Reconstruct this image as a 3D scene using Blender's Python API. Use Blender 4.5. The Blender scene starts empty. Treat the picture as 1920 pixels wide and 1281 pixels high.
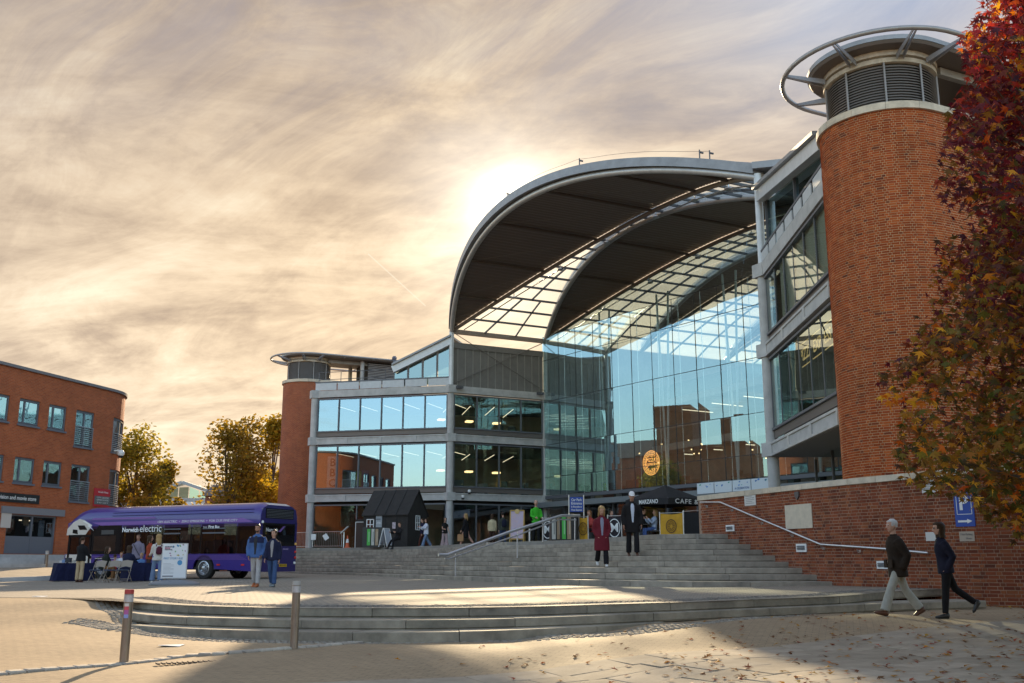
import bpy, bmesh, math, random
from math import sin, cos, pi, radians as RAD, sqrt, atan2, tan, hypot
from mathutils import Vector as V, Matrix as M4, noise as NZ
random.seed(7)
scene = bpy.context.scene
COL = scene.collection
# ------------------------------------------------------------------ camera
F = 1900.0                                   # focal length in pixels of a 1920-wide frame
PITCH = math.atan((1054 - 640.5) / F)
CAMZ = 0.75
CT, ST = cos(PITCH), sin(PITCH)
cam = bpy.data.cameras.new('camera')
cam.sensor_width = 36.0
cam.lens = F / 1920 * 36
cam.clip_start = 0.1
cam.clip_end = 4000
cam_o = bpy.data.objects.new('camera', cam)
COL.objects.link(cam_o)
cam_o.location = (0, 0, CAMZ)
cam_o.rotation_euler = (pi / 2 + PITCH, 0, 0)
scene.camera = cam_o
# ------------------------------------------------------------------ light
def ray(x, y):
    u = (x - 960) / F
    v = (640.5 - y) / F
    return V((u, CT - v * ST, ST + v * CT))
CAM = V((0, 0, CAMZ))
SUN = ray(960, 392).normalized()             # direction towards the sun
SUN_EL = math.asin(SUN.z)
SUN_AZ = atan2(SUN.x, SUN.y)
sl = bpy.data.lights.new('sun', 'SUN')
sl.energy = 3.1
sl.angle = RAD(0.6)
sl.color = (1.0, 0.77, 0.49)
so = bpy.data.objects.new('sun', sl)
COL.objects.link(so)
so.rotation_euler = SUN.to_track_quat('Z', 'Y').to_euler()
vs = scene.view_settings
vs.view_transform = 'Standard'
try:
    vs.look = 'None'
except Exception:
    pass
vs.gamma = 1
vs.use_curve_mapping = False
vs.exposure = 1.7
scene.cycles.max_bounces = 8
scene.cycles.transparent_max_bounces = 14
scene.cycles.caustics_reflective = False
scene.cycles.caustics_refractive = False
scene.cycles.use_denoising = True
scene.cycles.sample_clamp_indirect = 8.0
# ------------------------------------------------------------------ sky
def build_world():
    w = bpy.data.worlds.new('World')
    scene.world = w
    w.use_nodes = True
    nt = w.node_tree
    nt.nodes.clear()
    N = lambda t: nt.nodes.new(t)
    L = nt.links.new
    def math_(op, a, b=None, c=None, clamp=False):
        n = N('ShaderNodeMath'); n.operation = op; n.use_clamp = clamp
        for i, q in enumerate((a, b, c)):
            if q is None: continue
            if isinstance(q, (int, float)): n.inputs[i].default_value = q
            else: L(q, n.inputs[i])
        return n.outputs[0]
    def vmath(op, a, b=None):
        n = N('ShaderNodeVectorMath'); n.operation = op
        for i, q in enumerate((a, b)):
            if q is None: continue
            if isinstance(q, (tuple, V)): n.inputs[i].default_value = tuple(q)
            else: L(q, n.inputs[i])
        return n
    def ramp(fac, stops):
        n = N('ShaderNodeValToRGB')
        e = n.color_ramp.elements
        while len(e) < len(stops): e.new(0.5)
        for q, (p, c) in zip(e, stops): q.position = p; q.color = (*c, 1) if len(c) == 3 else c
        L(fac, n.inputs[0]); return n.outputs[0]
    def mix(fac, a, b, mode='MIX'):
        n = N('ShaderNodeMix'); n.data_type = 'RGBA'; n.blend_type = mode
        for s, q in ((n.inputs[0], fac), (n.inputs[6], a), (n.inputs[7], b)):
            if isinstance(q, (int, float)): s.default_value = q
            elif isinstance(q, tuple): s.default_value = (*q, 1)
            else: L(q, s)
        return n.outputs[2]
    sky = N('ShaderNodeTexSky'); sky.sky_type = 'NISHITA'; sky.sun_disc = False
    sky.sun_elevation = SUN_EL; sky.sun_rotation = SUN_AZ
    sky.dust_density = 1.2; sky.air_density = 1.3; sky.ozone_density = 2.0
    bg1 = N('ShaderNodeBackground'); bg1.inputs[1].default_value = 0.14
    L(sky.outputs[0], bg1.inputs[0])
    tc = N('ShaderNodeTexCoord')
    d = vmath('NORMALIZE', tc.outputs['Generated']).outputs[0]
    sep = N('ShaderNodeSeparateXYZ'); L(d, sep.inputs[0])
    zz = math_('MAXIMUM', sep.outputs[2], 0.0)
    den = math_('ADD', zz, 0.16)
    px = math_('DIVIDE', sep.outputs[0], den)
    py = math_('DIVIDE', sep.outputs[1], den)
    comb = N('ShaderNodeCombineXYZ'); L(px, comb.inputs[0]); L(py, comb.inputs[1])
    def noise(rot, scl, scale, detail, rough, dist, off=(0, 0, 0)):
        mp = N('ShaderNodeMapping'); mp.vector_type = 'TEXTURE'; L(comb.outputs[0], mp.inputs[0])
        mp.inputs['Rotation'].default_value = (0, 0, RAD(rot)); mp.inputs['Scale'].default_value = scl
        mp.inputs['Location'].default_value = off
        n = N('ShaderNodeTexNoise'); L(mp.outputs[0], n.inputs['Vector'])
        n.inputs['Scale'].default_value = scale; n.inputs['Detail'].default_value = detail
        n.inputs['Roughness'].default_value = rough; n.inputs['Distortion'].default_value = dist
        return n.outputs['Fac']
    n1 = noise(-20, (1.5, 1.0, 1), 1.5, 10, 0.60, 1.3, (3.1, 1.2, 0))     # broad veils
    n2 = noise(-44, (2.3, 1.0, 1), 4.4, 13, 0.68, 1.0, (0.4, 7.7, 2))    # fibrous streaks
    n3 = noise(4, (2.9, 1.0, 1), 2.3, 11, 0.64, 0.9, (5.0, 2.0, 4))      # layered bands
    n5 = noise(0, (1.0, 1.0, 1), 9.0, 8, 0.62, 0.6, (2.0, 9.0, 1))       # fine mottle
    sd = vmath('DOT_PRODUCT', d, tuple(SUN)); dot = sd.outputs['Value']
    glow = math_('POWER', math_('MAXIMUM', dot, 0.0), 10)
    glow2 = math_('POWER', math_('MAXIMUM', dot, 0.0), 230)
    core = math_('POWER', math_('MAXIMUM', dot, 0.0), 2600)
    # cloud brightness
    k = math_('ADD', math_('MULTIPLY', n1, 0.38), math_('ADD', math_('ADD', math_('MULTIPLY', n2, 0.25), math_('MULTIPLY', n5, 0.10)), math_('MULTIPLY', n3, 0.27)))
    shade = ramp(k, [(0.385, (0.40, 0.315, 0.255)), (0.455, (0.60, 0.48, 0.365)), (0.515, (0.79, 0.645, 0.485)), (0.60, (0.96, 0.84, 0.66))])
    # higher up the veil turns greyer
    up = N('ShaderNodeMapRange'); L(sep.outputs[2], up.inputs[0])
    up.inputs[1].default_value = 0.22; up.inputs[2].default_value = 0.56
    shade = mix(up.outputs[0], shade, mix(1.0, shade, (0.56, 0.58, 0.655), 'MULTIPLY'))
    cside = N('ShaderNodeMapRange'); cside.interpolation_type = 'SMOOTHSTEP'; L(sep.outputs[0], cside.inputs[0]); cside.inputs[1].default_value = -0.02; cside.inputs[2].default_value = 0.34
    chi = N('ShaderNodeMapRange'); chi.interpolation_type = 'SMOOTHSTEP'; L(sep.outputs[2], chi.inputs[0]); chi.inputs[1].default_value = 0.30; chi.inputs[2].default_value = 0.56
    cool = math_('MULTIPLY', math_('MULTIPLY', cside.outputs[0], chi.outputs[0]), math_('SUBTRACT', 1.35, math_('MULTIPLY', n1, 0.9)), clamp=True)
    mauve = math_('MULTIPLY', math_('SUBTRACT', 0.62, n2, clamp=True), math_('MULTIPLY', chi.outputs[0], 3.2), clamp=True)
    shade = mix(mauve, shade, (0.33, 0.31, 0.35))
    shade = mix(cool, shade, mix(n2, (0.20, 0.30, 0.52), (0.78, 0.80, 0.86)))
    warm = mix(glow, shade, mix(1.0, shade, (1.20, 1.12, 0.98), 'MULTIPLY'))
    # near the sun the cloud is lit through
    n4 = noise(-30, (1.6, 1.0, 1), 2.4, 7, 0.55, 0.8, (1.0, 3.0, 9))
    gg = math_('MULTIPLY', glow2, math_('ADD', math_('MULTIPLY', n4, 1.3), 0.15))
    warm = mix(1.0, warm, mix(gg, (0, 0, 0), (0.62, 0.60, 0.54)), 'ADD')
    warm = mix(1.0, warm, mix(core, (0, 0, 0), (2.2, 2.0, 1.6)), 'ADD')
    # a short contrail
    d1, d2 = ray(690, 476).normalized(), ray(798, 574).normalized()
    nn = d1.cross(d2).normalized(); md = (d1 + d2).normalized()
    off = math_('ABSOLUTE', vmath('DOT_PRODUCT', d, nn).outputs['Value'])
    lat = math_('SUBTRACT', 1.0, math_('DIVIDE', off, 0.0009), clamp=True)
    lon = math_('GREATER_THAN', vmath('DOT_PRODUCT', d, md).outputs['Value'], md.dot(d1))
    warm = mix(math_('MULTIPLY', math_('MULTIPLY', lat, lon), 0.55), warm, (1.0, 0.9, 0.7))
    bg2 = N('ShaderNodeBackground'); L(warm, bg2.inputs[0]); bg2.inputs[1].default_value = 0.355
    # coverage: thick towards the sun, opening to blue away from it
    cov = N('ShaderNodeMapRange'); cov.interpolation_type = 'SMOOTHSTEP'; L(dot, cov.inputs[0])
    cov.inputs[1].default_value = 0.55; cov.inputs[2].default_value = 0.96
    # to the west (right) the veil opens sooner
    side = N('ShaderNodeMapRange'); side.interpolation_type = 'SMOOTHSTEP'; L(sep.outputs[0], side.inputs[0])
    side.inputs[1].default_value = -0.04; side.inputs[2].default_value = 0.30
    hi = N('ShaderNodeMapRange'); hi.interpolation_type = 'SMOOTHSTEP'; L(sep.outputs[2], hi.inputs[0])
    hi.inputs[1].default_value = 0.34; hi.inputs[2].default_value = 0.60
    cv = math_('SUBTRACT', cov.outputs[0], math_('MULTIPLY', math_('MULTIPLY', side.outputs[0], hi.outputs[0]), 0.15))
    ns = math_('ADD', math_('MULTIPLY', n1, 0.5), math_('MULTIPLY', n2, 0.5))
    m = math_('ADD', math_('MULTIPLY', cv, 1.7), math_('MULTIPLY', math_('SUBTRACT', ns, 0.5), 2.2))
    zen = N('ShaderNodeMapRange'); zen.interpolation_type = 'SMOOTHSTEP'; L(sep.outputs[2], zen.inputs[0])
    zen.inputs[1].default_value = 0.35; zen.inputs[2].default_value = 0.8; zen.inputs[3].default_value = 0.16; zen.inputs[4].default_value = 0.62
    m = math_('MINIMUM', math_('MAXIMUM', m, zen.outputs[0]), 1.0)
    ms = N('ShaderNodeMixShader'); L(m, ms.inputs[0]); L(bg1.outputs[0], ms.inputs[1]); L(bg2.outputs[0], ms.inputs[2])
    out = N('ShaderNodeOutputWorld'); L(ms.outputs[0], out.inputs[0])
build_world()

# ------------------------------------------------------------------ geometry of the view
def proj(P):
    d = V(P) - CAM
    w = d.y * CT + d.z * ST
    v = -d.y * ST + d.z * CT
    return 960 + F * d.x / w, 640.5 - F * v / w
def at_z(x, y, z):
    r = ray(x, y); return CAM + r * ((z - CAMZ) / r.z)
def at_Y(x, y, Y):
    r = ray(x, y); return CAM + r * (Y / r.y)
def at_plane(x, y, P, n):
    r = ray(x, y); return CAM + r * ((V(P) - CAM).dot(V(n)) / r.dot(V(n)))
def zp(X, Y): return .0125 * (X + 7.5) + .00946 * (Y - 30)      # the upper square
def at_plaza(x, y, dz=0.0):
    r = ray(x, y)
    k = (.09375 - .2838 + dz - CAMZ) / (r.z - .0125 * r.x - .00946 * r.y)
    return CAM + r * k
def lerp(a, b, t): return a + (b - a) * t
def catmull(pts, n):
    pts = [V(p) for p in pts]; out = []
    for i in range(len(pts) - 1):
        p0 = pts[max(i - 1, 0)]; p1 = pts[i]; p2 = pts[i + 1]; p3 = pts[min(i + 2, len(pts) - 1)]
        for j in range(n):
            t = j / n
            out.append(0.5 * ((2 * p1) + (p2 - p0) * t + (2 * p0 - 5 * p1 + 4 * p2 - p3) * t * t + (3 * p1 - p0 - 3 * p2 + p3) * t ** 3))
    out.append(pts[-1]); return out
def resample(pts, n):
    L = [0]
    for a, b in zip(pts, pts[1:]): L.append(L[-1] + (b - a).length)
    out = []; j = 0
    for i in range(n):
        s = L[-1] * i / (n - 1)
        while j < len(pts) - 2 and L[j + 1] < s: j += 1
        out.append(lerp(pts[j], pts[j + 1], (s - L[j]) / max(L[j + 1] - L[j], 1e-9)))
    return out

# ------------------------------------------------------------------ materials
MATS = {}
def mat(name, col, rough=0.6, metal=0.0, var=0.0, vscale=4.0, bump=0.0, bscale=20.0, spec=0.5, emit=None, estr=0.0, col2=None, island=None, coat=0.0, trans=0.0, objrand=False, stretch=None):
    if name in MATS: return MATS[name]
    m = bpy.data.materials.new(name); m.use_nodes = True
    nt = m.node_tree; b = nt.nodes['Principled BSDF']
    L = nt.links.new
    b.inputs['Base Color'].default_value = (*col, 1)
    b.inputs['Roughness'].default_value = rough; b.inputs['Metallic'].default_value = metal
    b.inputs['Specular IOR Level'].default_value = spec
    b.inputs['Coat Weight'].default_value = coat; b.inputs['Coat Roughness'].default_value = 0.06
    tc = nt.nodes.new('ShaderNodeTexCoord')
    src = tc.outputs['Object']
    if stretch:
        mp = nt.nodes.new('ShaderNodeMapping'); mp.inputs['Scale'].default_value = stretch; L(src, mp.inputs[0]); src = mp.outputs[0]
    colout = None
    if island:
        gi = nt.nodes.new('ShaderNodeNewGeometry'); oi = nt.nodes.new('ShaderNodeObjectInfo')
        ad = nt.nodes.new('ShaderNodeMath'); ad.operation = 'ADD'; L(gi.outputs['Random Per Island'], ad.inputs[0]); L(oi.outputs['Random'], ad.inputs[1])
        fr = nt.nodes.new('ShaderNodeMath'); fr.operation = 'FRACT'; L(ad.outputs[0], fr.inputs[0])
        rp = nt.nodes.new('ShaderNodeValToRGB'); e = rp.color_ramp.elements
        while len(e) < len(island): e.new(0.5)
        for i, c in enumerate(island): e[i].position = i / (len(island) - 1); e[i].color = (*c, 1)
        L(fr.outputs[0], rp.inputs[0]); colout = rp.outputs[0]
    if var or col2:
        n = nt.nodes.new('ShaderNodeTexNoise'); n.inputs['Scale'].default_value = vscale; n.inputs['Detail'].default_value = 6; n.inputs['Roughness'].default_value = 0.65
        L(src, n.inputs['Vector'])
        mr = nt.nodes.new('ShaderNodeMapRange'); L(n.outputs['Fac'], mr.inputs[0]); mr.inputs[1].default_value = 0.3; mr.inputs[2].default_value = 0.7
        mx = nt.nodes.new('ShaderNodeMix'); mx.data_type = 'RGBA'
        if col2:
            L(mr.outputs[0], mx.inputs[0])
            if colout: L(colout, mx.inputs[6])
            else: mx.inputs[6].default_value = (*col, 1)
            mx.inputs[7].default_value = (*col2, 1)
        else:
            mr.inputs[3].default_value = 1 - var; mr.inputs[4].default_value = 1 + var
            mx.blend_type = 'MULTIPLY'; mx.inputs[0].default_value = 1
            if colout: L(colout, mx.inputs[6])
            else: mx.inputs[6].default_value = (*col, 1)
            L(mr.outputs[0], mx.inputs[7])
        colout = mx.outputs[2]
    if colout: L(colout, b.inputs['Base Color'])
    if bump:
        n = nt.nodes.new('ShaderNodeTexNoise'); n.inputs['Scale'].default_value = bscale; n.inputs['Detail'].default_value = 5
        L(src, n.inputs['Vector'])
        bp = nt.nodes.new('ShaderNodeBump'); bp.inputs['Strength'].default_value = bump; bp.inputs['Distance'].default_value = 0.02
        L(n.outputs['Fac'], bp.inputs['Height']); L(bp.outputs[0], b.inputs['Normal'])
    if emit:
        b.inputs['Emission Color'].default_value = (*emit, 1); b.inputs['Emission Strength'].default_value = estr
    if trans:
        out = nt.nodes['Material Output']; tr = nt.nodes.new('ShaderNodeBsdfTranslucent')
        if colout: L(colout, tr.inputs[0])
        else: tr.inputs[0].default_value = (*col, 1)
        ms = nt.nodes.new('ShaderNodeMixShader'); ms.inputs[0].default_value = trans
        L(b.outputs[0], ms.inputs[1]); L(tr.outputs[0], ms.inputs[2]); L(ms.outputs[0], out.inputs[0])
    MATS[name] = m; return m
def glass(name, tint=(0.6, 0.75, 0.8), refl=(0.75, 0.9, 1.0), base=0.12, gain=0.85, wav=0.0, wscale=0.35, ior=1.5):
    m = bpy.data.materials.new(name); m.use_nodes = True
    nt = m.node_tree; nt.nodes.clear(); L = nt.links.new
    tr = nt.nodes.new('ShaderNodeBsdfTransparent'); tr.inputs[0].default_value = (*tint, 1)
    gl = nt.nodes.new('ShaderNodeBsdfGlossy'); gl.inputs[0].default_value = (*refl, 1); gl.inputs['Roughness'].default_value = 0.0
    lw = nt.nodes.new('ShaderNodeLayerWeight'); lw.inputs[0].default_value = 0.5
    fr = nt.nodes.new('ShaderNodeMath'); fr.operation = 'POWER'; L(lw.outputs['Facing'], fr.inputs[0]); fr.inputs[1].default_value = 4.0
    geo = nt.nodes.new('ShaderNodeNewGeometry')
    if wav:
        tc = nt.nodes.new('ShaderNodeTexCoord'); n = nt.nodes.new('ShaderNodeTexNoise'); n.inputs['Scale'].default_value = wscale; n.inputs['Detail'].default_value = 2
        L(tc.outputs['Object'], n.inputs['Vector'])
        bp = nt.nodes.new('ShaderNodeBump'); bp.inputs['Strength'].default_value = wav; bp.inputs['Distance'].default_value = 0.05
        L(n.outputs['Fac'], bp.inputs['Height']); L(bp.outputs[0], gl.inputs['Normal'])
    mr = nt.nodes.new('ShaderNodeMath'); mr.operation = 'MULTIPLY_ADD'; mr.use_clamp = True
    L(fr.outputs[0], mr.inputs[0]); mr.inputs[1].default_value = gain; mr.inputs[2].default_value = base
    inv = nt.nodes.new('ShaderNodeMath'); inv.operation = 'SUBTRACT'; inv.inputs[0].default_value = 1; L(geo.outputs['Backfacing'], inv.inputs[1])
    mu = nt.nodes.new('ShaderNodeMath'); mu.operation = 'MULTIPLY'; L(mr.outputs[0], mu.inputs[0]); L(inv.outputs[0], mu.inputs[1])
    ms = nt.nodes.new('ShaderNodeMixShader'); L(mu.outputs[0], ms.inputs[0]); L(tr.outputs[0], ms.inputs[1]); L(gl.outputs[0], ms.inputs[2])
    out = nt.nodes.new('ShaderNodeOutputMaterial'); L(ms.outputs[0], out.inputs[0])
    return m
def brickmat(name, c1, c2, mortar, bw=0.225, bh=0.075, var=0.25):
    m = bpy.data.materials.new(name); m.use_nodes = True
    nt = m.node_tree; b = nt.nodes['Principled BSDF']; L = nt.links.new
    uv = nt.nodes.new('ShaderNodeUVMap'); br = nt.nodes.new('ShaderNodeTexBrick')
    L(uv.outputs[0], br.inputs['Vector'])
    br.inputs['Scale'].default_value = 1; br.inputs['Brick Width'].default_value = bw; br.inputs['Row Height'].default_value = bh
    br.inputs['Mortar Size'].default_value = 0.006; br.inputs['Mortar Smooth'].default_value = 0.2; br.inputs['Bias'].default_value = 0
    br.inputs['Color1'].default_value = (*c1, 1); br.inputs['Color2'].default_value = (*c2, 1); br.inputs['Mortar'].default_value = (*mortar, 1)
    n = nt.nodes.new('ShaderNodeTexNoise'); n.inputs['Scale'].default_value = 0.8; n.inputs['Detail'].default_value = 8; n.inputs['Roughness'].default_value = 0.7; L(uv.outputs[0], n.inputs['Vector'])
    mr = nt.nodes.new('ShaderNodeMapRange'); L(n.outputs['Fac'], mr.inputs[0]); mr.inputs[1].default_value = 0.25; mr.inputs[2].default_value = 0.75; mr.inputs[3].default_value = 1 - var; mr.inputs[4].default_value = 1 + var
    mx = nt.nodes.new('ShaderNodeMix'); mx.data_type = 'RGBA'; mx.blend_type = 'MULTIPLY'; mx.inputs[0].default_value = 1
    L(br.outputs['Color'], mx.inputs[6]); L(mr.outputs[0], mx.inputs[7]); L(mx.outputs[2], b.inputs['Base Color'])
    bp = nt.nodes.new('ShaderNodeBump'); bp.invert = True; bp.inputs['Strength'].default_value = 0.6; bp.inputs['Distance'].default_value = 0.01
    L(br.outputs['Fac'], bp.inputs['Height']); L(bp.outputs[0], b.inputs['Normal'])
    b.inputs['Roughness'].default_value = 0.85
    return m
def paving(name, cols, mortar, bw, bh, mort=0.012, var=0.2, bump=0.5, rot=0.0):
    m = bpy.data.materials.new(name); m.use_nodes = True
    nt = m.node_tree; b = nt.nodes['Principled BSDF']; L = nt.links.new
    tc = nt.nodes.new('ShaderNodeTexCoord'); mp = nt.nodes.new('ShaderNodeMapping'); mp.inputs['Rotation'].default_value = (0, 0, RAD(rot)); L(tc.outputs['Object'], mp.inputs[0])
    br = nt.nodes.new('ShaderNodeTexBrick'); L(mp.outputs[0], br.inputs['Vector'])
    br.inputs['Scale'].default_value = 1; br.inputs['Brick Width'].default_value = bw; br.inputs['Row Height'].default_value = bh; br.inputs['Mortar Size'].default_value = mort
    br.inputs['Color1'].default_value = (*cols[0], 1); br.inputs['Color2'].default_value = (*cols[1], 1); br.inputs['Mortar'].default_value = (*mortar, 1)
    n = nt.nodes.new('ShaderNodeTexNoise'); n.inputs['Scale'].default_value = 0.45; n.inputs['Detail'].default_value = 10; n.inputs['Roughness'].default_value = 0.7; L(tc.outputs['Object'], n.inputs['Vector'])
    n2 = nt.nodes.new('ShaderNodeTexNoise'); n2.inputs['Scale'].default_value = 9; n2.inputs['Detail'].default_value = 6; L(tc.outputs['Object'], n2.inputs['Vector'])
    ad = nt.nodes.new('ShaderNodeMath'); ad.operation = 'ADD'; L(n.outputs['Fac'], ad.inputs[0]); L(n2.outputs['Fac'], ad.inputs[1])
    mr = nt.nodes.new('ShaderNodeMapRange'); L(ad.outputs[0], mr.inputs[0]); mr.inputs[1].default_value = 0.7; mr.inputs[2].default_value = 1.3; mr.inputs[3].default_value = 1 - var; mr.inputs[4].default_value = 1 + var
    mx = nt.nodes.new('ShaderNodeMix'); mx.data_type = 'RGBA'; mx.blend_type = 'MULTIPLY'; mx.inputs[0].default_value = 1
    L(br.outputs['Color'], mx.inputs[6]); L(mr.outputs[0], mx.inputs[7]); L(mx.outputs[2], b.inputs['Base Color'])
    sm = nt.nodes.new('ShaderNodeMath'); sm.operation = 'MULTIPLY_ADD'; L(br.outputs['Fac'], sm.inputs[0]); sm.inputs[1].default_value = -1.0; L(n2.outputs['Fac'], sm.inputs[2])
    bp = nt.nodes.new('ShaderNodeBump'); bp.inputs['Strength'].default_value = bump; bp.inputs['Distance'].default_value = 0.012
    L(sm.outputs[0], bp.inputs['Height']); L(bp.outputs[0], b.inputs['Normal'])
    b.inputs['Roughness'].default_value = 0.8; b.inputs['Specular IOR Level'].default_value = 0.3
    return m

STEEL = mat('brushed_steel', (0.55, 0.55, 0.56), 0.32, 0.9, var=0.12, vscale=8)
WSTEEL = mat('white_steel', (0.62, 0.63, 0.64), 0.45, 0.2, var=0.1, vscale=3)
DSTEEL = mat('dark_steel', (0.10, 0.10, 0.11), 0.5, 0.3)
FRAME = mat('grey_frame', (0.13, 0.135, 0.15), 0.5, 0.2)
CONC = mat('pale_concrete', (0.46, 0.45, 0.43), 0.85, var=0.18, vscale=1.6, bump=0.15, bscale=30)
CONCD = mat('stained_concrete', (0.36, 0.35, 0.33), 0.85, var=0.25, vscale=1.2, bump=0.15, bscale=25)
GRANITE = mat('granite', (0.215, 0.205, 0.19), 0.75, island=[(0.25, 0.215, 0.17), (0.325, 0.28, 0.22), (0.28, 0.24, 0.19), (0.36, 0.31, 0.245)], var=0.32, vscale=2.6, bump=0.25, bscale=60)
GRANL = mat('granite_low', (0.20, 0.19, 0.165), 0.75, island=[(0.21, 0.18, 0.13), (0.265, 0.23, 0.17), (0.235, 0.20, 0.15)], var=0.4, vscale=2.2, bump=0.3, bscale=60)
BRICKS = [(0.29, 0.056, 0.015), (0.37, 0.078, 0.019), (0.24, 0.042, 0.012), (0.41, 0.10, 0.026), (0.33, 0.066, 0.017), (0.26, 0.048, 0.014), (0.38, 0.088, 0.022), (0.14, 0.036, 0.020)]
BRICK = mat('orange_brick', (0.3, 0.08, 0.03), 0.9, spec=0.15, island=BRICKS, var=0.26, vscale=1.3, bump=0.3, bscale=60)
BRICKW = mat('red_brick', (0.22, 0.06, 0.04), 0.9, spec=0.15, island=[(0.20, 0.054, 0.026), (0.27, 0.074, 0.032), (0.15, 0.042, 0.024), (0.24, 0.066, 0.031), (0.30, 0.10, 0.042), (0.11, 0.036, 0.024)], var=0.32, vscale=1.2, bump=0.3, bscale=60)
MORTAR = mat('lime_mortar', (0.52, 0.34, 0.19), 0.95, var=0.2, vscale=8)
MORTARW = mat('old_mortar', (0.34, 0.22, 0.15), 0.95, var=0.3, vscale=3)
BRICKFAR = brickmat('orange_brick_far', (0.35, 0.085, 0.03), (0.25, 0.055, 0.024), (0.42, 0.25, 0.14))
BRICKLB = brickmat('orange_brick_building', (0.44, 0.105, 0.030), (0.33, 0.070, 0.022), (0.38, 0.20, 0.10), var=0.22)
COPING = mat('cream_coping', (0.58, 0.50, 0.38), 0.85, var=0.22, vscale=3, island=[(0.50, 0.43, 0.33), (0.62, 0.54, 0.42), (0.56, 0.47, 0.35)], bump=0.15, bscale=30)
STONE = mat('cream_stone', (0.60, 0.52, 0.40), 0.85, var=0.12, vscale=5)
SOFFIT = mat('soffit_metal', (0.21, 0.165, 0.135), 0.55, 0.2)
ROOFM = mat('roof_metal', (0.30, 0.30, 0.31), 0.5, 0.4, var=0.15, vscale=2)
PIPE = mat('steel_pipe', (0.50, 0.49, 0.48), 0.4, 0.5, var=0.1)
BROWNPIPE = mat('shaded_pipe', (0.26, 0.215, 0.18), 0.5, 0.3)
PURL = mat('purlin_paint', (0.13, 0.10, 0.08), 0.6, 0.1)
ROD = mat('rod_steel', (0.22, 0.20, 0.18), 0.5, 0.5)
SLAT = mat('louvre_metal', (0.27, 0.25, 0.24), 0.5, 0.3)
CLAD = mat('grey_cladding', (0.17, 0.16, 0.145), 0.7, var=0.12, vscale=2)
RIB = mat('cladding_rib', (0.27, 0.255, 0.23), 0.6)
WHITE = mat('white_paint', (0.78, 0.78, 0.76), 0.5)
BLACK = mat('black_paint', (0.012, 0.012, 0.013), 0.5)
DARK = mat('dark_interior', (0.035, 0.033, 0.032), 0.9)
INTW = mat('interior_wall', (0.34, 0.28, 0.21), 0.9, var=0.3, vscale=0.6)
LAMP = mat('lit_strip', (1, 0.9, 0.75), 0.5, emit=(1.0, 0.84, 0.58), estr=0.5)
LAMPW = mat('lit_bulb', (1, 0.85, 0.6), 0.5, emit=(1.0, 0.66, 0.30), estr=0.9)
G_BLUE = glass('wing_glass', (0.76, 0.82, 0.84), (0.40, 0.56, 0.70), 0.56, 0.4, wav=0.03, wscale=0.25)
G_SIDE = glass('side_glass', (0.84, 0.88, 0.85), (0.55, 0.72, 0.66), 0.16, 0.8, wav=0.05, wscale=0.3)
G_MAIN = glass('facade_glass', (0.86, 0.92, 0.91), (0.56, 0.84, 1.0), 0.36, 0.8)
G_RIGHT = glass('right_wing_glass', (0.74, 0.80, 0.78), (0.80, 0.92, 0.88), 0.30, 0.9, wav=0.12, wscale=0.3)
G_RIGHT2 = glass('right_wing_upper_glass', (0.90, 0.93, 0.90), (0.85, 0.92, 0.88), 0.22, 0.9, wav=0.1, wscale=0.3)
G_ROOF = glass('roof_glass', (0.96, 0.97, 0.96), (0.9, 0.95, 1.0), 0.0, 0.25)
def frit():
    nt = G_ROOF.node_tree; out = next(n for n in nt.nodes if n.type == 'OUTPUT_MATERIAL'); src = out.inputs[0].links[0].from_socket
    tl = nt.nodes.new('ShaderNodeBsdfTranslucent'); tl.inputs[0].default_value = (0.80, 0.82, 0.78, 1)
    ms = nt.nodes.new('ShaderNodeMixShader'); ms.inputs[0].default_value = 0.14
    nt.links.new(src, ms.inputs[1]); nt.links.new(tl.outputs[0], ms.inputs[2]); nt.links.new(ms.outputs[0], out.inputs[0])
frit()
G_SHOP = glass('shop_glass', (0.80, 0.82, 0.82), (0.8, 0.9, 1.0), 0.14, 0.8)
G_LB = glass('building_glass', (0.55, 0.6, 0.62), (0.75, 0.90, 1.0), 0.36, 0.7, wav=0.1, wscale=1.0)
G_BUS = glass('bus_glass', (0.58, 0.55, 0.52), (0.85, 0.88, 0.95), 0.12, 0.8)
G_BAL = glass('clear_glass', (0.8, 0.9, 0.9), (0.8, 0.95, 1.0), 0.08, 0.9)

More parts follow.
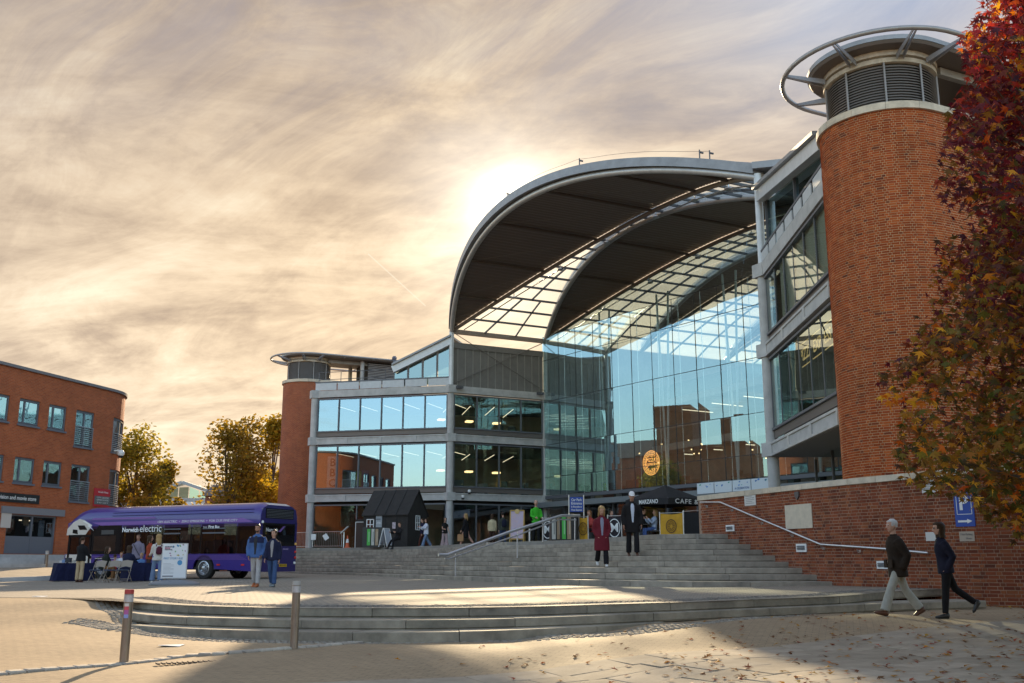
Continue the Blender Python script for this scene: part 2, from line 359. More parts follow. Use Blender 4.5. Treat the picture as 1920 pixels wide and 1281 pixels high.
# ------------------------------------------------------------------ mesh helpers
INV = {}
def thing(name, label, cat, loc=(0, 0, 0), rotz=0.0, group=None, kind=None):
    o = bpy.data.objects.new(name, None); COL.objects.link(o)
    o.empty_display_size = 0.2
    o.location = loc; o.rotation_euler = (0, 0, rotz)
    o['label'] = label; o['category'] = cat
    if group: o['group'] = group
    if kind: o['kind'] = kind
    INV[o.name] = (M4.Translation(V(loc)) @ M4.Rotation(rotz, 4, 'Z')).inverted()
    return o
def tag(o, label=None, cat=None, group=None, kind=None):
    if label: o['label'] = label
    if cat: o['category'] = cat
    if group: o['group'] = group
    if kind: o['kind'] = kind
    return o
class MB:
    def __init__(s): s.v = []; s.f = []; s.m = []; s.uv = None
    def add(s, verts, faces, mi=0):
        b = len(s.v); s.v += [tuple(p) for p in verts]
        s.f += [tuple(i + b for i in f) for f in faces]; s.m += [mi] * len(faces); return s
    def ob(s, o, a, b, c, mi=0):                   # parallelepiped: corner o, edges a b c
        o, a, b, c = V(o), V(a), V(b), V(c)
        if a.cross(b).dot(c) < 0: a, b = b, a
        p = [o, o + a, o + a + b, o + b, o + c, o + a + c, o + a + b + c, o + b + c]
        return s.add(p, [(3, 2, 1, 0), (4, 5, 6, 7), (0, 1, 5, 4), (1, 2, 6, 5), (2, 3, 7, 6), (3, 0, 4, 7)], mi)
    def box(s, c, size, rotz=0.0, mi=0):
        c = V(c); R = M4.Rotation(rotz, 3, 'Z')
        a, b, d = R @ V((size[0], 0, 0)), R @ V((0, size[1], 0)), V((0, 0, size[2]))
        return s.ob(c - a / 2 - b / 2 - d / 2, a, b, d, mi)
    def beam(s, p, q, w, h, mi=0, up=V((0, 0, 1))):
        p, q = V(p), V(q); d = q - p; r = d.cross(up)
        if r.length < 1e-6: r = d.cross(V((1, 0, 0)))
        r.normalize(); u = r.cross(d).normalized()
        return s.ob(p - r * w / 2 - u * h / 2, d, r * w, u * h, mi)
    def quad(s, a, b, c, d, mi=0): return s.add([a, b, c, d], [(0, 1, 2, 3)], mi)
    def loft(s, rings, mi=0, cap=True, closed=False):
        n = len(rings[0]); b = len(s.v)
        for r in rings: s.v += [tuple(p) for p in r]
        fs = []
        R = len(rings)
        for i in range(R if closed else R - 1):
            for j in range(n):
                k = (j + 1) % n; i2 = (i + 1) % R
                fs.append((b + i * n + j, b + i * n + k, b + i2 * n + k, b + i2 * n + j))
        if cap and not closed:
            fs.append(tuple(b + j for j in reversed(range(n)))); fs.append(tuple(b + (R - 1) * n + j for j in range(n)))
        s.f += fs; s.m += [mi] * len(fs); return s
    def tube(s, path, r, n=8, mi=0, ref=None, cap=True, closed=False):
        path = [V(p) for p in path]; rings = []
        ref = V(ref) if ref is not None else None
        prev = None
        for i, p in enumerate(path):
            if closed: t = path[(i + 1) % len(path)] - path[i - 1]
            else: t = path[min(i + 1, len(path) - 1)] - path[max(i - 1, 0)]
            t.normalize()
            x = ref if ref is not None else (prev if prev is not None else (V((0, 0, 1)) if abs(t.z) < 0.9 else V((1, 0, 0))))
            x = x - t * x.dot(t)
            if x.length < 1e-5: x = V((0, 1, 0)) - t * t.y
            x.normalize(); y = t.cross(x); prev = x
            rr = r[i] if isinstance(r, (list, tuple)) and len(r) == len(path) and not isinstance(r, float) else r
            rx, ry = rr if isinstance(rr, (tuple, list)) else (rr, rr)
            rings.append([p + x * (rx * cos(2 * pi * j / n)) + y * (ry * sin(2 * pi * j / n)) for j in range(n)])
        return s.loft(rings, mi, cap, closed)
    def cyl(s, c, r, h, n=16, mi=0, r2=None):
        c = V(c); r2 = r if r2 is None else r2
        return s.loft([[c + V((r * cos(2 * pi * j / n), r * sin(2 * pi * j / n), 0)) for j in range(n)],
                       [c + V((r2 * cos(2 * pi * j / n), r2 * sin(2 * pi * j / n), h)) for j in range(n)]], mi)
    def ball(s, c, r, n=10, mi=0):
        c = V(c); r = V((r, r, r)) if isinstance(r, (int, float)) else V(r)
        m = max(4, n // 2)
        rings = [[c + V((r.x * sin(pi * i / m) * cos(2 * pi * j / n), r.y * sin(pi * i / m) * sin(2 * pi * j / n), -r.z * cos(pi * i / m))) for j in range(n)] for i in range(1, m)]
        return s.loft(rings, mi)
    def prism(s, poly, vec, mi=0):
        poly = [V(p) for p in poly]; vec = V(vec); n = len(poly)
        return s.add(poly + [p + vec for p in poly], [tuple(reversed(range(n))), tuple(range(n, 2 * n))] + [(i, (i + 1) % n, n + (i + 1) % n, n + i) for i in range(n)], mi)
    def mesh(s, name, mats, smooth=False, inv=None):
        me = bpy.data.meshes.new(name)
        vs_ = [inv @ V(p) for p in s.v] if inv else s.v
        me.from_pydata([tuple(p) for p in vs_], [], s.f)
        for m in (mats if isinstance(mats, (list, tuple)) else [mats]): me.materials.append(m)
        if any(s.m): me.polygons.foreach_set('material_index', s.m)
        if s.uv:
            l = me.uv_layers.new(name='UVMap')
            l.data.foreach_set('uv', [c for f in s.f for i in f for c in s.uv[i]])
        bm = bmesh.new(); bm.from_mesh(me); bmesh.ops.recalc_face_normals(bm, faces=bm.faces); bm.to_mesh(me); bm.free()
        if smooth: me.polygons.foreach_set('use_smooth', [True] * len(me.polygons))
        me.update(); return me
    def build(s, name, mats, parent=None, smooth=False, label=None, cat=None, group=None, kind=None):
        root = parent
        while root is not None and root.parent is not None: root = root.parent
        me = s.mesh(name, mats, smooth, INV.get(root.name) if root else None)
        if smooth: autosmooth(me)
        o = bpy.data.objects.new(name, me); COL.objects.link(o)
        if parent is not None: o.parent = parent
        elif not kind: pass
        tag(o, label, cat, group, kind); return o
def autosmooth(me, ang=40):
    try: me.set_sharp_from_angle(angle=RAD(ang))
    except Exception: pass
def inst(name, me, mtx, parent, kind=None):
    o = bpy.data.objects.new(name, me); COL.objects.link(o)
    root = parent
    while root is not None and root.parent is not None: root = root.parent
    o.parent = parent
    o.matrix_local = (INV[root.name] @ mtx) if root and root.name in INV else mtx
    if kind: o['kind'] = kind
    return o
def dup(root, loc, rotz=None, label=None):
    r = root.copy(); COL.objects.link(r); r.location = loc
    if rotz is not None: r.rotation_euler = (0, 0, rotz)
    if label: r['label'] = label
    INV[r.name] = (M4.Translation(V(loc)) @ M4.Rotation(r.rotation_euler[2], 4, 'Z')).inverted()
    for ch in list(root.children):
        c = ch.copy(); COL.objects.link(c); c.parent = r
        for g in list(ch.children):
            d = g.copy(); COL.objects.link(d); d.parent = c
    return r
FONTCACHE = {}
def text(name, s, origin, ux, uz, size, m, parent=None, align='CENTER', depth=0.004, bold=0.0, shear=0.0, width=None, space=1.0):
    cu = bpy.data.curves.new('txt', 'FONT'); cu.body = s; cu.size = size; cu.align_x = align; cu.align_y = 'CENTER'
    cu.offset = bold * size; cu.shear = shear; cu.resolution_u = 3; cu.space_character = space
    cu.extrude = depth / 2
    t = bpy.data.objects.new('txt', cu); COL.objects.link(t)
    dg = bpy.context.evaluated_depsgraph_get()
    me = bpy.data.meshes.new_from_object(t.evaluated_get(dg))
    bpy.data.objects.remove(t)
    ux = V(ux).normalized(); uz = V(uz).normalized(); n = ux.cross(uz)
    k = 1.0
    if width and len(me.vertices):
        xs = [v.co.x for v in me.vertices]; k = width / max(max(xs) - min(xs), 1e-6)
    root = parent
    while root is not None and root.parent is not None: root = root.parent
    inv = INV[root.name] if root else M4()
    for v in me.vertices:
        v.co = inv @ (V(origin) + ux * v.co.x * k + uz * v.co.y + n * (v.co.z + depth))
    me.materials.clear(); me.materials.append(m)
    o = bpy.data.objects.new(name, me); COL.objects.link(o); o.parent = parent
    return o
UP = V((0, 0, 1))
# ================================================================== ground
GP = [(-6.91, 20.16, -.46), (-6.07, 19.2, -.50), (-5.33, 18.4, -.52), (-4.6, 17.9, -.53), (-3.69, 17.5, -.53), (-2.2, 16.95, -.52), (-.5, 16.85, -.50), (1.25, 17.5, -.42), (2.64, 18.5, -.30), (4.5, 19.3, -.25),
      (6.5, 20.2, -.22), (8.9, 21.0, -.19), (9.9, 22.9, -.17), (9.3, 23.1, -.17), (11, 22, -.2), (14, 21, -.22), (7.2, 19.5, -.23), (8.3, 19.8, -.25), (-5.42, 14.81, -.64), (-3.27, 15.89, -.55), (-9.63, 24.6, -.10), (-8.35, 22.02, -.26), (-7.2, 19.6, -.42),
      (0, 12, -.66), (-6, 12, -.70), (4, 14, -.50), (8, 14, -.45), (12, 16, -.38), (14, 12, -.5), (0, 5, -.78), (-10, 8, -.78), (10, 6, -.65), (0, 0, -.9), (-10, 18, -.48), (-14, 20, -.40), (-12, 25.5, -.14), (-16, 26.5, -.18), (-22, 27.5, -.25), (-20, 20, -.5), (-30, 15, -.8), (25, 20, -.3), (20, 10, -.6)]
def zg(X, Y):
    s = w = 0
    for x, y, z in GP:
        d = ((X - x) ** 2 + (Y - y) ** 2 + 0.15) ** -1.6
        s += z * d; w += d
    z = s / w
    t = min(max((Y - 24.5 - 0.02 * abs(X)) / 3.0, 0), 1)             # behind the low steps it lies under the square
    w = min(max((-9.2 - X) / 1.6, 0), 1)                               # left of the steps it rises to meet the square
    ys = 24.7 + max(0, -9.6 - X) * .34
    t = t * (1 - w) + w * min(max((Y - ys + 3.2) / 3.0, 0), 1)
    t = t * t * (3 - 2 * t)
    return z * (1 - t) + (zp(max(X, -30), min(Y, 60)) - 0.006) * t if X < 9 else z
def gpt(x, y, dz=0.0):                                              # where a view ray meets the lower ground
    r = ray(x, y); a, b = 3.0, 60.0
    for _ in range(40):
        m = (a + b) / 2; P = CAM + r * m
        if P.z > zg(P.x, P.y) + dz: a = m
        else: b = m
    return CAM + r * a
TAN = paving('tan_block_paving', [(0.325, 0.235, 0.14), (0.29, 0.21, 0.125)], (0.20, 0.145, 0.09), 0.21, 0.105, 0.006, 0.16, 0.35, 18)
SETT = paving('grey_sett_paving', [(0.34, 0.285, 0.215), (0.29, 0.245, 0.185)], (0.15, 0.13, 0.11), 0.20, 0.10, 0.010, 0.14, 0.6, 30)
ASPH = mat('worn_asphalt', (0.10, 0.082, 0.066), 0.85, var=0.3, vscale=2, bump=0.4, bscale=60)
SLABM = mat('stone_slab', (0.30, 0.27, 0.235), 0.85, spec=.25, island=[(0.29, 0.235, 0.17), (0.36, 0.295, 0.22), (0.32, 0.26, 0.19), (0.27, 0.22, 0.16)], var=0.2, vscale=2.5, bump=0.2, bscale=40)
FARG = mat('far_ground', (0.20, 0.17, 0.13), 0.9, var=0.2, vscale=0.1)
def axis(a, b, n): return [a + (b - a) * i / n for i in range(n + 1)]
# ground sheet
def grid_sheet(name, xs, ys, zf, m, uvless=True):
    mb = MB(); nx = len(xs)
    mb.v = [(x, y, zf(x, y)) for y in ys for x in xs]
    mb.f = [(j * nx + i, j * nx + i + 1, (j + 1) * nx + i + 1, (j + 1) * nx + i) for j in range(len(ys) - 1) for i in range(nx - 1)]
    mb.m = [0] * len(mb.f)
    return mb
S1PX = [(197, 1121), (247, 1126.5), (280, 1131), (332, 1134.8), (409, 1138), (551, 1140.6), (706, 1141), (820, 1140.5), (976, 1138.5), (1120, 1134.5), (1280, 1129.5), (1420, 1124), (1580, 1118), (1656, 1110.6), (1760, 1105), (1830, 1103)]
s1 = catmull([at_plaza(*p) for p in S1PX], 6)
xs = axis(-60, -22, 12) + axis(-21, 16, 74) + axis(18, 60, 10)
ys = axis(-20, 6, 12) + axis(7, 27, 60) + axis(28, 62, 18)
g_mb = grid_sheet('ground', xs, ys, zg, TAN)
ground = g_mb.build('ground', TAN, kind='structure', label='tan block paving of the lower square', smooth=True)
far = MB(); far.quad((-900, -400, -1.1), (900, -400, -1.1), (900, 1500, -1.1), (-900, 1500, -1.1)); far.build('terrain', FARG, kind='structure')
# upper square: fan from the first low step back to the building
wallbase = [V((8.20, 26.62, 0)), V((9.0, 24.9, 0)), V((9.75, 23.45, 0))]
P = MB(); rows = 14
front = resample(s1, 60)
back = resample([V((-34, 33, 0)), V((-34, 56, 0)), V((-13, 68, 0)), V((0, 60, 0)), V((12, 40, 0)), V((10.6, 24.0, 0))], 60)
for i in range(rows):
    t = (i / (rows - 1)) ** 1.3
    for a, b in zip(front, back):
        q = lerp(a, b, t); P.v.append((q.x, q.y, zp(q.x, q.y)))
P.f = [(i * 60 + j, i * 60 + j + 1, (i + 1) * 60 + j + 1, (i + 1) * 60 + j) for i in range(rows - 1) for j in range(59)]; P.m = [0] * len(P.f)
P.build('square', SETT, kind='structure', label='grey sett paving of the upper square', smooth=True)
# ------------------------------------------------------------------ low steps
def block_steps(root, front_pts, back_pts, ztop, zbot, m, length, name='step_block', jit=0.02, seed=1, ghost=0.006):
    """one step cut into long stone blocks; front/back are matching polylines"""
    rnd = random.Random(seed); n = len(front_pts); i = 0
    L = [0]
    for a, b in zip(front_pts, front_pts[1:]): L.append(L[-1] + (b - a).length)
    s0 = 0
    while s0 < L[-1] - 0.05:
        s1_ = min(L[-1], s0 + length * rnd.uniform(0.75, 1.25))
        if L[-1] - s1_ < 0.35: s1_ = L[-1]
        k = max(2, int((s1_ - s0) / 0.5) + 1)
        rf, rb = [], []
        for j in range(k):
            s = s0 + ghost + (s1_ - s0 - 2 * ghost) * j / (k - 1)
            q = 0
            while q < n - 2 and L[q + 1] < s: q += 1
            t = (s - L[q]) / max(L[q + 1] - L[q], 1e-6)
            rf.append(lerp(front_pts[q], front_pts[q + 1], t)); rb.append(lerp(back_pts[q], back_pts[q + 1], t))
        mb = MB(); dz = rnd.uniform(-.004, .004); dy = rnd.uniform(-.006, .006)
        rings = []
        for f, b in zip(rf, rb):
            d = (b - f); d.z = 0; d.normalize()
            f2 = f + d * (0.012 + dy); zt = ztop(f) + dz; zb = zbot(f); e = 0.012
            rings.append([V((f2.x + d.x * .03, f2.y + d.y * .03, zb)), V((f2.x + d.x * .03, f2.y + d.y * .03, zb + .02)), V((f2.x, f2.y, zb + .028)), V((f2.x, f2.y, zt - e)), V((f2.x + d.x * e, f2.y + d.y * e, zt)), V((b.x, b.y, zt)), V((b.x, b.y, zb))])
        mb.loft(rings); mb.build(name, m, root)
        s0 = s1_
S2PX = [(215, 1144), (247, 1149), (284, 1153.5), (347, 1157), (409, 1159), (551, 1162), (700, 1163), (900, 1161), (1100, 1155), (1300, 1146), (1515, 1137.6), (1640, 1132), (1790, 1127.5), (1850, 1126)]
S3PX = [(242, 1172), (284, 1175), (347, 1178.5), (409, 1181), (545, 1184), (700, 1186), (900, 1184), (1100, 1175), (1245, 1166)]
s2 = catmull([at_plaza(*p, -.15) for p in S2PX], 6)
s3 = catmull([at_plaza(*p, -.30) for p in S3PX], 6)
def offs(pts, d):
    out = []
    for i, p in enumerate(pts):
        t = pts[min(i + 1, len(pts) - 1)] - pts[max(i - 1, 0)]; n = V((-t.y, t.x, 0)).normalized(); out.append(p + n * d)
    return out
low = thing('low_steps', 'three curved grey granite steps in the foreground below the square', 'steps', (0, 18, -.5))
low['kind'] = 'structure'
zt = lambda d: (lambda p: zp(p.x, p.y) + d)
block_steps(low, s1, offs(s1, .42), zt(0.004), zt(-.16), GRANL, 2.1, seed=3)
block_steps(low, s2, offs(s2, 1.0), zt(-.15), zt(-.31), GRANL, 2.2, seed=4)
block_steps(low, s3, offs(s3, .95), zt(-.30), zt(-.62), GRANL, 2.3, seed=5)
# ------------------------------------------------------------------ main stairs
ZT = 1.585; NR = 9; RIS = .165
B_ = [at_plaza(*p) for p in [(470, 1071.5), (555, 1075.5), (660, 1078.5), (750, 1083), (850, 1088), (1000, 1095), (1085, 1098), (1200, 1100), (1320, 1101), (1450, 1099.5), (1562, 1098)]]
T_ = [at_z(*p, ZT) for p in [(470, 1027.6), (555, 1027.5), (660, 1027), (800, 1024), (900, 1018), (1000, 1015), (1085, 1012), (1200, 1004), (1290, 1001), (1366, 1001)]]
sb = resample(catmull(B_, 8), 90); st_ = resample(catmull(T_, 8), 90)
def tread(k): return [lerp(a, b, (k - 1) / (NR - 1)) for a, b in zip(sb, st_)]
def treadz(k): return ZT - RIS * (NR - k)
stairs = thing('staircase', 'broad flight of nine grey granite steps up to the glass building', 'stairs', (0, 32, 0)); stairs['kind'] = 'structure'
for k in range(1, NR + 1):
    fr = tread(k); bk = [lerp(a, b, min((k + .15) / (NR - 1), 1.2)) for a, b in zip(sb, st_)]
    z = treadz(k)
    block_steps(stairs, fr, bk, (lambda z: lambda p: z)(z), (lambda z, k: lambda p: z - RIS + (0.0 if k > 1 else -0.15))(z, k), GRANITE, 1.75, seed=20 + k)
def stair_at(px, k, frac=0.45):
    best = None
    for a, b in zip(sb, st_):
        P = lerp(a, b, (k - 1 + frac) / (NR - 1)); P = V((P.x, P.y, treadz(k)))
        d = abs(proj(P)[0] - px)
        if best is None or d < best[0]: best = (d, P)
    return best[1]
# terrace
TERR = mat('terrace_paving', (0.26, 0.235, 0.20), 0.8, var=0.2, vscale=1.5)
poly = [V((p.x, p.y, ZT - .004)) for p in st_[::3]] + [V((5.9, 33, ZT - .004)), V((20, 48, ZT - .004)), V((34, 80, ZT - .004)), V((0, 105, ZT - .004)), V((-34, 92, ZT - .004)), V((-22, 66, ZT - .004))]
mb = MB(); mb.prism(poly, (0, 0, -.3)); mb.build('terrace', TERR, kind='structure', label='paved terrace at the top of the stairs')
poly = [V((6.6, 33, 0)), V((8.6, 26.9, 0)), V((10.2, 23.6, 0)), V((13, 22.4, 0)), V((40, 22, 0)), V((40, 60, 0)), V((20, 50, 0)), V((9.5, 41.5, 0))]
mb = MB(); mb.prism([p + V((0, 0, 2.45)) for p in poly], (0, 0, -2.4)); mb.build('upper_terrace', TERR, kind='structure', label='raised terrace behind the retaining wall')
# ================================================================== retaining wall
WP = resample(catmull([(5.96, 32.75, 0), (6.53, 31.17, 0), (8.20, 26.62, 0), (9.0, 24.95, 0), (9.75, 23.45, 0), (10.35, 22.55, 0), (11.3, 22.05, 0), (12.6, 21.9, 0), (16.5, 22.0, 0)], 10), 140)
WL = [0]
for a, b in zip(WP, WP[1:]): WL.append(WL[-1] + (b - a).length)
def wpt(s):
    s = min(max(s, 0), WL[-1] - 1e-6); q = 0
    lo, hi = 0, len(WL) - 1
    while hi - lo > 1:
        m = (lo + hi) // 2
        if WL[m] <= s: lo = m
        else: hi = m
    t = (WP[hi] - WP[lo]).normalized(); p = lerp(WP[lo], WP[hi], (s - WL[lo]) / (WL[hi] - WL[lo]))
    return p, t, V((t.y, -t.x, 0))            # point, tangent, outward normal... faces the square
if wpt(4)[2].y > 0: wpt_ = wpt; wpt = lambda s: (lambda r: (r[0], r[1], -r[2]))(wpt_(s))
def wall_hit(x, y):
    r = ray(x, y); best = None
    for i in range(len(WP) - 1):
        a, b = WP[i], WP[i + 1]; d = b - a
        den = r.x * d.y - r.y * d.x
        if abs(den) < 1e-9: continue
        u = (a.y * r.x - a.x * r.y) / -den if False else (a.x * r.y - a.y * r.x) / (r.x * d.y - r.y * d.x)
        if -0.001 <= u <= 1.001:
            q = a + d * u; k = q.y / r.y
            if k > 0 and (best is None or k < best[0]): best = (k, WL[i] + u * d.length)
    k, s = best
    return s, (CAM + r * k).z
ZW = 2.66
def bricks(root, path, length, z0, z1, m, course=.075, seed=0, keep=300, score=None, hdr=True, thick=.05, proud=.006):
    """Flemish bond of single bricks along path(s) -> (point, tangent, normal)"""
    rnd = random.Random(seed); S, H = .2125, .100
    def bm_(w):
        mb = MB(); h = course - .013; e = .004
        a = [V((-w / 2, 0, 0)), V((w / 2, 0, 0)), V((w / 2, 0, h)), V((-w / 2, 0, h))]
        o = thick
        mb.loft([[V((p.x, -o, p.z)) for p in a], [V((p.x, proud - e, p.z)) for p in a], [V((p.x * (1 - 2 * e / w), proud, e + p.z * (1 - 2 * e / h))) for p in a]])
        return mb
    ms, mh = bm_(S), bm_(H)
    ME = {0: ms.mesh('brick', m), 1: mh.mesh('brick', m)}
    items = []; row = 0; z = z0
    while z < z1 - course * .5:
        s = -0.1 if row % 2 == 0 else -0.1 - .17 + .0; typ = 0 if row % 2 == 0 else 1
        if row % 2: s = -0.1 + .056
        i = 0
        while s < length:
            w = S if (i % 2 == 0) else H
            c = s + w / 2
            if c > w / 2 and c < length - w / 2:
                items.append((c, z, 0 if i % 2 == 0 else 1))
            s += w + .013; i += 1
        z += course; row += 1
    sc = []
    for it in items:
        p, t, n = path(it[0]); P = p + UP * it[1]
        sc.append((score(P, n) if score else 0, it, P, t, n))
    sc.sort(key=lambda q: -q[0])
    rest = MB()
    for j, (q, it, P, t, n) in enumerate(sc):
        dn = rnd.uniform(-.003, .003); dzz = rnd.uniform(-.0015, .0015)
        mtx = M4(((t.x, n.x, 0, P.x + n.x * dn), (t.y, n.y, 0, P.y + n.y * dn), (0, 0, 1, P.z + dzz), (0, 0, 0, 1)))
        if j < keep: inst('brick', ME[it[2]], mtx, root)
        else:
            if q < -1e8: continue
            src = ms if it[2] == 0 else mh
            rest.add([mtx @ V(p) for p in src.v], [f for f in src.f if len(f) == 4 and f != tuple(src.f[-2])])
    return rest.build('brickwork', m, root, kind='stuff')
def vis(P, n):
    x, y = proj(P); d = CAM - P
    if d.dot(n) < -3.0: return -1e9
    if not (-60 < x < 1990 and -60 < y < 1340): return -1e6
    return 1000 * d.normalized().dot(n) / d.length - (40 if x > 1660 and y < 950 else 0)
wall = thing('brick_wall', 'curved red brick retaining wall with cream coping beside the stairs', 'wall', (8.2, 26.6, 0))
mb = MB(); top = ZW
for i in range(len(WP) - 1):
    pass
outer = [p for p in WP]; inner = []
for s in WL: p, t, n = wpt(s); inner.append(p - n * .35)
mb.loft([[V((o.x, o.y, -.7)), V((i_.x, i_.y, -.7)), V((i_.x, i_.y, top)), V((o.x, o.y, top))] for o, i_ in zip(outer, inner)])
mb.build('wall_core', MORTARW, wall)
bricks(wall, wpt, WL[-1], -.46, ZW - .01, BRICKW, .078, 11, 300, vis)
s = 0; rnd = random.Random(5)
while s < WL[-1] - .2:
    e = min(WL[-1], s + .92); mb = MB(); rings = []
    for j in range(5):
        p, t, n = wpt(lerp(s + .006, e - .006, j / 4)); a = p + n * .045; b = p - n * .40
        rings.append([V((a.x, a.y, ZW + .004)), V((b.x, b.y, ZW + .004)), V((b.x, b.y, ZW + .17)), V((a.x, a.y, ZW + .15))])
    mb.loft(rings); mb.build('coping_stone', COPING, wall); s = e
# ================================================================== the glass fronted building
Rp, Lp = V((10.591, 41.2, 0)), V((-4.331, 71.0, 0))
SPAN = (Lp - Rp).length; bv = (Lp - Rp).normalized(); av = V((bv.y, -bv.x, 0))
def Q(s, t, z): return Rp + bv * t + av * s + UP * z                 # building coordinates: depth, across, height
hall = thing('library_building', 'large glass fronted hall with an arched roof and two glazed wings', 'building', (Lp.x, Lp.y, ZT))
ZS = 17.0
def arch(t, s0, c, z0=ZS, h=3.6):
    q = 2 * t / SPAN - 1; k = 1 - q * q
    return Q(s0 + c * k, t, z0 + h * k)
NA = 72
TT = [SPAN * i / NA for i in range(NA + 1)]
def shell(s0, cf, cb, full=True, parent=hall):
    # soffit with corrugation, upper skin, fascia: a lens-shaped vault between two leaning arches
    m = MB(); NT = 180; ring = []
    for i in range(NT + 1):
        t = SPAN * i / NT; dz = .035 if i % 2 else 0
        a, b = arch(t, s0, cf), arch(t, s0, cb)
        q = 2 * t / SPAN - 1; k = 1 - q * q
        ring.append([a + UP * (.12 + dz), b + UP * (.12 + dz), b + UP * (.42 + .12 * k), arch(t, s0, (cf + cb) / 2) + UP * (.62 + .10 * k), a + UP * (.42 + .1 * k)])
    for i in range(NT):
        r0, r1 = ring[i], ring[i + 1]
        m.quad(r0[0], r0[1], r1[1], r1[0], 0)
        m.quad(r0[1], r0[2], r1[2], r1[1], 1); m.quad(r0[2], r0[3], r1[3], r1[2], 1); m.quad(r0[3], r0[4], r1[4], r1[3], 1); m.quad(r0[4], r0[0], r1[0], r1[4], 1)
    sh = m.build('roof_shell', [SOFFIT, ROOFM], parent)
    # edge pipes
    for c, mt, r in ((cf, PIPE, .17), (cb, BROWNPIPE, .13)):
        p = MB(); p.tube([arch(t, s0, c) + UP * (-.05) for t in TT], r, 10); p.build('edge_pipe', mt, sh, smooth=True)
    if full:
        for f in (.12, .25, .41, .59, .75, .88):
            t = SPAN * f; p = MB(); p.tube([arch(t, s0, cf) + UP * -.03, arch(t, s0, cb) + UP * -.03], .085, 8); p.build('purlin', PURL, sh, smooth=True)
        fr = [.05, .12, .25, .41, .59, .75, .88]
        for f, f2 in zip(fr, fr[1:] + [.96]):
            p = MB(); p.tube([arch(SPAN * f2, s0, cf) + UP * -.1, arch(SPAN * f, s0, cb) + UP * -.1], .012, 5); p.build('tie_rod', ROD, sh)
    return sh
sh1 = shell(0, -3.3, 4.2)
sh2 = shell(7.63, -2.9, 3.55)
sh3 = shell(16.2, -1.5, 1.7, False)
sh4 = shell(24.5, -1.5, 1.7, False)
# front eave: lifted metal edge above the front pipe, with safety line posts
m = MB()
rr = []
for t in TT:
    k = 1 - (2 * t / SPAN - 1) ** 2; a = arch(t, -.25, -3.45); rr.append([a + UP * .10, a + UP * .55, a + UP * .60 + av * .8, a + UP * .16 + av * .5])
m.loft(rr); m.build('roof_eave', ROOFM, hall)
for f in (.06, .075, .30, .52):
    p = MB(); b0 = arch(SPAN * f, -.2, -3.3) + UP * .55; p.tube([b0, b0 + UP * .42], .03, 6); p.tube([b0 + UP * .3, b0 + UP * .3 + av * .2], .05, 6); p.build('safety_post', DSTEEL, hall)
p = MB(); p.tube([arch(SPAN * f, -.2, -3.3) + UP * (.93 if abs(f - .3) < .02 or abs(f - .52) < .02 or f < .08 else .85) for f in axis(.06, .62, 16)], .008, 4); p.build('safety_line', DSTEEL, hall)
# glazed bands between the shells
def glazed(s0, cb, s1_, cf, asparts):
    rows_ = axis(0.0, 1.0, 22); pane = MB()
    bars = MB()
    for i in range(22):
        t0, t1 = SPAN * rows_[i], SPAN * rows_[i + 1]
        A0, A1 = arch(t0, s0, cb), arch(t1, s0, cb); B0, B1 = arch(t0, s1_, cf), arch(t1, s1_, cf)
        gap = ((B0 - A0).length + (B1 - A1).length) / 2
        nc = 3 if gap > 4.2 else (2 if gap > 2 else 1)
        for j in range(nc):
            q = [lerp(A0, B0, j / nc), lerp(A0, B0, (j + 1) / nc), lerp(A1, B1, (j + 1) / nc), lerp(A1, B1, j / nc)]
            if asparts:
                mb = MB(); mb.prism([v + UP * .06 for v in q], (0, 0, .02)); mb.build('roof_pane', G_ROOF, hall)
            else: pane.prism([v + UP * .06 for v in q], (0, 0, .02))
            if j: bars.beam(lerp(A0, B0, j / nc), lerp(A1, B1, j / nc), .07, .12)
        bars.beam(A0, B0, .08, .14)
        if asparts: bars.build('glazing_bar', DSTEEL, hall); bars = MB()
    if not asparts: bars.build('glazing_bars', DSTEEL, hall, kind='stuff'); pane.build('roof_glazing', G_ROOF, hall, kind='stuff')
glazed(0, 4.2, 7.63, -2.9, True)
glazed(7.63, 3.55, 16.2, -1.5, False)
glazed(16.2, 1.7, 24.5, -1.5, False)
glazed(24.5, 1.7, 33.5, -.5, False)
# bow-string tie with nodes between shells
for s0, c in ((0, 4.2), (7.63, 3.55)):
    p = MB(); pts_ = [arch(SPAN * f, s0 + .35, c) + UP * (-.28) for f in (.02, .15, .28, .42, .58, .72, .85, .98)]
    p.tube(pts_, .04, 6); p.build('bow_tie', STEEL, hall)
    for q in pts_[1:-1]:
        n_ = MB(); n_.ball(q, (.22, .22, .10), 8); n_.beam(q, q + UP * .35, .06, .06); n_.build('tie_node', STEEL, hall, smooth=True)
# columns at the corners
def column(P, z0, z1, r, m, name='column'):
    p = MB(); p.cyl((P.x, P.y, z0), r, z1 - z0, 18); return p.build(name, m, hall, smooth=True)
ZB = (5.2, 9.3, 12.75)
W2 = Lp + V((-.97, .24, 0)) * 10.44                       # outer end of the left facade
W3 = V((10.28, 31.35, 0))                                   # outer end of the right facade
for P0 in (Lp, Q(7.63, SPAN, 0), W2): column(P0, ZT, 12.5, .24, CONC)
column(Lp, 13.0, ZS + .1, .17, WSTEEL, 'steel_post'); column(Q(7.63, SPAN, 0), 13.0, ZS + .1, .15, WSTEEL, 'steel_post')
column(Rp, 13.0, ZS + .1, .17, WSTEEL, 'steel_post'); column(Rp, 2.4, 12.5, .24, CONC)
for P0 in (Lp, Q(7.63, SPAN, 0), W2, Rp):
    for z in ZB: mb = MB(); mb.box((P0.x, P0.y, z), (.62, .62, .56), atan2(bv.y, bv.x)); mb.build('column_block', CONC, hall)
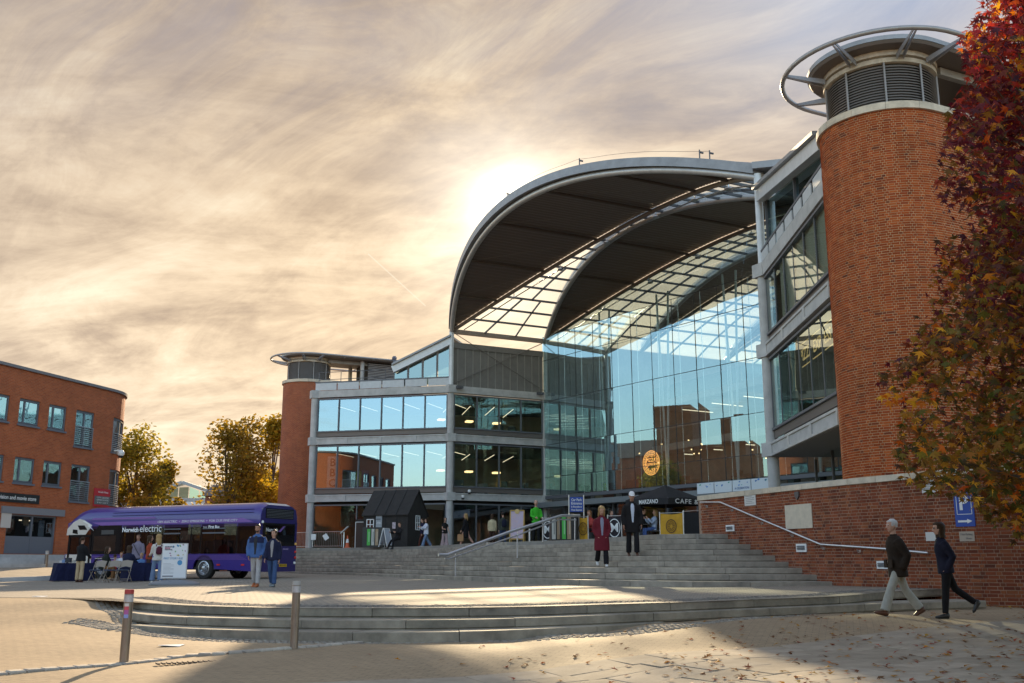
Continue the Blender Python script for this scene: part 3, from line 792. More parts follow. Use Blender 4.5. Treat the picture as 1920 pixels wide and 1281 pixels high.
# spandrel beams with recessed panels
def spandrel(A, B, z, h=.5, n=2, out=None, panel=True, m=CONC):
    d = (B - A); l = d.length; d.normalize(); nrm = V((d.y, -d.x, 0)); nrm = nrm if nrm.dot(CAM - A) > 0 else -nrm
    mb = MB(); w = l / n; e = .12
    mb.ob(A + UP * (z - h / 2) - nrm * .35, d * l, nrm * .45, UP * h)
    o = mb.build('spandrel_beam', m, hall)
    if panel:
        f = MB()                                             # raised border leaves panels recessed
        a0 = A + nrm * .1
        for i in range(n):
            x0 = a0 + d * (w * i)
            f.ob(x0 + UP * (z - h / 2), d * e, nrm * .05, UP * h); f.ob(x0 + d * (w - e) + UP * (z - h / 2), d * (e - .004), nrm * .05, UP * h)
            f.ob(x0 + d * e + UP * (z - h / 2), d * (w - 2 * e), nrm * .05, UP * .09); f.ob(x0 + d * e + UP * (z + h / 2 - .09), d * (w - 2 * e), nrm * .05, UP * .09)
        f.build('beam_border', m, o)
    return d, l, nrm
def window_row(A, B, z0, z1, n, gm, sill=.32, frame=FRAME, name='window_pane', inset=.12, mw=.07, md=.17):
    d = (B - A); l = d.length; d.normalize(); nrm = V((d.y, -d.x, 0)); nrm = nrm if nrm.dot(CAM - A) > 0 else -nrm
    o = A - nrm * inset
    e = .28
    w = (l - 2 * e) / n
    fr = MB()
    fr.ob(o + d * e + UP * z0, d * (l - 2 * e), nrm * .16, UP * .09); fr.ob(o + d * e + UP * (z1 - .09), d * (l - 2 * e), nrm * .16, UP * .09)
    if sill: fr.ob(o + d * .1 + UP * (z0 - sill), d * (l - .2), nrm * .06, UP * sill, 1)
    fr.build('window_frame', [frame, mat('brown_sill', (0.15, 0.125, 0.11), 0.5, 0.2)], hall)
    for i in range(n + 1):
        mb = MB(); mb.ob(o + d * (e + w * i - mw / 2) + UP * (z0 + .09), d * mw, nrm * md, UP * (z1 - z0 - .18)); mb.build('mullion', frame, hall)
    for i in range(n):
        mb = MB(); dn = random.uniform(-.006, .006)
        mb.ob(o + d * (e + w * i + mw / 2) + UP * (z0 + .09) + nrm * (.05 + dn), d * (w - mw), nrm * .02 + d * random.uniform(-.001, .001), UP * (z1 - z0 - .18)); mb.build(name, gm, hall)
for A, B, n, gm in ((W2, Lp, 6, G_BLUE), (Lp, Q(7.63, SPAN, 0), 4, G_SIDE)):
    for z in ZB: spandrel(A, B, z, .5, 4 if n == 6 else 2, panel=(z < 12))
    window_row(A, B, 5.85, 8.98, n, gm); window_row(A, B, 9.95, 12.42, n, gm)
    window_row(A, B, ZT, 4.75, 3 if n == 6 else 4, G_SHOP if n == 4 else G_SIDE, sill=0)
# parapet glass-and-metal panels of the left wing
d = (Lp - W2).normalized(); nn_ = V((d.y, -d.x, 0)); l = (Lp - W2).length
PAR = mat('pale_panel', (0.52, 0.54, 0.55), 0.5, var=0.08)
for i in range(6):
    mb = MB(); mb.ob(W2 + d * (l * i / 6 + .06) + UP * 13.04 + nn_ * .02, d * (l / 6 - .1), nn_ * .06, UP * .52); mb.build('parapet_panel', PAR, hall)
mb = MB(); mb.beam(W2 + UP * 13.62, Lp + UP * 13.62, .14, .08); mb.build('parapet_rail', FRAME, hall)
mb = MB()
for i in range(7): p0 = W2 + d * (l * i / 6) - nn_ * .6 + UP * 13.5; mb.tube([p0, p0 + UP * 1.0], .025, 6)
for zz_ in (13.95, 14.5): mb.tube([W2 - nn_ * .6 + UP * zz_, Lp - nn_ * .6 + UP * zz_], .025, 6)
mb.build('roof_railing', DSTEEL, hall)
# cladding of the side bay, rods, gutter beam
A, B = Lp, Q(7.63, SPAN, 0); d2 = (B - A).normalized(); n2 = V((d2.y, -d2.x, 0)); n2 = n2 if n2.dot(CAM - A) > 0 else -n2
mb = MB(); mb.ob(A + d2 * .15 + UP * 13.0 - n2 * .25, d2 * 7.3, n2 * .15, UP * 3.0); mb.ob(A + d2 * .15 + UP * 15.75 - n2 * .3, d2 * 7.3, n2 * .28, UP * .42); cl = mb.build('cladding', CLAD, hall)
for i in range(12):
    r_ = MB(); r_.ob(A + d2 * (.5 + i * .6) + UP * 13.0 - n2 * .1, d2 * .06, n2 * .05, UP * 2.75); r_.build('cladding_rib', RIB, cl)
for z0_, z1_ in ((13.1, 16.9), (16.9, 13.1)):
    r_ = MB(); r_.tube([A + UP * z0_ + n2 * .1, B + UP * z1_ + n2 * .1], .03, 6); r_.build('brace_rod', ROD, hall)
mb = MB(); mb.beam(A + UP * 16.95, B + UP * 16.95, .3, .3); mb.build('gutter_beam', BROWNPIPE, hall)
mb = MB(); A2, B2 = Rp, Q(7.63, 0, 0); mb.beam(A2 + UP * 16.95, B2 + UP * 16.95, .3, .3); mb.build('gutter_beam', BROWNPIPE, hall)
# roof edge canopy tip at the right post
mb = MB(); mb.prism([Rp + V(p) + UP * 17.25 for p in ((-.3, -.3, 0), (2.2, -1.4, -.15), (4.0, 1.2, 0), (.5, 1.5, .1))], (0, 0, .3)); mb.build('eave_tip', ROOFM, hall)
# left pavilion roof and glazing
def pavilion(A, dirv, n_, L_, zA, zB, npan, gm, inner):
    mb = MB(); mb.beam(A + UP * zA, A + dirv * L_ + UP * zB, .35, .5); mb.build('roof_edge_beam', WSTEEL, hall)
    mb = MB(); a0, a1 = A + UP * (zA + .27), A + dirv * L_ + UP * (zB + .27)
    mb.prism([a0 + n_ * .35, a1 + n_ * .35, a1 - n_ * 6, a0 - n_ * 6], (0, 0, .14)); mb.build('pitched_roof', ROOFM, hall)
    for i in range(npan):
        f0, f1 = i / npan + .01, (i + 1) / npan - .01
        mb = MB(); q = [A + dirv * (L_ * f0) + UP * 13.2, A + dirv * (L_ * f1) + UP * 13.2, A + dirv * (L_ * f1) + UP * (lerp(zA, zB, f1) - .25), A + dirv * (L_ * f0) + UP * (lerp(zA, zB, f0) - .25)]
        mb.prism([v - n_ * .25 for v in q], -n_ * .03); mb.build('gable_pane', gm, hall)
        mb = MB(); x = A + dirv * (L_ * f0) - n_ * .2; mb.beam(x + UP * 13.1, x + UP * (lerp(zA, zB, f0) - .2), .07, .1); mb.build('mullion', FRAME, hall)
G_GAB = glass('gable_glass', (0.35, 0.45, 0.46), (0.6, 0.78, 0.84), 0.30, 0.7, wav=0.06)
pavilion(Lp, V((-.97, .24, 0)), nn_, 4.4, 16.25, 14.35, 4, G_GAB, 0)
dR = (W3 - Rp).normalized(); nR = V((-dR.y, dR.x, 0)); nR = nR if nR.x < 0 else -nR
pavilion(Rp + dR * .3, dR, nR, 9.6, 16.0, 13.95 + .35, 2, G_GAB, 0)
# right wing
for z in ZB: spandrel(Rp, W3, z, .55, 3, panel=(z < 12))
for i in range(7):
    mb = MB(); mb.ob(Rp + dR * (.3 + i * 1.38) + UP * 13.08 + nR * .02, dR * 1.1, nR * .05, UP * .42); mb.build('parapet_panel', PAR, hall)
mb = MB(); mb.beam(Rp + UP * 13.58, W3 + UP * 13.58, .16, .09); mb.build('parapet_rail', FRAME, hall)
window_row(Rp, W3, 5.95, 8.95, 6, G_RIGHT, mw=.06, md=.085); window_row(Rp, W3, 9.9, 12.42, 6, G_RIGHT2, mw=.06, md=.085)
REFL_SLAT = mat('pale_reflection', (0.66, 0.66, 0.55), 0.7)  # pale slats standing in for the roof's ribbed reflection in the upper panes
blv = MB()
for k in range(34): blv.ob(Rp + dR * 2.3 - nR * .2 + UP * (9.95 + k * .072), dR * 7.4, nR * .03, UP * .055)
blv.build('reflection_slats', REFL_SLAT, hall)
GOLD = mat('gold_lettering', (0.75, 0.52, 0.2), 0.4, 0.3, emit=(1, .66, .25), estr=.35)
text('window_lettering', 'PIZZA EXPRESS', Rp + dR * 6.2 - nR * .30 + UP * 8.2, dR, UP, .62, GOLD, hall, bold=.01)
mb = MB()
for zz_ in (8.62, 7.78): mb.ob(Rp + dR * 3.9 - nR * .3 + UP * zz_, dR * 4.6, nR * .01, UP * .035)
mb.build('lettering_rule', GOLD, hall)
SOFF2 = mat('wing_soffit', (0.19, 0.185, 0.18), 0.7)
mb = MB(); mb.prism([Rp + UP * 4.9 + nR * .05, W3 + UP * 4.9 + nR * .05, W3 + UP * 4.9 - nR * 8, Rp + UP * 4.9 - nR * 8], (0, 0, .06)); mb.build('wing_soffit', SOFF2, hall)
a_, b_ = Rp + V((1.9, .6, 0)), W3 + V((1.2, .8, 0))
mb = MB(); mb.quad(a_ + UP * 2.45, b_ + UP * 2.45, b_ + UP * 4.88, a_ + UP * 4.88); mb.build('ground_floor_glass', G_SIDE, hall)
for f in (0, .35, .7, .99):
    mb = MB(); x = lerp(a_, b_, f); mb.beam(x + UP * 2.45, x + UP * 4.88, .08, .1); mb.build('mullion', FRAME, hall)
mb = MB(); mb.beam(a_ + UP * 3.6, b_ + UP * 3.6, .06, .06); mb.build('transom', FRAME, hall)
# rooms: floors, ceilings and back walls behind the windows
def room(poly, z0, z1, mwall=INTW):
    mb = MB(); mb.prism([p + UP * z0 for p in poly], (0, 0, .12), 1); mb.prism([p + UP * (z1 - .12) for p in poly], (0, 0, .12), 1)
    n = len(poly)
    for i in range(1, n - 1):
        a, b = poly[i], poly[i + 1]; mb.quad(a + UP * (z0 + .12), b + UP * (z0 + .12), b + UP * (z1 - .12), a + UP * (z1 - .12), 0)
    return mb
nl = -nn_
wingL = [W2 + nl * .5, W2 + nl * 7, Lp + nl * 9 + av * 7, Q(7.6, SPAN, 0) + bv * .4, Lp + nl * .4 + bv * .3]
for z0_, z1_ in ((4.98, 9.05), (9.1, 12.5), (ZT - .02, 4.95)):
    mb = MB(); mb.prism([p + UP * (z0_ + .02) for p in wingL], (0, 0, .1), 1); mb.prism([p + UP * (z1_ - .15) for p in wingL], (0, 0, .1), 1)
    mb.quad(wingL[1] + UP * z0_, wingL[2] + UP * z0_, wingL[2] + UP * z1_, wingL[1] + UP * z1_, 0); mb.quad(wingL[0] + UP * z0_, wingL[1] + UP * z0_, wingL[1] + UP * z1_, wingL[0] + UP * z1_, 0)
    mb.quad(wingL[2] + UP * z0_, wingL[3] + UP * z0_, wingL[3] + UP * z1_, wingL[2] + UP * z1_, 0)
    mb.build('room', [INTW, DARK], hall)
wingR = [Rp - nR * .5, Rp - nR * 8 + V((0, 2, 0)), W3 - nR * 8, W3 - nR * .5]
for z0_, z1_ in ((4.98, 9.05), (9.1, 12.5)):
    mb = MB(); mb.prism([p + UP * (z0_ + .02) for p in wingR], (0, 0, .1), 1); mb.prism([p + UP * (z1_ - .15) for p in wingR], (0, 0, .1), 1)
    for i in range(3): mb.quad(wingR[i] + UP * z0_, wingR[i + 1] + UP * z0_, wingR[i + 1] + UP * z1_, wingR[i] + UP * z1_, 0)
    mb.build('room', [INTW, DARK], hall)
# ceiling strip lights in the left wing, one per desk row
for z_ in (8.55, 12.05):
    for k in range(6):
        o_ = W2 + (Lp - W2) * ((k + .7) / 6) + nl * (1.4 + .25 * (k % 3)) + UP * z_
        mb = MB(); mb.beam(o_, o_ + nl * 2.6 + av * .3, .035, .03); mb.build('strip_light', LAMP, hall)
    for k in range(4):
        o_ = Lp + av * (.4 + k * 1.75) + bv * (1.0 + .4 * (k % 2)) + UP * (z_ - .2)
        mb = MB(); mb.beam(o_, o_ + bv * 4.2 + av * 1.2, .035, .03); mb.build('strip_light', LAMP, hall)
for z_ in (7.4, 11.2):                                     # warm wall washers deep in the rooms
    for k in range(3):
        mb = MB(); mb.box(Lp + av * (1.2 + 2.3 * k) + bv * 4.6 + UP * z_, (.5, .5, .12), .4); mb.build('wall_lamp', LAMPW, hall)
# furniture seen through the side windows
rnd = random.Random(9)
for z_ in (5.1, 9.22):
    for k in range(9):
        o_ = Lp + av * rnd.uniform(.6, 7) + bv * rnd.uniform(.8, 3) + UP * z_
        mb = MB(); hh = rnd.uniform(.7, 1.7); mb.box(o_ + UP * hh / 2, (rnd.uniform(.3, .9), rnd.uniform(.2, .6), hh), rnd.uniform(0, 3))
        mb.build('office_furniture', mat('furn%d' % (k % 4), [(0.05, 0.05, 0.06), (0.2, 0.17, 0.14), (0.10, 0.13, 0.12), (0.3, 0.3, 0.28)][k % 4], 0.7), hall)
# BBC lettering board behind the first pane
o_ = W2 + (Lp - W2) * (1.55 / 10.44) + nl * .14
dL = (Lp - W2).normalized()
mb = MB(); mb.ob(o_ - dL * .42 + UP * 5.95, dL * .84, nl * .04, UP * 2.25); bb = mb.build('lettered_board', mat('pale_board', (0.75, 0.75, 0.66), 0.6), hall)
for k, ch in enumerate('BBC'): text('letter', ch, o_ - nl * .02 + UP * (7.75 - k * .74), dL, UP, .78, BLACK, bb, bold=.02)
o_ = W2 + (Lp - W2) * (3.35 / 10.44) + nl * .7
HIVIS = mat('hi_vis', (0.55, 0.75, 0.02), 0.6); PURP = mat('purple_cloth', (0.12, 0.05, 0.20), 0.8)
mb = MB(); mb.loft([[o_ + dL * (a * w) + nl * (b * .12) + UP * z_ for a, b in ((-1, -1), (1, -1), (1, 1), (-1, 1))] for w, z_ in ((.17, 6.1), (.16, 6.5), (.2, 6.9), (.12, 7.15))]); mb.build('hanging_vest', HIVIS, hall)
mb = MB(); mb.ob(o_ + dL * .15 + nl * .2 + UP * 5.9, dL * .5, nl * .1, UP * 1.3); mb.build('office_furniture', PURP, hall)
mb = MB(); mb.ob(o_ - dL * .6 + nl * .5 + UP * 6.0, dL * .7, nl * .1, UP * .7); mb.build('office_furniture', mat('red_board', (0.3, .04, .03), 0.7), hall)
# main glass wall
def GS(t): return 7.45 + (SPAN - t) * .1477                    # the glass wall turns away from the arch plane
def GQ(t, z, o=0.0): return Q(GS(t) - .10 * (z - 5.45) / 11.55 + o, t, z)
ge = (Q(GS(0), 0, 0) - Q(GS(SPAN), SPAN, 0)).normalized(); gn = V((-ge.y, ge.x, 0)); gn = gn if gn.dot(av) > 0 else -gn
rowsz = [5.45, 6.75, 9.1, 12.3, 15.4, 17.2]; ncol = 17
ZS_G = 17.2
for i in range(ncol):
    t0, t1 = SPAN * i / ncol, SPAN * (i + 1) / ncol
    for j in range(5):
        mb = MB(); j0 = random.uniform(-.007, .007); j1 = random.uniform(-.006, .006)
        q = [GQ(t0 + .012, rowsz[j] + .012, j0), GQ(t1 - .012, rowsz[j] + .012, -j0), GQ(t1 - .012, rowsz[j + 1] - .012, j1 - j0), GQ(t0 + .012, rowsz[j + 1] - .012, j0 + j1)]
        mb.prism(q, av * .016); mb.build('glass_pane', G_MAIN, hall)
JOINT = mat('dark_joint', (.03, .035, .04), .6)
for i in range(1, ncol):
    mb = MB(); t = SPAN * i / ncol; mb.beam(GQ(t, 5.45, -.004), GQ(t, ZS_G, -.004), .03, .03, up=gn); mb.build('glass_joint', JOINT, hall)
for z in rowsz[1:]:
    mb = MB(); mb.beam(GQ(.05, z, -.004), GQ(SPAN - .05, z, -.004), .03, .03); mb.build('glass_joint', JOINT, hall)
# lunette of glass leaning back to the second shell's rear arch
def lun(t, f): return lerp(GQ(t, ZS_G), arch(t, 7.63, 3.55) + UP * .02, f)
for i in range(ncol):
    t0, t1 = SPAN * i / ncol + .012, SPAN * (i + 1) / ncol - .012
    for f0, f1 in ((0.0, .5), (.5, 1)):
        if min((lun(t0, 1) - lun(t0, 0)).length, (lun(t1, 1) - lun(t1, 0)).length) < 1.6 and f0 > 0: continue
        ff1 = 1 if f0 == 0 and min((lun(t0, 1) - lun(t0, 0)).length, (lun(t1, 1) - lun(t1, 0)).length) < 1.6 else f1
        mb = MB(); mb.prism([lun(t0, f0 + .004), lun(t1, f0 + .004), lun(t1, ff1 - .004), lun(t0, ff1 - .004)], av * .016); mb.build('glass_pane', G_MAIN, hall)
# bolts/spiders, masts and tension rods behind the glass
SP = MB()
for i in range(1, ncol):
    for z in rowsz[1:-1]:
        c_ = GQ(SPAN * i / ncol, z, .06); SP.beam(c_ - bv * .22, c_ + bv * .22, .03, .03); SP.beam(c_ - UP * .12, c_ + UP * .12, .03, .03); SP.tube([c_, c_ + av * .5], .025, 5)
SP.build('glass_spider', STEEL, hall, kind='stuff')
MAST = mat('mast_paint', (0.66, 0.72, 0.72), 0.4)
for i in (2, 5, 8, 11, 14):
    t = SPAN * i / ncol
    mb = MB(); a0 = GQ(t, 5.3, .9)
    mb.tube([a0, GQ(t - .55, ZS + 1.2, 1.0)], .07, 8); mb.tube([a0, GQ(t + .55, ZS + 1.2, 1.0)], .07, 8)
    mb.build('mast', MAST, hall, smooth=True)
for i in range(1, ncol):
    mb = MB(); t = SPAN * i / ncol; mb.tube([GQ(t, 5.3, .5), GQ(t, ZS + .4, .5)], .018, 5); mb.build('tension_rod', STEEL, hall)
mb = MB()
for z in (9.1, 12.3, 15.4): mb.tube([GQ(.3, z, .5), GQ(SPAN - .3, z, .5)], .014, 5)
mb.build('tension_cable', STEEL, hall)
# foot of the glass wall: sill, canopy, ground-floor screens
mb = MB(); mb.ob(GQ(0, 5.18, -.12), -ge * 33.6, gn * .3, UP * .22); mb.build('glass_sill', FRAME, hall)
mb = MB(); mb.ob(GQ(0, 4.55, -.9), -ge * 33.4, gn * 1.0, UP * .35); mb.build('entrance_canopy', mat('canopy_grey', (0.20, 0.22, 0.23), 0.5, 0.3), hall)
for i in range(13):
    t0 = SPAN * i / 13
    mb = MB(); mb.beam(GQ(t0, ZT, -.1), GQ(t0, 4.55, -.1), .1, .14); mb.build('mullion', FRAME, hall)
    mb = MB(); mb.ob(GQ(t0 + .08, ZT + .05), -ge * (SPAN / 13 - .16), gn * .02, UP * 2.9); mb.build('shop_pane', G_SHOP, hall)
# inside of the hall
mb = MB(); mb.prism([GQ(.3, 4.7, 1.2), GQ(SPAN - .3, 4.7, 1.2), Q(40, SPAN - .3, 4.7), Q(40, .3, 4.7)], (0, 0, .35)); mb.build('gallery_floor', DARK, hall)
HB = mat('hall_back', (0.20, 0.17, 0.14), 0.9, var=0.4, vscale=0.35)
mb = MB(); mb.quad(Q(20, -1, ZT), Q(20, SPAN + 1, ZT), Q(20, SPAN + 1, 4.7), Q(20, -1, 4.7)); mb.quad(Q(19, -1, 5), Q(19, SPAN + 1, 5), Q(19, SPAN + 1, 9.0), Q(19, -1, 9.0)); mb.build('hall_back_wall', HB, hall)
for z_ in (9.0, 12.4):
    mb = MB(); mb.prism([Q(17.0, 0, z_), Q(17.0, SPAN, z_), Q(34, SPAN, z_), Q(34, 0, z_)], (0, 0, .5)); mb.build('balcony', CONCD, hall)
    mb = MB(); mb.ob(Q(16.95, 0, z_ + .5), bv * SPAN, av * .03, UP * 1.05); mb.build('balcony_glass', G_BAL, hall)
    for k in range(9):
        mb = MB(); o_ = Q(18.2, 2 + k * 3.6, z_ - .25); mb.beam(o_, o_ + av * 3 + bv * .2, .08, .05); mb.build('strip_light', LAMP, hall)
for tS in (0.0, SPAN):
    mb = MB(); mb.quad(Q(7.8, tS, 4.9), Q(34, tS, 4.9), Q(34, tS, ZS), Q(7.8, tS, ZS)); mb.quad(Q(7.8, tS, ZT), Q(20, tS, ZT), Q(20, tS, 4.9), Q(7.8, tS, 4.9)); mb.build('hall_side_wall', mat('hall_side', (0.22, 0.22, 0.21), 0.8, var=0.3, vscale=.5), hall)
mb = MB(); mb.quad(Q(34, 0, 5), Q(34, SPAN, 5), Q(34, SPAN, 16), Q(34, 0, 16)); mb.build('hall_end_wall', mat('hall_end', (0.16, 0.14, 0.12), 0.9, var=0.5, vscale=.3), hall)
rnd = random.Random(4)
for k in range(34):
    t = rnd.uniform(1, 26); s_ = GS(t) + rnd.uniform(1.2, 7); z_ = rnd.uniform(7.3, 9.0)
    mb = MB(); mb.ball(Q(s_, t, z_), .055, 6); mb.build('pendant_lamp', LAMPW, hall)
for k in range(46):                                       # tables and seats along the gallery edge
    t = rnd.uniform(.8, SPAN - 1); s_ = GS(t) + rnd.uniform(1.4, 4); h_ = rnd.uniform(.5, 1.2)
    mb = MB(); mb.box(Q(s_, t, 5.05 + h_ / 2), (rnd.uniform(.3, .8), rnd.uniform(.3, .7), h_), rnd.uniform(0, 3)); mb.build('restaurant_seat', mat('rs%d' % (k % 4), [(0.04, .03, .03), (.12, .05, .03), (.06, .07, .06), (.2, .16, .1)][k % 4], .7), hall)
# round restaurant emblem behind the glass
EM = mat('lit_emblem', (.5, .2, .05), .4, emit=(1.0, .42, .11), estr=0.6)
ec = at_plane(1221, 868, GQ(10, 8, .12), gn)
cR = .80
mb = MB()
def annulus(c_, ux, r0, r1, n=40, a0=0, a1=2 * pi, d_=av * .04):
    for i in range(n):
        A0, A1 = a0 + (a1 - a0) * i / n, a0 + (a1 - a0) * (i + 1) / n
        f = lambda r, a: c_ + ux * (r * cos(a)) + UP * (r * sin(a))
        mb.quad(f(r0, A0), f(r1, A0), f(r1, A1), f(r0, A1))
ux_ = ge
annulus(ec, ux_, cR * .92, cR)
annulus(ec, ux_, cR * .66, cR * .73)
for i in range(26): annulus(ec, ux_, cR * .77, cR * .88, 3, i * 2 * pi / 26, i * 2 * pi / 26 + .17)
for i in range(16): annulus(ec, ux_, cR * (.45 + .06 * (i % 3)), cR * (.62 + .03 * (i % 2)), 3, (i + .2) * 2 * pi / 16 , i * 2 * pi / 16 + .3)
emb = mb.build('lit_emblem', EM, hall)
text('emblem_text', 'PIZZA', ec + UP * .17 - gn * .02, ux_, UP, .33, EM, emb, bold=.02); text('emblem_text', 'EXPRESS', ec - UP * .12 - gn * .02, ux_, UP, .27, EM, emb, bold=.02)
# printed hoarding at the foot of the glass, right end
HOARD = mat('printed_hoarding', (0.70, 0.76, 0.80), 0.5)
h0, h1 = at_plane(1306, 909, GQ(10, 8, -.9), gn), at_plane(1444, 893, GQ(10, 8, -.9), gn)
hz = (h0.z + h1.z) / 2 - .62; hl = V((h1.x - h0.x, h1.y - h0.y, 0)).length; rnd = random.Random(2)
for i in range(4):
    o_ = V((h0.x, h0.y, 0)) + ge * (hl * i / 4 + .03)
    mb = MB(); mb.ob(o_ + UP * hz, ge * (hl / 4 - .06), gn * .05, UP * .62); hb = mb.build('hoarding_panel', HOARD, hall)
    cc = [(0.05, .2, .5), (.05, .4, .3), (.1, .3, .7)]
    for k in range(4):
        f = MB(); o2 = o_ + ge * rnd.uniform(.15, hl / 4 - .3) + UP * (hz + rnd.uniform(.25, .5)) - gn * .012; w_ = rnd.uniform(.06, .14)
        f.add([o2, o2 + ge * w_ + UP * .05, o2 + ge * w_ * .8 + UP * w_ * .9, o2 - ge * .03 + UP * w_ * .7], [(0, 1, 2, 3)]); f.build('printed_mark', mat('pm%d' % (k % 3), cc[k % 3], .6), hb)
    if i == 2: text('lettering', 'A CELEBRATION', o_ + ge * (hl / 8) + UP * (hz + .16) - gn * .01, ge, UP, .17, mat('blue_print', (0.03, .12, .35), .6), hb, width=hl / 4 * .75)
# small cameras and camera dome on the lower beam
for x, y in ((880, 921), (868, 931)):
    c_ = at_plane(x, y, Lp - bv * .35, bv)
    mb = MB(); mb.ball(c_, .13, 10); mb.ball(c_ - UP * .13, .10, 8, 1); mb.build('camera_dome', [WHITE, BLACK], hall, smooth=True)
for x, y in ((862, 726), (1013, 738)):
    c_ = at_plane(x, y, Lp - bv * .45, bv); mb = MB(); mb.box(c_, (.45, .3, .18), .5); mb.build('floodlight', DSTEEL, hall)
# ================================================================== brick towers
def tower(C, rho, r, z0, zt_, label, detail, straight=7.0, src=None):
    C = V((C[0], C[1], 0))
    tw = thing('brick_tower', label, 'tower', (C.x, C.y, z0))
    a = av; bn = -bv if True else bv
    # path: near straight side (from far along +a), round the drum, to the other side
    half = pi * rho
    def path(s, rr=rho):
        s -= straight
        if s < 0: p = C + a * (-s) + (-bv) * rr; return p, -a, -bv
        ang = s / rr if s < pi * rr else pi
        if s > pi * rr: e = s - pi * rr; return C + a * e + bv * rr, a, bv
        n = (-bv) * cos(ang) + (-a) * sin(ang); t = (-bv) * (-sin(ang)) + (-a) * cos(ang)
        return C + n * rr, t, n
    Ltot = straight * 2 + pi * rho
    N_ = [straight * i / 3 for i in range(3)] + [straight + pi * rho * i / 36 for i in range(37)] + [straight + pi * rho + straight * (i + 1) / 3 for i in range(3)]
    mb = MB(); uv = []
    for s in N_:
        p, t, n = path(s)
        for z in (z0, zt_): mb.v.append((p.x, p.y, z)); uv.append((s, z))
    for i in range(len(N_) - 1): mb.f.append((2 * i, 2 * i + 2, 2 * i + 3, 2 * i + 1)); mb.m.append(0)
    mb.uv = uv
    mb.build('tower_wall', MORTAR if detail else BRICKFAR, tw, smooth=True)
    if detail: bricks(tw, path, Ltot - straight - .7, z0, zt_ - .01, BRICK, .075, 21, 300, vis)
    # coping
    s = 0
    while s < Ltot - .1:
        e = min(Ltot, s + .95); mb = MB(); rings = []
        for j in range(6):
            p, t, n = path(lerp(s + .004, e - .004, j / 5)); q0 = p + n * .10; q1 = p - n * .5
            rings.append([V((q0.x, q0.y, zt_)), V((q1.x, q1.y, zt_)), V((q1.x, q1.y, zt_ + .24)), V((q0.x, q0.y, zt_ + .22))])
        mb.loft(rings); mb.build('coping_stone', COPING, tw); s = e
    zl = zt_ + .23; zh = zl + 1.42
    # deck
    dk_ = MB(); dk_.prism([path(s)[0] + UP * (zl - .25) for s in N_], (0, 0, .1)); dk_.build('tower_deck', CONCD, tw)
    # louvre drum
    mb = MB(); mb.cyl((C.x, C.y, zl), r - .10, zh - zl, 40); dr = mb.build('louvre_drum', DARK, tw, smooth=True)
    ns = 15
    for k in range(ns):
        z = zl + .06 + k * (zh - zl - .1) / ns; mb = MB(); rings = []
        for (q, dz) in ((r, 0), (r - .09, .085), (r - .095, .065), (r - .015, -.012)):
            rings.append((q, dz))
        n = 36; vv = []
        mb.loft([[C + V(((q) * cos(2 * pi * j / n), (q) * sin(2 * pi * j / n), z + dz)) for (q, dz) in rings] for j in range(n)], closed=True)
        mb.build('louvre_slat', SLAT, dr)
    for j in range(9):
        an = 2 * pi * j / 9 + .25; x = C + V((cos(an), sin(an), 0)) * (r + .015)
        mb = MB(); mb.beam(x + UP * zl, x + UP * zh, .05, .05); mb.build('louvre_post', SLAT, dr)
    # pale collar rings
    zc = zh
    for q, h_ in ((r + .05, .14), (r - .04, .08), (r + .07, .16)):
        mb = MB(); mb.cyl((C.x, C.y, zc), q, h_, 40); mb.build('collar', COPING if h_ > .10 else CONCD, tw, smooth=True); zc += h_
    # canopy: stadium plate with sloped rim, and a ring rail held by brackets
    def stad(rr, ln, n=26):
        pts = [C - bv * rr + a * ln]
        for i in range(n + 1):
            an = pi * i / n; pts.append(C + (-bv) * (rr * cos(an)) + (-a) * (rr * sin(an)))
        pts.append(C + bv * rr + a * ln); return pts
    ln = straight
    mb = MB(); rc = r + .50
    mb.loft([[p + UP * zc for p in stad(r + .0, ln)], [p + UP * (zc + .03) for p in stad(rc - .05, ln)], [p + UP * (zc + .10) for p in stad(rc, ln)], [p + UP * (zc + .24) for p in stad(rc, ln)]], 0)
    cp = mb.build('canopy', [mat('canopy_board', (0.155, 0.125, 0.105), .6, .1)], tw)
    mb = MB(); mb.loft([[p + UP * (zc + .12) for p in stad(rc + .03, ln)], [p + UP * (zc + .26) for p in stad(rc + .03, ln)], [p + UP * (zc + .27) for p in stad(rc - .3, ln)]]); mb.build('canopy_rim', ROOFM, cp)
    mb = MB(); mb.tube([p + UP * (zc + .02) for p in stad(rc + .82, ln)], .075, 10); rg = mb.build('ring_rail', mat('ring_steel', (0.36, 0.34, 0.33), .45, .5, var=.1), tw, smooth=True)
    for an in (-.15, .45, 1.25, 2.05, 2.85):
        dd = (-bv) * cos(an) + (-a) * sin(an); tt = (-bv) * -sin(an) + (-a) * cos(an)
        mb = MB(); i0, i1 = C + dd * (r + .08), C + dd * (rc + .82)
        for sgn in (-1, 1):
            mb.prism([i0 + UP * (zc - .32) + tt * (.10 * sgn), i0 + UP * (zc - .14) + tt * (.10 * sgn), i1 + UP * (zc + .06) + tt * (.04 * sgn), i1 + UP * (zc - .02) + tt * (.04 * sgn)], tt * .025)
        mb.build('bracket', mat('bracket_steel', (0.33, 0.32, 0.32), .5, .3), tw)
    for f in (2.2, 4.6, 6.6):
        for sg in (-1, 1):
            mb = MB(); x = C + a * f + bv * sg * (r); mb.beam(x + UP * (zc + .1), C + a * f + bv * sg * (rc + .82) + UP * (zc + .03), .06, .10); mb.build('bracket', SLAT, tw)
    # plant enclosure under the far half of the canopy
    for sg in (-1, 1):
        mb = MB(); x = C + a * 3.9 + bv * sg * (r - .1); mb.cyl((x.x, x.y, zl), .16, zc - zl, 12); mb.build('canopy_column', CONC, tw, smooth=True)
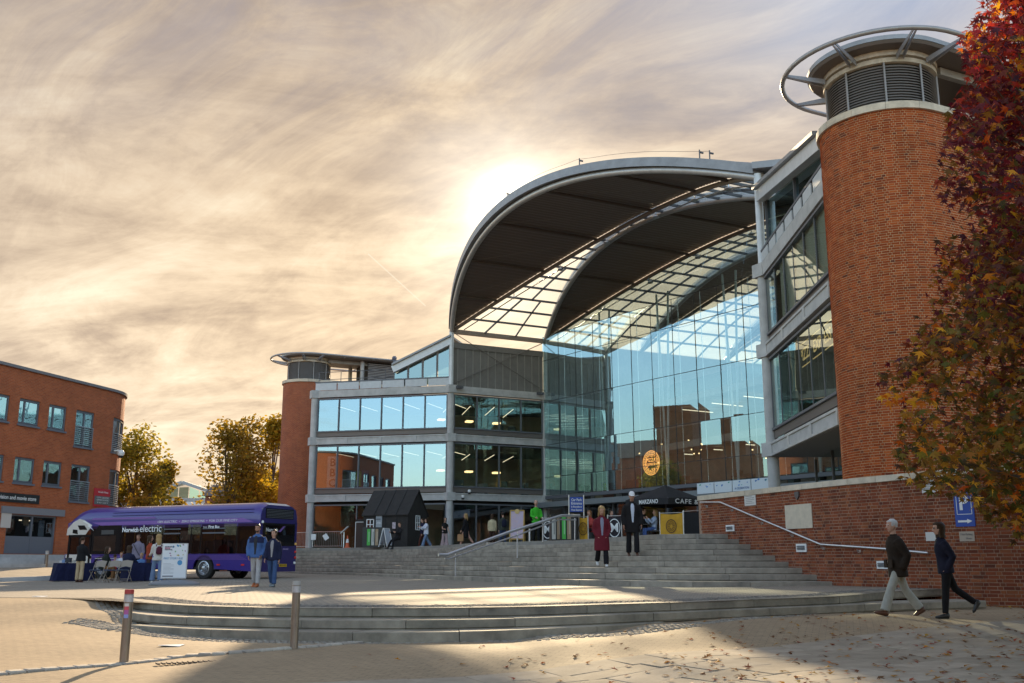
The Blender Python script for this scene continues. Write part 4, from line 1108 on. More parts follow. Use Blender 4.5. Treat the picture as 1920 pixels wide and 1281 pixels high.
    mb = MB(); mb.ob(C + a * 4.4 - bv * (r - .2) + UP * zl, a * (straight - 4.4), bv * (2 * r - .4), UP * (zc - zl)); en = mb.build('plant_enclosure', DARK, tw)
    for k in range(13):
        mb = MB(); z = zl + .05 + k * .13; mb.ob(C + a * 4.4 - bv * (r - .15) + UP * z, a * (straight - 4.4), -bv * .05, UP * .075); mb.build('louvre_slat', SLAT, en)
    mb = MB(); mb.ob(C + a * 1.2 - bv * (r - .3) + UP * (zc - .28), a * (straight - 1.2), bv * .2, UP * .24); mb.build('canopy_edge_beam', CONCD, tw)
    return tw, zl, zc
tw_r, zl_r, zc_r = tower((11.72, 29.85), 1.93, 1.66, 2.3, 13.9, 'tall round brick tower on the right, louvre drum half hidden by the red tree', True, 8.0)
tw_l, zl_l, zc_l = tower((-16.15, 79.2), 1.93, 1.66, ZT - .2, 14.4, 'slimmer far brick tower with louvre drum at the left end of the building', False, 9.0)
# searchlight and pipes on the right tower deck
C = V((11.72, 29.85, 0)); o_ = C + av * 2.6 - bv * 1.55 + UP * zl_r
mb = MB(); mb.cyl(o_, .07, .35, 8); mb.box(o_ + UP * .62, (.3, .3, .5), .4); mb.cyl(o_ + UP * .86, .12, .14, 10, r2=.20); mb.cyl(o_ + UP * 1.0, .20, .08, 10)
mb.build('searchlight', mat('tarnished', (0.22, .17, .13), .5, .5), tw_r, smooth=True)
for k in range(4):
    mb = MB(); q = o_ + av * (.9 + .25 * k); mb.cyl(q, .05, [.95, .6, .5, .55][k], 8); mb.build('vent_pipe', STEEL, tw_r)
# lamps on the left ring rail
for f in (6.0, 8.6):
    C = V((-16.15, 79.2, 0)); q = C + av * f - bv * 3.2 + UP * (zc_l + .1)
    mb = MB(); mb.ball(q + UP * .05, .28 if f > 7 else .2, 10); mb.box(q - UP * .1, (.2, .2, .3)); mb.build('rail_lamp', mat('lamp_case', (0.12, .12, .16), .5), tw_l, smooth=True)
# ================================================================== brick building on the left
lb = thing('brick_building', 'three storey orange brick shop building with rounded corner at the left edge', 'building', (-22.3, 58, 1.1))
F0 = V((-25.0, 48.65, 0)); F1 = V((-22.3, 58.0, 0)); fd = (F1 - F0).normalized(); fn = V((fd.y, -fd.x, 0))      # normal faces the square
ZL0, ZL1 = .3, 10.2
U0 = -1.6; RC = 3.6
ccen = None
US = (F1 - F0).length - 1.3                       # straight part ends here
cc_ = F0 + fd * US - fn * RC
def lpath(u):
    if u <= US: return F0 + fd * u, fd, fn
    an = (u - US) / RC
    if an <= pi * .62:
        n = fn * cos(an) + fd * sin(an); return cc_ + n * RC, fd * cos(an) - fn * sin(an), n
    an = pi * .62; n = fn * cos(an) + fd * sin(an); t = fd * cos(an) - fn * sin(an)
    return cc_ + n * RC + t * (u - US - RC * an), t, n
ULEN = US + RC * pi * .62 + 8
def lhit(x, y):
    P = at_plane(x, y, F0, fn); u = (P - F0).dot(fd)
    if u <= US: return u, P.z
    r = ray(x, y); o = V((CAM.x - cc_.x, CAM.y - cc_.y)); d = V((r.x, r.y)); A = d.dot(d); Bq = 2 * o.dot(d); Cq = o.dot(o) - RC * RC
    k = (-Bq - sqrt(max(Bq * Bq - 4 * A * Cq, 0))) / (2 * A); P = CAM + r * k; w = V((P.x, P.y, 0)) - cc_
    an = atan2(w.dot(fd), w.dot(fn)); return US + an * RC, P.z
def lrect(x0, y0, x1, y1):
    u0, z1 = lhit(x0, y0); u1, z0 = lhit(x1, y1); ya = (y0 + y1) / 2
    um, zt_ = lhit((x0 + x1) / 2, y0 + 0); _, zb_ = lhit((x0 + x1) / 2, y1 - 0)
    return [u0, u1, zb_, zt_]
W_UP = [lrect(38, 748, 72, 797), lrect(93, 762, 122, 808)]
W_LO = [lrect(28.5, 858, 62, 906), lrect(82.5, 865, 113, 912)]
D_UP = lrect(143.5, 773, 172.5, 838); D_LO = lrect(134.5, 873, 164.5, 941)
C_UP = lrect(213, 789, 229, 851); C_LO = lrect(206, 883, 222, 943)
zu = ((W_UP[0][2] + W_UP[1][2]) / 2, (W_UP[0][3] + W_UP[1][3]) / 2); zl_ = ((W_LO[0][2] + W_LO[1][2]) / 2, (W_LO[0][3] + W_LO[1][3]) / 2)
for w in W_UP: w[2], w[3] = zu
for w in W_LO: w[2], w[3] = zl_
D_UP[3] = C_UP[3] = zu[1]; D_LO[3] = C_LO[3] = zl_[1]
dh = max(D_UP[3] - D_UP[2], D_LO[3] - D_LO[2])
for w in (D_UP, C_UP, D_LO, C_LO): w[2] = w[3] - dh
step_ = W_UP[1][0] - W_UP[0][0]
U0 = min(U0, W_UP[0][0] - step_ - .35)
for W_ in (W_UP, W_LO):
    b0 = list(W_[0])
    W_.append([b0[0] - step_, b0[1] - step_, b0[2], b0[3]])
SHOP = lrect(14, 965, 101, 1040); SHOP[2] = 1.15; SHOP[3] = lhit(57, 966)[1]
OPEN = [('w', w) for w in W_UP + W_LO] + [('d', D_UP), ('d', D_LO), ('d', C_UP), ('d', C_LO), ('s', SHOP)]
cu = sorted(set([U0, ULEN] + [o[1][0] for o in OPEN] + [o[1][1] for o in OPEN] + axis(US, US + RC * pi * .62, 18)))
cz = sorted(set([ZL0, ZL1] + [o[1][2] for o in OPEN] + [o[1][3] for o in OPEN]))
mb = MB(); uv = []
idx = {}
for i, u in enumerate(cu):
    p, t, n = lpath(u)
    for j, z in enumerate(cz): idx[i, j] = len(mb.v); mb.v.append((p.x, p.y, z)); uv.append((u + 10, z))
for i in range(len(cu) - 1):
    for j in range(len(cz) - 1):
        um, zm = (cu[i] + cu[i + 1]) / 2, (cz[j] + cz[j + 1]) / 2
        if any(o[1][0] < um < o[1][1] and o[1][2] < zm < o[1][3] for o in OPEN): continue
        mb.f.append((idx[i, j], idx[i + 1, j], idx[i + 1, j + 1], idx[i, j + 1])); mb.m.append(0)
DEP = .22
for kind, (u0, u1, z0, z1) in OPEN:                 # reveals
    k = 6 if u1 > US else 1
    for q in range(k):
        ua, ub = lerp(u0, u1, q / k), lerp(u0, u1, (q + 1) / k)
        (pa, ta, na), (pb, tb, nb) = lpath(ua), lpath(ub)
        for z in (z0, z1):
            b = len(mb.v); mb.v += [tuple(pa + UP * z), tuple(pb + UP * z), tuple(pb - nb * DEP + UP * z), tuple(pa - na * DEP + UP * z)]; uv += [(ua, z), (ub, z), (ub, z + .2), (ua, z + .2)]; mb.f.append((b, b + 1, b + 2, b + 3)); mb.m.append(0)
    for u in (u0, u1):
        p, t, n = lpath(u); b = len(mb.v); mb.v += [tuple(p + UP * z0), tuple(p + UP * z1), tuple(p - n * DEP + UP * z1), tuple(p - n * DEP + UP * z0)]; uv += [(u, z0), (u, z1), (u + .2, z1), (u + .2, z0)]; mb.f.append((b, b + 1, b + 2, b + 3)); mb.m.append(0)
mb.uv = uv
me_wall = mb.build('wall', BRICKLB, lb)
mb = MB(); mb.loft([[lpath(u)[0] + lpath(u)[2] * .10 + UP * ZL1, lpath(u)[0] - lpath(u)[2] * .4 + UP * ZL1, lpath(u)[0] - lpath(u)[2] * .4 + UP * (ZL1 + .16), lpath(u)[0] + lpath(u)[2] * .12 + UP * (ZL1 + .14)] for u in axis(U0, US, 10) + axis(US, US + RC * pi * .62, 24)[1:] + [ULEN]]); mb.build('parapet_cap', mat('lead_cap', (0.25, .24, .25), .5, .3), lb)
mb = MB(); mb.prism([lpath(u)[0] - lpath(u)[2] * .3 + UP * (ZL1 - .4) for u in axis(U0, US, 3) + axis(US, US + RC * pi * .62, 12)[1:] + [ULEN]] + [lpath(ULEN)[0] - fn * 10 + UP * (ZL1 - .4), F0 + fd * U0 - fn * 12 + UP * (ZL1 - .4)], (0, 0, .2)); mb.build('roof', DSTEEL, lb)
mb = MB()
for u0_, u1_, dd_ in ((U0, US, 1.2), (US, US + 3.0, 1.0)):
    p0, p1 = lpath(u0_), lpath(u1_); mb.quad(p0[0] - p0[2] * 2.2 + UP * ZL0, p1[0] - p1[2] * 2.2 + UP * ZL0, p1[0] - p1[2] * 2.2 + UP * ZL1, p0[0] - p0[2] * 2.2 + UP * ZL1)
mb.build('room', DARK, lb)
LBF = mat('blue_grey_frame', (0.15, 0.16, 0.185), .5, .1)
def lw_quad(mb, u0, u1, z0, z1, dpt, th=.04, mi=0):
    k = max(1, int((u1 - u0) / .5)) if u1 > US else 1
    rings = []
    for q in range(k + 1):
        p, t, n = lpath(lerp(u0, u1, q / k)); a = p - n * dpt; b = a + n * th
        rings.append([a + UP * z0, a + UP * z1, b + UP * z1, b + UP * z0])
    mb.loft(rings, mi)
for kind, (u0, u1, z0, z1) in OPEN:
    if kind == 's': continue
    f = MB(); e = .075
    lw_quad(f, u0, u1, z0, z0 + e, DEP - .06, .10); lw_quad(f, u0, u1, z1 - e, z1, DEP - .06, .10); lw_quad(f, u0, u0 + e, z0 + e, z1 - e, DEP - .06, .10); lw_quad(f, u1 - e, u1, z0 + e, z1 - e, DEP - .06, .10)
    sp = u0 + (u1 - u0) * (.30 if kind == 'w' else .5); lw_quad(f, sp - .045, sp + .045, z0 + e, z1 - e, DEP - .06, .10)
    lw_quad(f, u0 - .05, u1 + .05, z0 - .09, z0, 0.02, .10)
    fo = f.build('window', LBF, lb)
    for a_, b_ in ((u0 + e, sp - .045), (sp + .045, u1 - e)):
        g = MB(); lw_quad(g, a_, b_, z0 + e, z1 - e, DEP - .10, .02); g.build('pane', G_LB, fo)
        for zz_ in (z0 + e, z1 - e - .045): s_ = MB(); lw_quad(s_, a_, b_, zz_, zz_ + .045, DEP - .12, .06); s_.build('sash', LBF, fo)
    if kind == 'd':
        r_ = MB(); lw_quad(r_, u0, u1, z0 + 1.05, z0 + 1.10, .02, .05); 
        for q in range(9): lw_quad(r_, u0, u1, z0 + .1 + q * .105, z0 + .13 + q * .105, .02, .03)
        for u in (u0 + .02, (u0 + u1) / 2, u1 - .05): lw_quad(r_, u, u + .03, z0, z0 + 1.1, .015, .025)
        r_.build('balcony_rail', mat('rail_steel', (.32, .33, .36), .4, .5), fo)
# shopfronts
rnd = random.Random(31)
for u0, u1, z0, z1 in (SHOP,):
    f = MB(); lw_quad(f, u0, u1, z1 - .08, z1, .18, .1); um = lerp(u0, u1, .52)
    for u in (u0, um - .05, u1 - .12): lw_quad(f, u, u + .10, z0, z1 - .08, .18, .1)
    lw_quad(f, u0 + .1, um - .05, z0, z0 + .85, .16, .06); lw_quad(f, um + .05, u1 - .12, z0, z0 + .85, .16, .06)
    so_ = f.build('shopfront', LBF, lb)
    for a_, b_ in ((u0 + .1, um - .05), (um + .05, u1 - .12)):
        g = MB(); lw_quad(g, a_, b_, z0 + .85, z1 - .08, .15, .02); g.build('pane', G_SHOP, so_)
    for k in range(16):
        u = rnd.uniform(u0 + .15, u1 - .5); z = z0 + .95 + rnd.random() * 1.0; w_ = rnd.uniform(.25, .5)
        p = MB(); lw_quad(p, u, u + w_, z, z + rnd.uniform(.3, .55), .4 + .03 * k, .01)
        p.build('window_poster', mat('poster%d' % (k % 5), [(.35, .32, .28), (.20, .10, .08), (.08, .10, .16), (.30, .22, .14), (.15, .15, .14)][k % 5], .6, var=.5, vscale=6), so_)
    l_ = MB(); lw_quad(l_, lerp(u0, u1, .55), lerp(u0, u1, .78), z1 - .25, z1 - .2, 1.0, .06); l_.build('strip_light', LAMP, so_)
    l_ = MB(); lw_quad(l_, u0 - .45, u1 + .45, z1 + .02, z1 + .36, .01, .09); l_.build('lintel', mat('grey_lintel', (.21, .21, .225), .6), lb)
# name board, agent's board, notice, camera
u0, zt_ = lhit(-150, 905)[0], lhit(36, 926)[1]; u1 = lhit(72, 935)[0]; zb_ = lhit(36, 943)[1]
m_ = MB(); lw_quad(m_, max(u1 - 7.5, U0 + .05), u1, zb_, zt_, -.03, .05); sg = m_.build('shop_sign', BLACK, lb)
p_ = lpath(u1 - .25)
text('lettering', 'television and movie store', p_[0] + p_[2] * .09 + UP * ((zb_ + zt_) / 2), fd, UP, (zt_ - zb_) * .62, WHITE, sg, align='RIGHT', bold=.012, width=None)
bu0, bz1 = lhit(176, 915); bu1, bz0 = lhit(203, 945)
bz0 -= .2
m_ = MB(); lw_quad(m_, bu0, bu1, bz0, bz1, -.02, .05); bd = m_.build('agent_board', mat('board_red', (.50, .03, .04), .5), lb)
bh = bz1 - bz0
m_ = MB(); lw_quad(m_, bu0 + .02, bu1 - .02, bz0 + bh * .12, bz0 + bh * .58, -.08, .012); m_.build('board_panel', mat('board_grey', (.13, .14, .14), .6), bd)
bc = lpath((bu0 + bu1) / 2)
for s_, f_, h_ in (('Arcadia House', .80, .17), ('CITY CENTRE', .49, .13), ('OFFICE SUITES', .36, .13), ('TO LET', .22, .10)):
    text('lettering', s_, bc[0] + bc[2] * .10 + UP * (bz0 + bh * f_), bc[1], UP, h_ * bh * .9, WHITE, bd, width=(bu1 - bu0) * (.72 if h_ < .16 else .62))
nu, nz = lhit(10, 976); m_ = MB(); lw_quad(m_, nu - .32, nu + .32, nz - .35, nz + .35, -.02, .03); m_.build('notice', mat('notice_paper', (.55, .50, .45), .7), lb)
nu, nz = lhit(214, 850); q_ = lpath(nu); m_ = MB(); m_.ball(q_[0] + q_[2] * .4 + UP * nz, .2, 10); m_.ball(q_[0] + q_[2] * .4 + UP * (nz - .17), .14, 8, 1); m_.beam(q_[0] + UP * (nz + .15), q_[0] + q_[2] * .4 + UP * (nz + .15), .08, .08); m_.build('security_camera', [WHITE, BLACK], lb, smooth=True)
# bank and steps in front of it
PAVE_L = paving('pale_slab_paving', [(0.33, 0.27, 0.20), (0.28, 0.23, 0.17)], (0.18, .14, .10), .6, .4, .008, .15, .4, 12)
hb0, hb1 = F0 + fd * -8 + fn * 2.2, lpath(US + 2.5)[0] + lpath(US + 2.5)[2] * 2.4
k0, k1 = V((-26.5, 36.5, -.02)), V((-19.4, 46.0, .16)); k2 = V((-17.8, 53.5, .30))
near = resample(catmull([k0, V((-22.5, 41.0, .06)), k1, k2], 5), 9)
mb = MB(); rows_ = 8
for i in range(rows_ + 1):
    t = i / rows_
    for j in range(9):
        A_ = near[j]; B__ = lerp(hb0, hb1, j / 8); q = lerp(A_, B__, t); mb.v.append((q.x, q.y, A_.z + t * (.56 - A_.z)))
mb.f = [(i * 9 + j, i * 9 + j + 1, (i + 1) * 9 + j + 1, (i + 1) * 9 + j) for i in range(rows_) for j in range(8)]
b0 = len(mb.v); mb.v += [(p.x, p.y, -1.0) for p in near]; mb.f += [(j, j + 1, b0 + j + 1, b0 + j) for j in range(8)]
mb.m = [0] * len(mb.f)
mb.build('bank', PAVE_L, kind='structure', label='pale paved bank sloping up to the brick building')
mb = MB(); mb.loft([[V((p.x, p.y, p.z - .5)) + V((.12, -.12, 0)), V((p.x, p.y, p.z + .03)) + V((.12, -.12, 0)), V((p.x, p.y, p.z + .03)) + V((-.06, .06, 0)), V((p.x, p.y, p.z - .5)) + V((-.06, .06, 0))] for p in near[2:]]); mb.build('kerb', CONC, kind='structure')
bs = thing('building_steps', 'four shallow stone steps along the foot of the brick building', 'steps', tuple(F0 + UP * .5)); bs['kind'] = 'structure'
for k in range(4):
    mb = MB(); w_ = 2.1 - k * .5
    mb.loft([[lpath(u)[0] + lpath(u)[2] * w_ + UP * (.35), lpath(u)[0] + lpath(u)[2] * .01 + UP * .35, lpath(u)[0] + lpath(u)[2] * .01 + UP * (.66 + .15 * k), lpath(u)[0] + lpath(u)[2] * w_ + UP * (.66 + .15 * k)] for u in axis(U0, US, 6) + axis(US, US + 2.6, 6)[1:]]); mb.build('step', CONC, bs)
# out to the left beyond the frame: the street the glass wall mirrors
def street_block(name, label, c, w, d, h, rot, roofh=0.0, m=None):
    o = thing(name, label, 'building', (c[0], c[1], -.5), rot); R_ = M4.Rotation(rot, 3, 'Z'); x, y = R_ @ V((1, 0, 0)), R_ @ V((0, 1, 0)); c = V((c[0], c[1], -.5))
    mb = MB(); mb.ob(c - x * w / 2 - y * d / 2, x * w, y * d, UP * (h + .5)); b_ = mb.build('wall', m or mat('street_brick', (.42, .14, .055), .9, var=.25, vscale=1.5), o)
    if roofh: mb = MB(); mb.prism([c - x * (w / 2 + .4) - y * (d / 2 + .4) + UP * (h + .5), c - x * (w / 2 + .4) + y * (d / 2 + .4) + UP * (h + .5), c - x * (w / 2 + .4) + UP * (h + .5 + roofh)], x * (w + .8)); mb.build('roof', mat('dark_tile', (.12, .09, .08), .8), o)
    n = max(1, int(w / 3.2))
    for k in range(n):
        for z in range(1, int(h / 3.4)):
            for sg in (-1, 1): mb = MB(); mb.ob(c + x * (w * ((k + .5) / n - .5) - .6) + y * (sg * (d / 2 + .005)) + UP * (z * 3.2 + .4), x * 1.2, y * .02 * sg, UP * 1.5); mb.build('window', G_LB, o)
    return o, c, x, y
ch_, c_, x_, y_ = street_block('brick_block', 'tall brick block with a chimney left of the frame', (-58, 75.5), 8, 6, 19.5, 0)
SBM = mat('street_brick', (.42, .14, .055), .9, var=.25, vscale=1.5)
mb = MB(); mb.ob(V((-62, 66, -.5)), V((8, 0, 0)), V((0, 6.4, 0)), UP * 14.8); mb.build('wall', SBM, ch_)
mb = MB(); mb.ob(V((-58, 68, 14.2)), V((1.2, 0, 0)), V((0, 1.2, 0)), UP * 4.2); mb.build('chimney', SBM, ch_)
street_block('terrace_house', 'long low brick terrace with a tiled roof left of the frame', (-63, 90), 20, 9, 13.5, pi / 2, 2.5)
street_block('reflected_terrace', 'unseen dark brick terrace added left of the camera for bus window reflections', (-64, 18), 52, 10, 8.5, pi / 2, 2.5, mat('brown_brick', (.16, .075, .045), .9, var=.25, vscale=1.5))  # added out of view: darkens what the bus windows mirror
street_block('reflected_terrace', 'unseen long dark brick terrace added behind the camera for window reflections', (-34, -52), 64, 10, 9, .1, 2.5, mat('brown_brick', (.16, .075, .045), .9, var=.25, vscale=1.5))  # added out of view: keeps the bright horizon out of window reflections
street_block('reflected_terrace', 'unseen brick terrace added behind the camera to the left to close a bright gap in reflections', (-72, -30), 56, 10, 10, pi / 2, 2.5, mat('brown_brick', (.16, .075, .045), .9, var=.25, vscale=1.5))  # added out of view: fills a bright gap mirrored in the ground-floor panes
street_block('reflected_terrace', 'second unseen brick terrace added behind the camera to the right for window reflections', (36, -48), 60, 10, 9, -.1, 2.5, mat('brown_brick', (.16, .075, .045), .9, var=.25, vscale=1.5))  # added out of view: covers the horizon in reflections on this side
# ================================================================== far buildings and trees
gb = thing('market_hall', 'distant glazed gable of a market hall between the trees', 'building', (-36, 118, 0))
Yg = 118
gl_, gr_, gp_ = at_Y(318, 925, Yg), at_Y(392, 922, Yg), at_Y(338, 905, Yg)
ZG = gl_.z
mb = MB(); mb.ob(V((gl_.x - 6, Yg, 0)), V((gr_.x - gl_.x + 14, 0, 0)), V((0, 8, 0)), UP * (at_Y(350, 934, Yg).z)); mb.build('wall', CONC, gb)
apx = (gl_.x + gr_.x) / 2 - .7
zs_, za_ = at_Y(390, 922, Yg).z, gp_.z
GW = glass('gable_far_glass', (.5, .62, .6), (.6, .8, .8), .25, .6)
for i in range(5):
    x0, x1 = lerp(gl_.x - 1.5, gr_.x, i / 5), lerp(gl_.x - 1.5, gr_.x, (i + 1) / 5)
    zz_ = lambda x: za_ - (za_ - zs_) * abs(x - apx) / (gr_.x - apx)
    mb = MB(); mb.prism([V((x0 + .06, Yg + .3, zs_ - 2)), V((x1 - .06, Yg + .3, zs_ - 2)), V((x1 - .06, Yg + .3, zz_(x1) - .3)), V((x0 + .06, Yg + .3, zz_(x0) - .3))], (0, .05, 0)); mb.build('window', GW, gb)
mb = MB()
for sx in (gl_.x - 2.0, gr_.x + .6): mb.beam(V((apx, Yg, za_)), V((sx, Yg, zs_ - .15)), 1.4, .35)
mb.build('roof', mat('pale_roof', (.38, .42, .42), .5), gb)
mb = MB(); mb.beam(V((gl_.x - 2, Yg - .4, zs_ - 1.6)), V((gr_.x + 1, Yg - .4, zs_ - 1.6)), .3, .8); mb.build('fascia_panel', WHITE, gb)
hb = thing('terrace_house', 'low brick building hidden behind the trees and the bus', 'building', (-25, 108, 0))
mb = MB(); x0, x1 = at_Y(385, 930, 108).x, at_Y(560, 930, 108).x; zt_ = at_Y(400, 930, 108).z
mb.uv = None; mb.ob(V((x0, 108, -.5)), V((x1 - x0, 0, 0)), V((0, 7, 0)), UP * (zt_ + .5)); mb.build('wall', mat('plain_brick', (.25, .10, .06), .9, var=.2), hb)
mb = MB(); mb.prism([V((x0 - .3, 107.6, zt_)), V((x0 - .3, 115.4, zt_)), V((x0 - .3, 111.5, zt_ + 1.4))], V((x1 - x0 + .6, 0, 0))); mb.build('roof', mat('dark_tile', (.12, .09, .08), .8), hb)
def leaf_mat(name, cols, tr=.5):
    return mat(name, cols[0], .6, island=cols, trans=tr, spec=.3)
BARK = mat('bark', (0.10, 0.075, 0.055), .9, var=.4, vscale=8, bump=.6, bscale=20)
BIRCHL = leaf_mat('autumn_birch_leaf', [(.24, .155, .018), (.33, .20, .02), (.15, .11, .018), (.42, .25, .025), (.28, .18, .02), (.12, .09, .018)], .6)
YELL = leaf_mat('yellow_leaf', [(.42, .27, .015), (.28, .19, .015), (.52, .32, .02), (.16, .13, .015)], .55)
GREENY = leaf_mat('olive_leaf', [(.34, .26, .025), (.22, .18, .025), (.46, .32, .025), (.16, .14, .02)], .6)
def far_tree(px, yb, ytop, Y, wpx, m, label, seed, nl=5200, lobes=26, sparse=.0, seed2=0):
    rnd = random.Random(seed)
    top = at_Y(px, ytop, Y); base = V((top.x, Y, 0.1)); H = top.z - .1; Wd = wpx / F * Y * .5
    tr = thing('autumn_tree', label, 'tree', tuple(base), group='trees behind the bus')
    mb = MB(); mb.tube([base, base + V((.1, 0, H * .3)), base + V((-.1, .1, H * .6)), base + V((0, 0, H * .95))], [.22, .17, .10, .02], 7); mb.build('trunk', BARK, tr, smooth=True)
    cl = []
    br = MB()
    for k in range(lobes):
        f = rnd.uniform(.22, 1.0); an = rnd.uniform(0, 2 * pi)
        prof = sin(min(1, (1.05 - f) / .55) * pi / 2) * (0.6 + .4 * min(1, (f - .1) / .25))
        rr = Wd * prof * sqrt(rnd.uniform(.15, 1)) * .85
        c = base + V((rr * cos(an), rr * sin(an), H * f * .97)); cl.append((c, Wd * rnd.uniform(.30, .46)))
        br.tube([base + V((0, 0, H * f * .55)), lerp(base + V((0, 0, H * f * .6)), c, .6) + V((0, 0, -.2)), c], [.06, .035, .012], 4)
    br.build('branches', BARK, tr)
    mb = MB()
    for k in range(nl):
        c, r = rnd.choice(cl); 
        d = V((rnd.gauss(0, 1), rnd.gauss(0, 1), rnd.gauss(0, 1))); d.normalize(); p = c + d * r * (rnd.random() ** .45) * 1.25 + V((0, 0, -abs(rnd.gauss(0, .1)) * r))
        if p.z < .3: continue
        s_ = rnd.uniform(.10, .20) * Y / 75
        x = V((rnd.gauss(0, 1), rnd.gauss(0, 1), rnd.gauss(0, .6))).normalized(); y = x.cross(V((rnd.gauss(0, 1), rnd.gauss(0, 1), rnd.gauss(0, 1)))).normalized()
        mb.add([p - x * s_, p + y * s_ * .6, p + x * s_ * 1.1, p - y * s_ * .6], [(0, 1, 2, 3)])
    mb.build('crown', m, tr)
far_tree(262, 1040, 808, 72, 150, GREENY, 'olive green tree just behind the rounded brick corner', 1, 6800, 30)
far_tree(312, 1040, 868, 80, 80, BIRCHL, 'small brown tree left of the glazed gable', 2, 3200, 16)
far_tree(432, 1040, 790, 84, 128, BIRCHL, 'loose brown tree right of the glazed gable', 3, 4300, 30)
far_tree(470, 1040, 782, 88, 90, BIRCHL, 'tall thin brown tree behind the rear of the bus', 6, 2600, 20)
far_tree(517, 1040, 772, 92, 95, YELL, 'yellow leaved tree touching the far brick tower', 4, 5200, 24)
far_tree(475, 1040, 880, 86, 150, YELL, 'low yellow bush-like tree above the bus roof', 5, 3600, 18)
far_tree(288, 1040, 880, 70, 120, BIRCHL, 'low brown tree behind the bus front', 8, 3600, 18)
# ================================================================== electric bus
KB = .945
BX = V((-10.25, 41.9, 0)); BX.z = zp(BX.x, BX.y) - .04
th_ = .455
bus = thing('bus', 'purple single deck electric bus parked behind the tables', 'bus', tuple(BX), 0)
bd_ = V((-cos(th_), sin(th_), 0)); bn_ = V((sin(th_), cos(th_), 0))
def U(s, w, z): return BX + bd_ * (s * KB) + bn_ * (w * KB) + UP * (z * KB)
PURPLE = mat('purple_paint', (0.050, 0.030, 0.21), .28, .0, coat=.7, var=.05)
PURPD = mat('deep_blue_purple_paint', (0.022, 0.014, 0.12), .3, coat=.7)
LILAC = mat('lilac_stripe', (0.22, 0.11, 0.38), .35, coat=.5)
CREAM = mat('pale_paint', (0.62, 0.58, 0.52), .35, coat=.5)
BLK = mat('black_gloss', (0.010, 0.010, 0.012), .15)
RUB = mat('tyre_rubber', (0.018, 0.017, 0.016), .8)
RED = mat('red_lens', (.6, .03, .02), .3)
SEAT = mat('dark_blue_seat', (0.03, 0.035, 0.09), .8)
BL, BW = 11.8, 2.5
def bbox(mb, s0, s1, w0, w1, z0, z1, mi=0): mb.ob(U(s0, w0, z0), U(s1, w0, z0) - U(s0, w0, z0), U(s0, w1, z0) - U(s0, w0, z0), U(s0, w0, z1) - U(s0, w0, z0), mi)
# upper body shell: cross section lofted along the length
def sect(s):
    if s > BL - 1.5: q = (s - BL + 1.5) / 1.5; dz = -.62 * q ** 2.2
    elif s < .25: dz = -.10 * (1 - s / .25)
    else: dz = 0
    ins = .10 * max(0, (s - BL + 1.0)) ** 2
    zt_ = 3.30 + dz
    return [U(s, 0 + ins, 2.28), U(s, -.005 + ins, 2.75 + dz * .3), U(s, .06 + ins, 3.02 + dz * .8), U(s, .22 + ins, 3.20 + dz), U(s, .5, zt_), U(s, BW - .5, zt_), U(s, BW - .22 - ins, 3.20 + dz), U(s, BW - .06 - ins, 3.02 + dz * .8), U(s, BW + .005 - ins, 2.75 + dz * .3), U(s, BW - ins, 2.28)]
mb = MB(); SS = [0, .08, .25] + axis(.6, BL - 1.5, 12) + axis(BL - 1.5, BL - .03, 10)[1:]
R_ = [sect(s) for s in SS]
b0 = 0
for r in R_: mb.v += [tuple(p) for p in r]
n = 10
mb.f = [(i * n + j, i * n + j + 1, (i + 1) * n + j + 1, (i + 1) * n + j) for i in range(len(R_) - 1) for j in range(n - 1)] + [tuple(range(n)), tuple((len(R_) - 1) * n + j for j in range(n))]
mb.m = [0] * len(mb.f)
for i in range(len(R_) - 1): mb.m[i * 9 + 4] = 1
mb.build('roof', [PURPLE, mat('pale_roof_paint', (.55, .52, .50), .4)], bus, smooth=True)
AX = (3.05, 9.25); RW = .49
# lower body with wheel arches
def lower(w0, w1, name):
    mb = MB(); prof = [(0.0, .42), (0.0, 1.12)]
    top = [U(s, w0, 1.12) for s in (0, BL - .1)]
    pts = []
    for s, z in [(0.02, .34)] : pts.append((s, z))
    for ax in AX:
        for k in range(11):
            an = pi * k / 10; pts.append((ax - cos(an) * .62, max(.34, .46 + sin(an) * .60)))
    pts.append((BL - .08, .34))
    up_ = [(p[0], 1.12) for p in pts]
    for i in range(len(pts) - 1):
        a, b = pts[i], pts[i + 1]
        mb.ob(U(a[0], w0, a[1]), U(a[0], w0, 1.12) - U(a[0], w0, a[1]), U(a[0], w1, a[1]) - U(a[0], w0, a[1]), V()) if False else None
        if b[0] - a[0] < 1e-4: continue
        q = [U(a[0], w0, a[1]), U(b[0], w0, b[1]), U(b[0], w0, 1.12), U(a[0], w0, 1.12)]
        mb.prism(q, U(0, w1, 0) - U(0, w0, 0))
    return mb.build(name, PURPLE, bus)
lower(0, .06, 'lower_body'); lower(BW - .06, BW, 'lower_body')
mb = MB(); bbox(mb, 0.05, BL - .1, .1, BW - .1, .42, .55); mb.build('floor', DARK, bus)
mb = MB(); bbox(mb, 9.95, BL - .15, -.012, 0, .34, 1.10); mb.build('front_panel', CREAM, bus)
for k in range(4): mb = MB(); bbox(mb, 7.0, 9.9 - .2 * k, -.012, 0, .98 - k * .075, 1.005 - k * .075); mb.build('livery_line', CREAM if k % 2 else LILAC, bus)
for k in range(5): mb = MB(); bbox(mb, .6 + .12 * k, 5.6, -.010, 0, .86 + k * .045, .872 + k * .045); mb.build('livery_line', LILAC, bus)
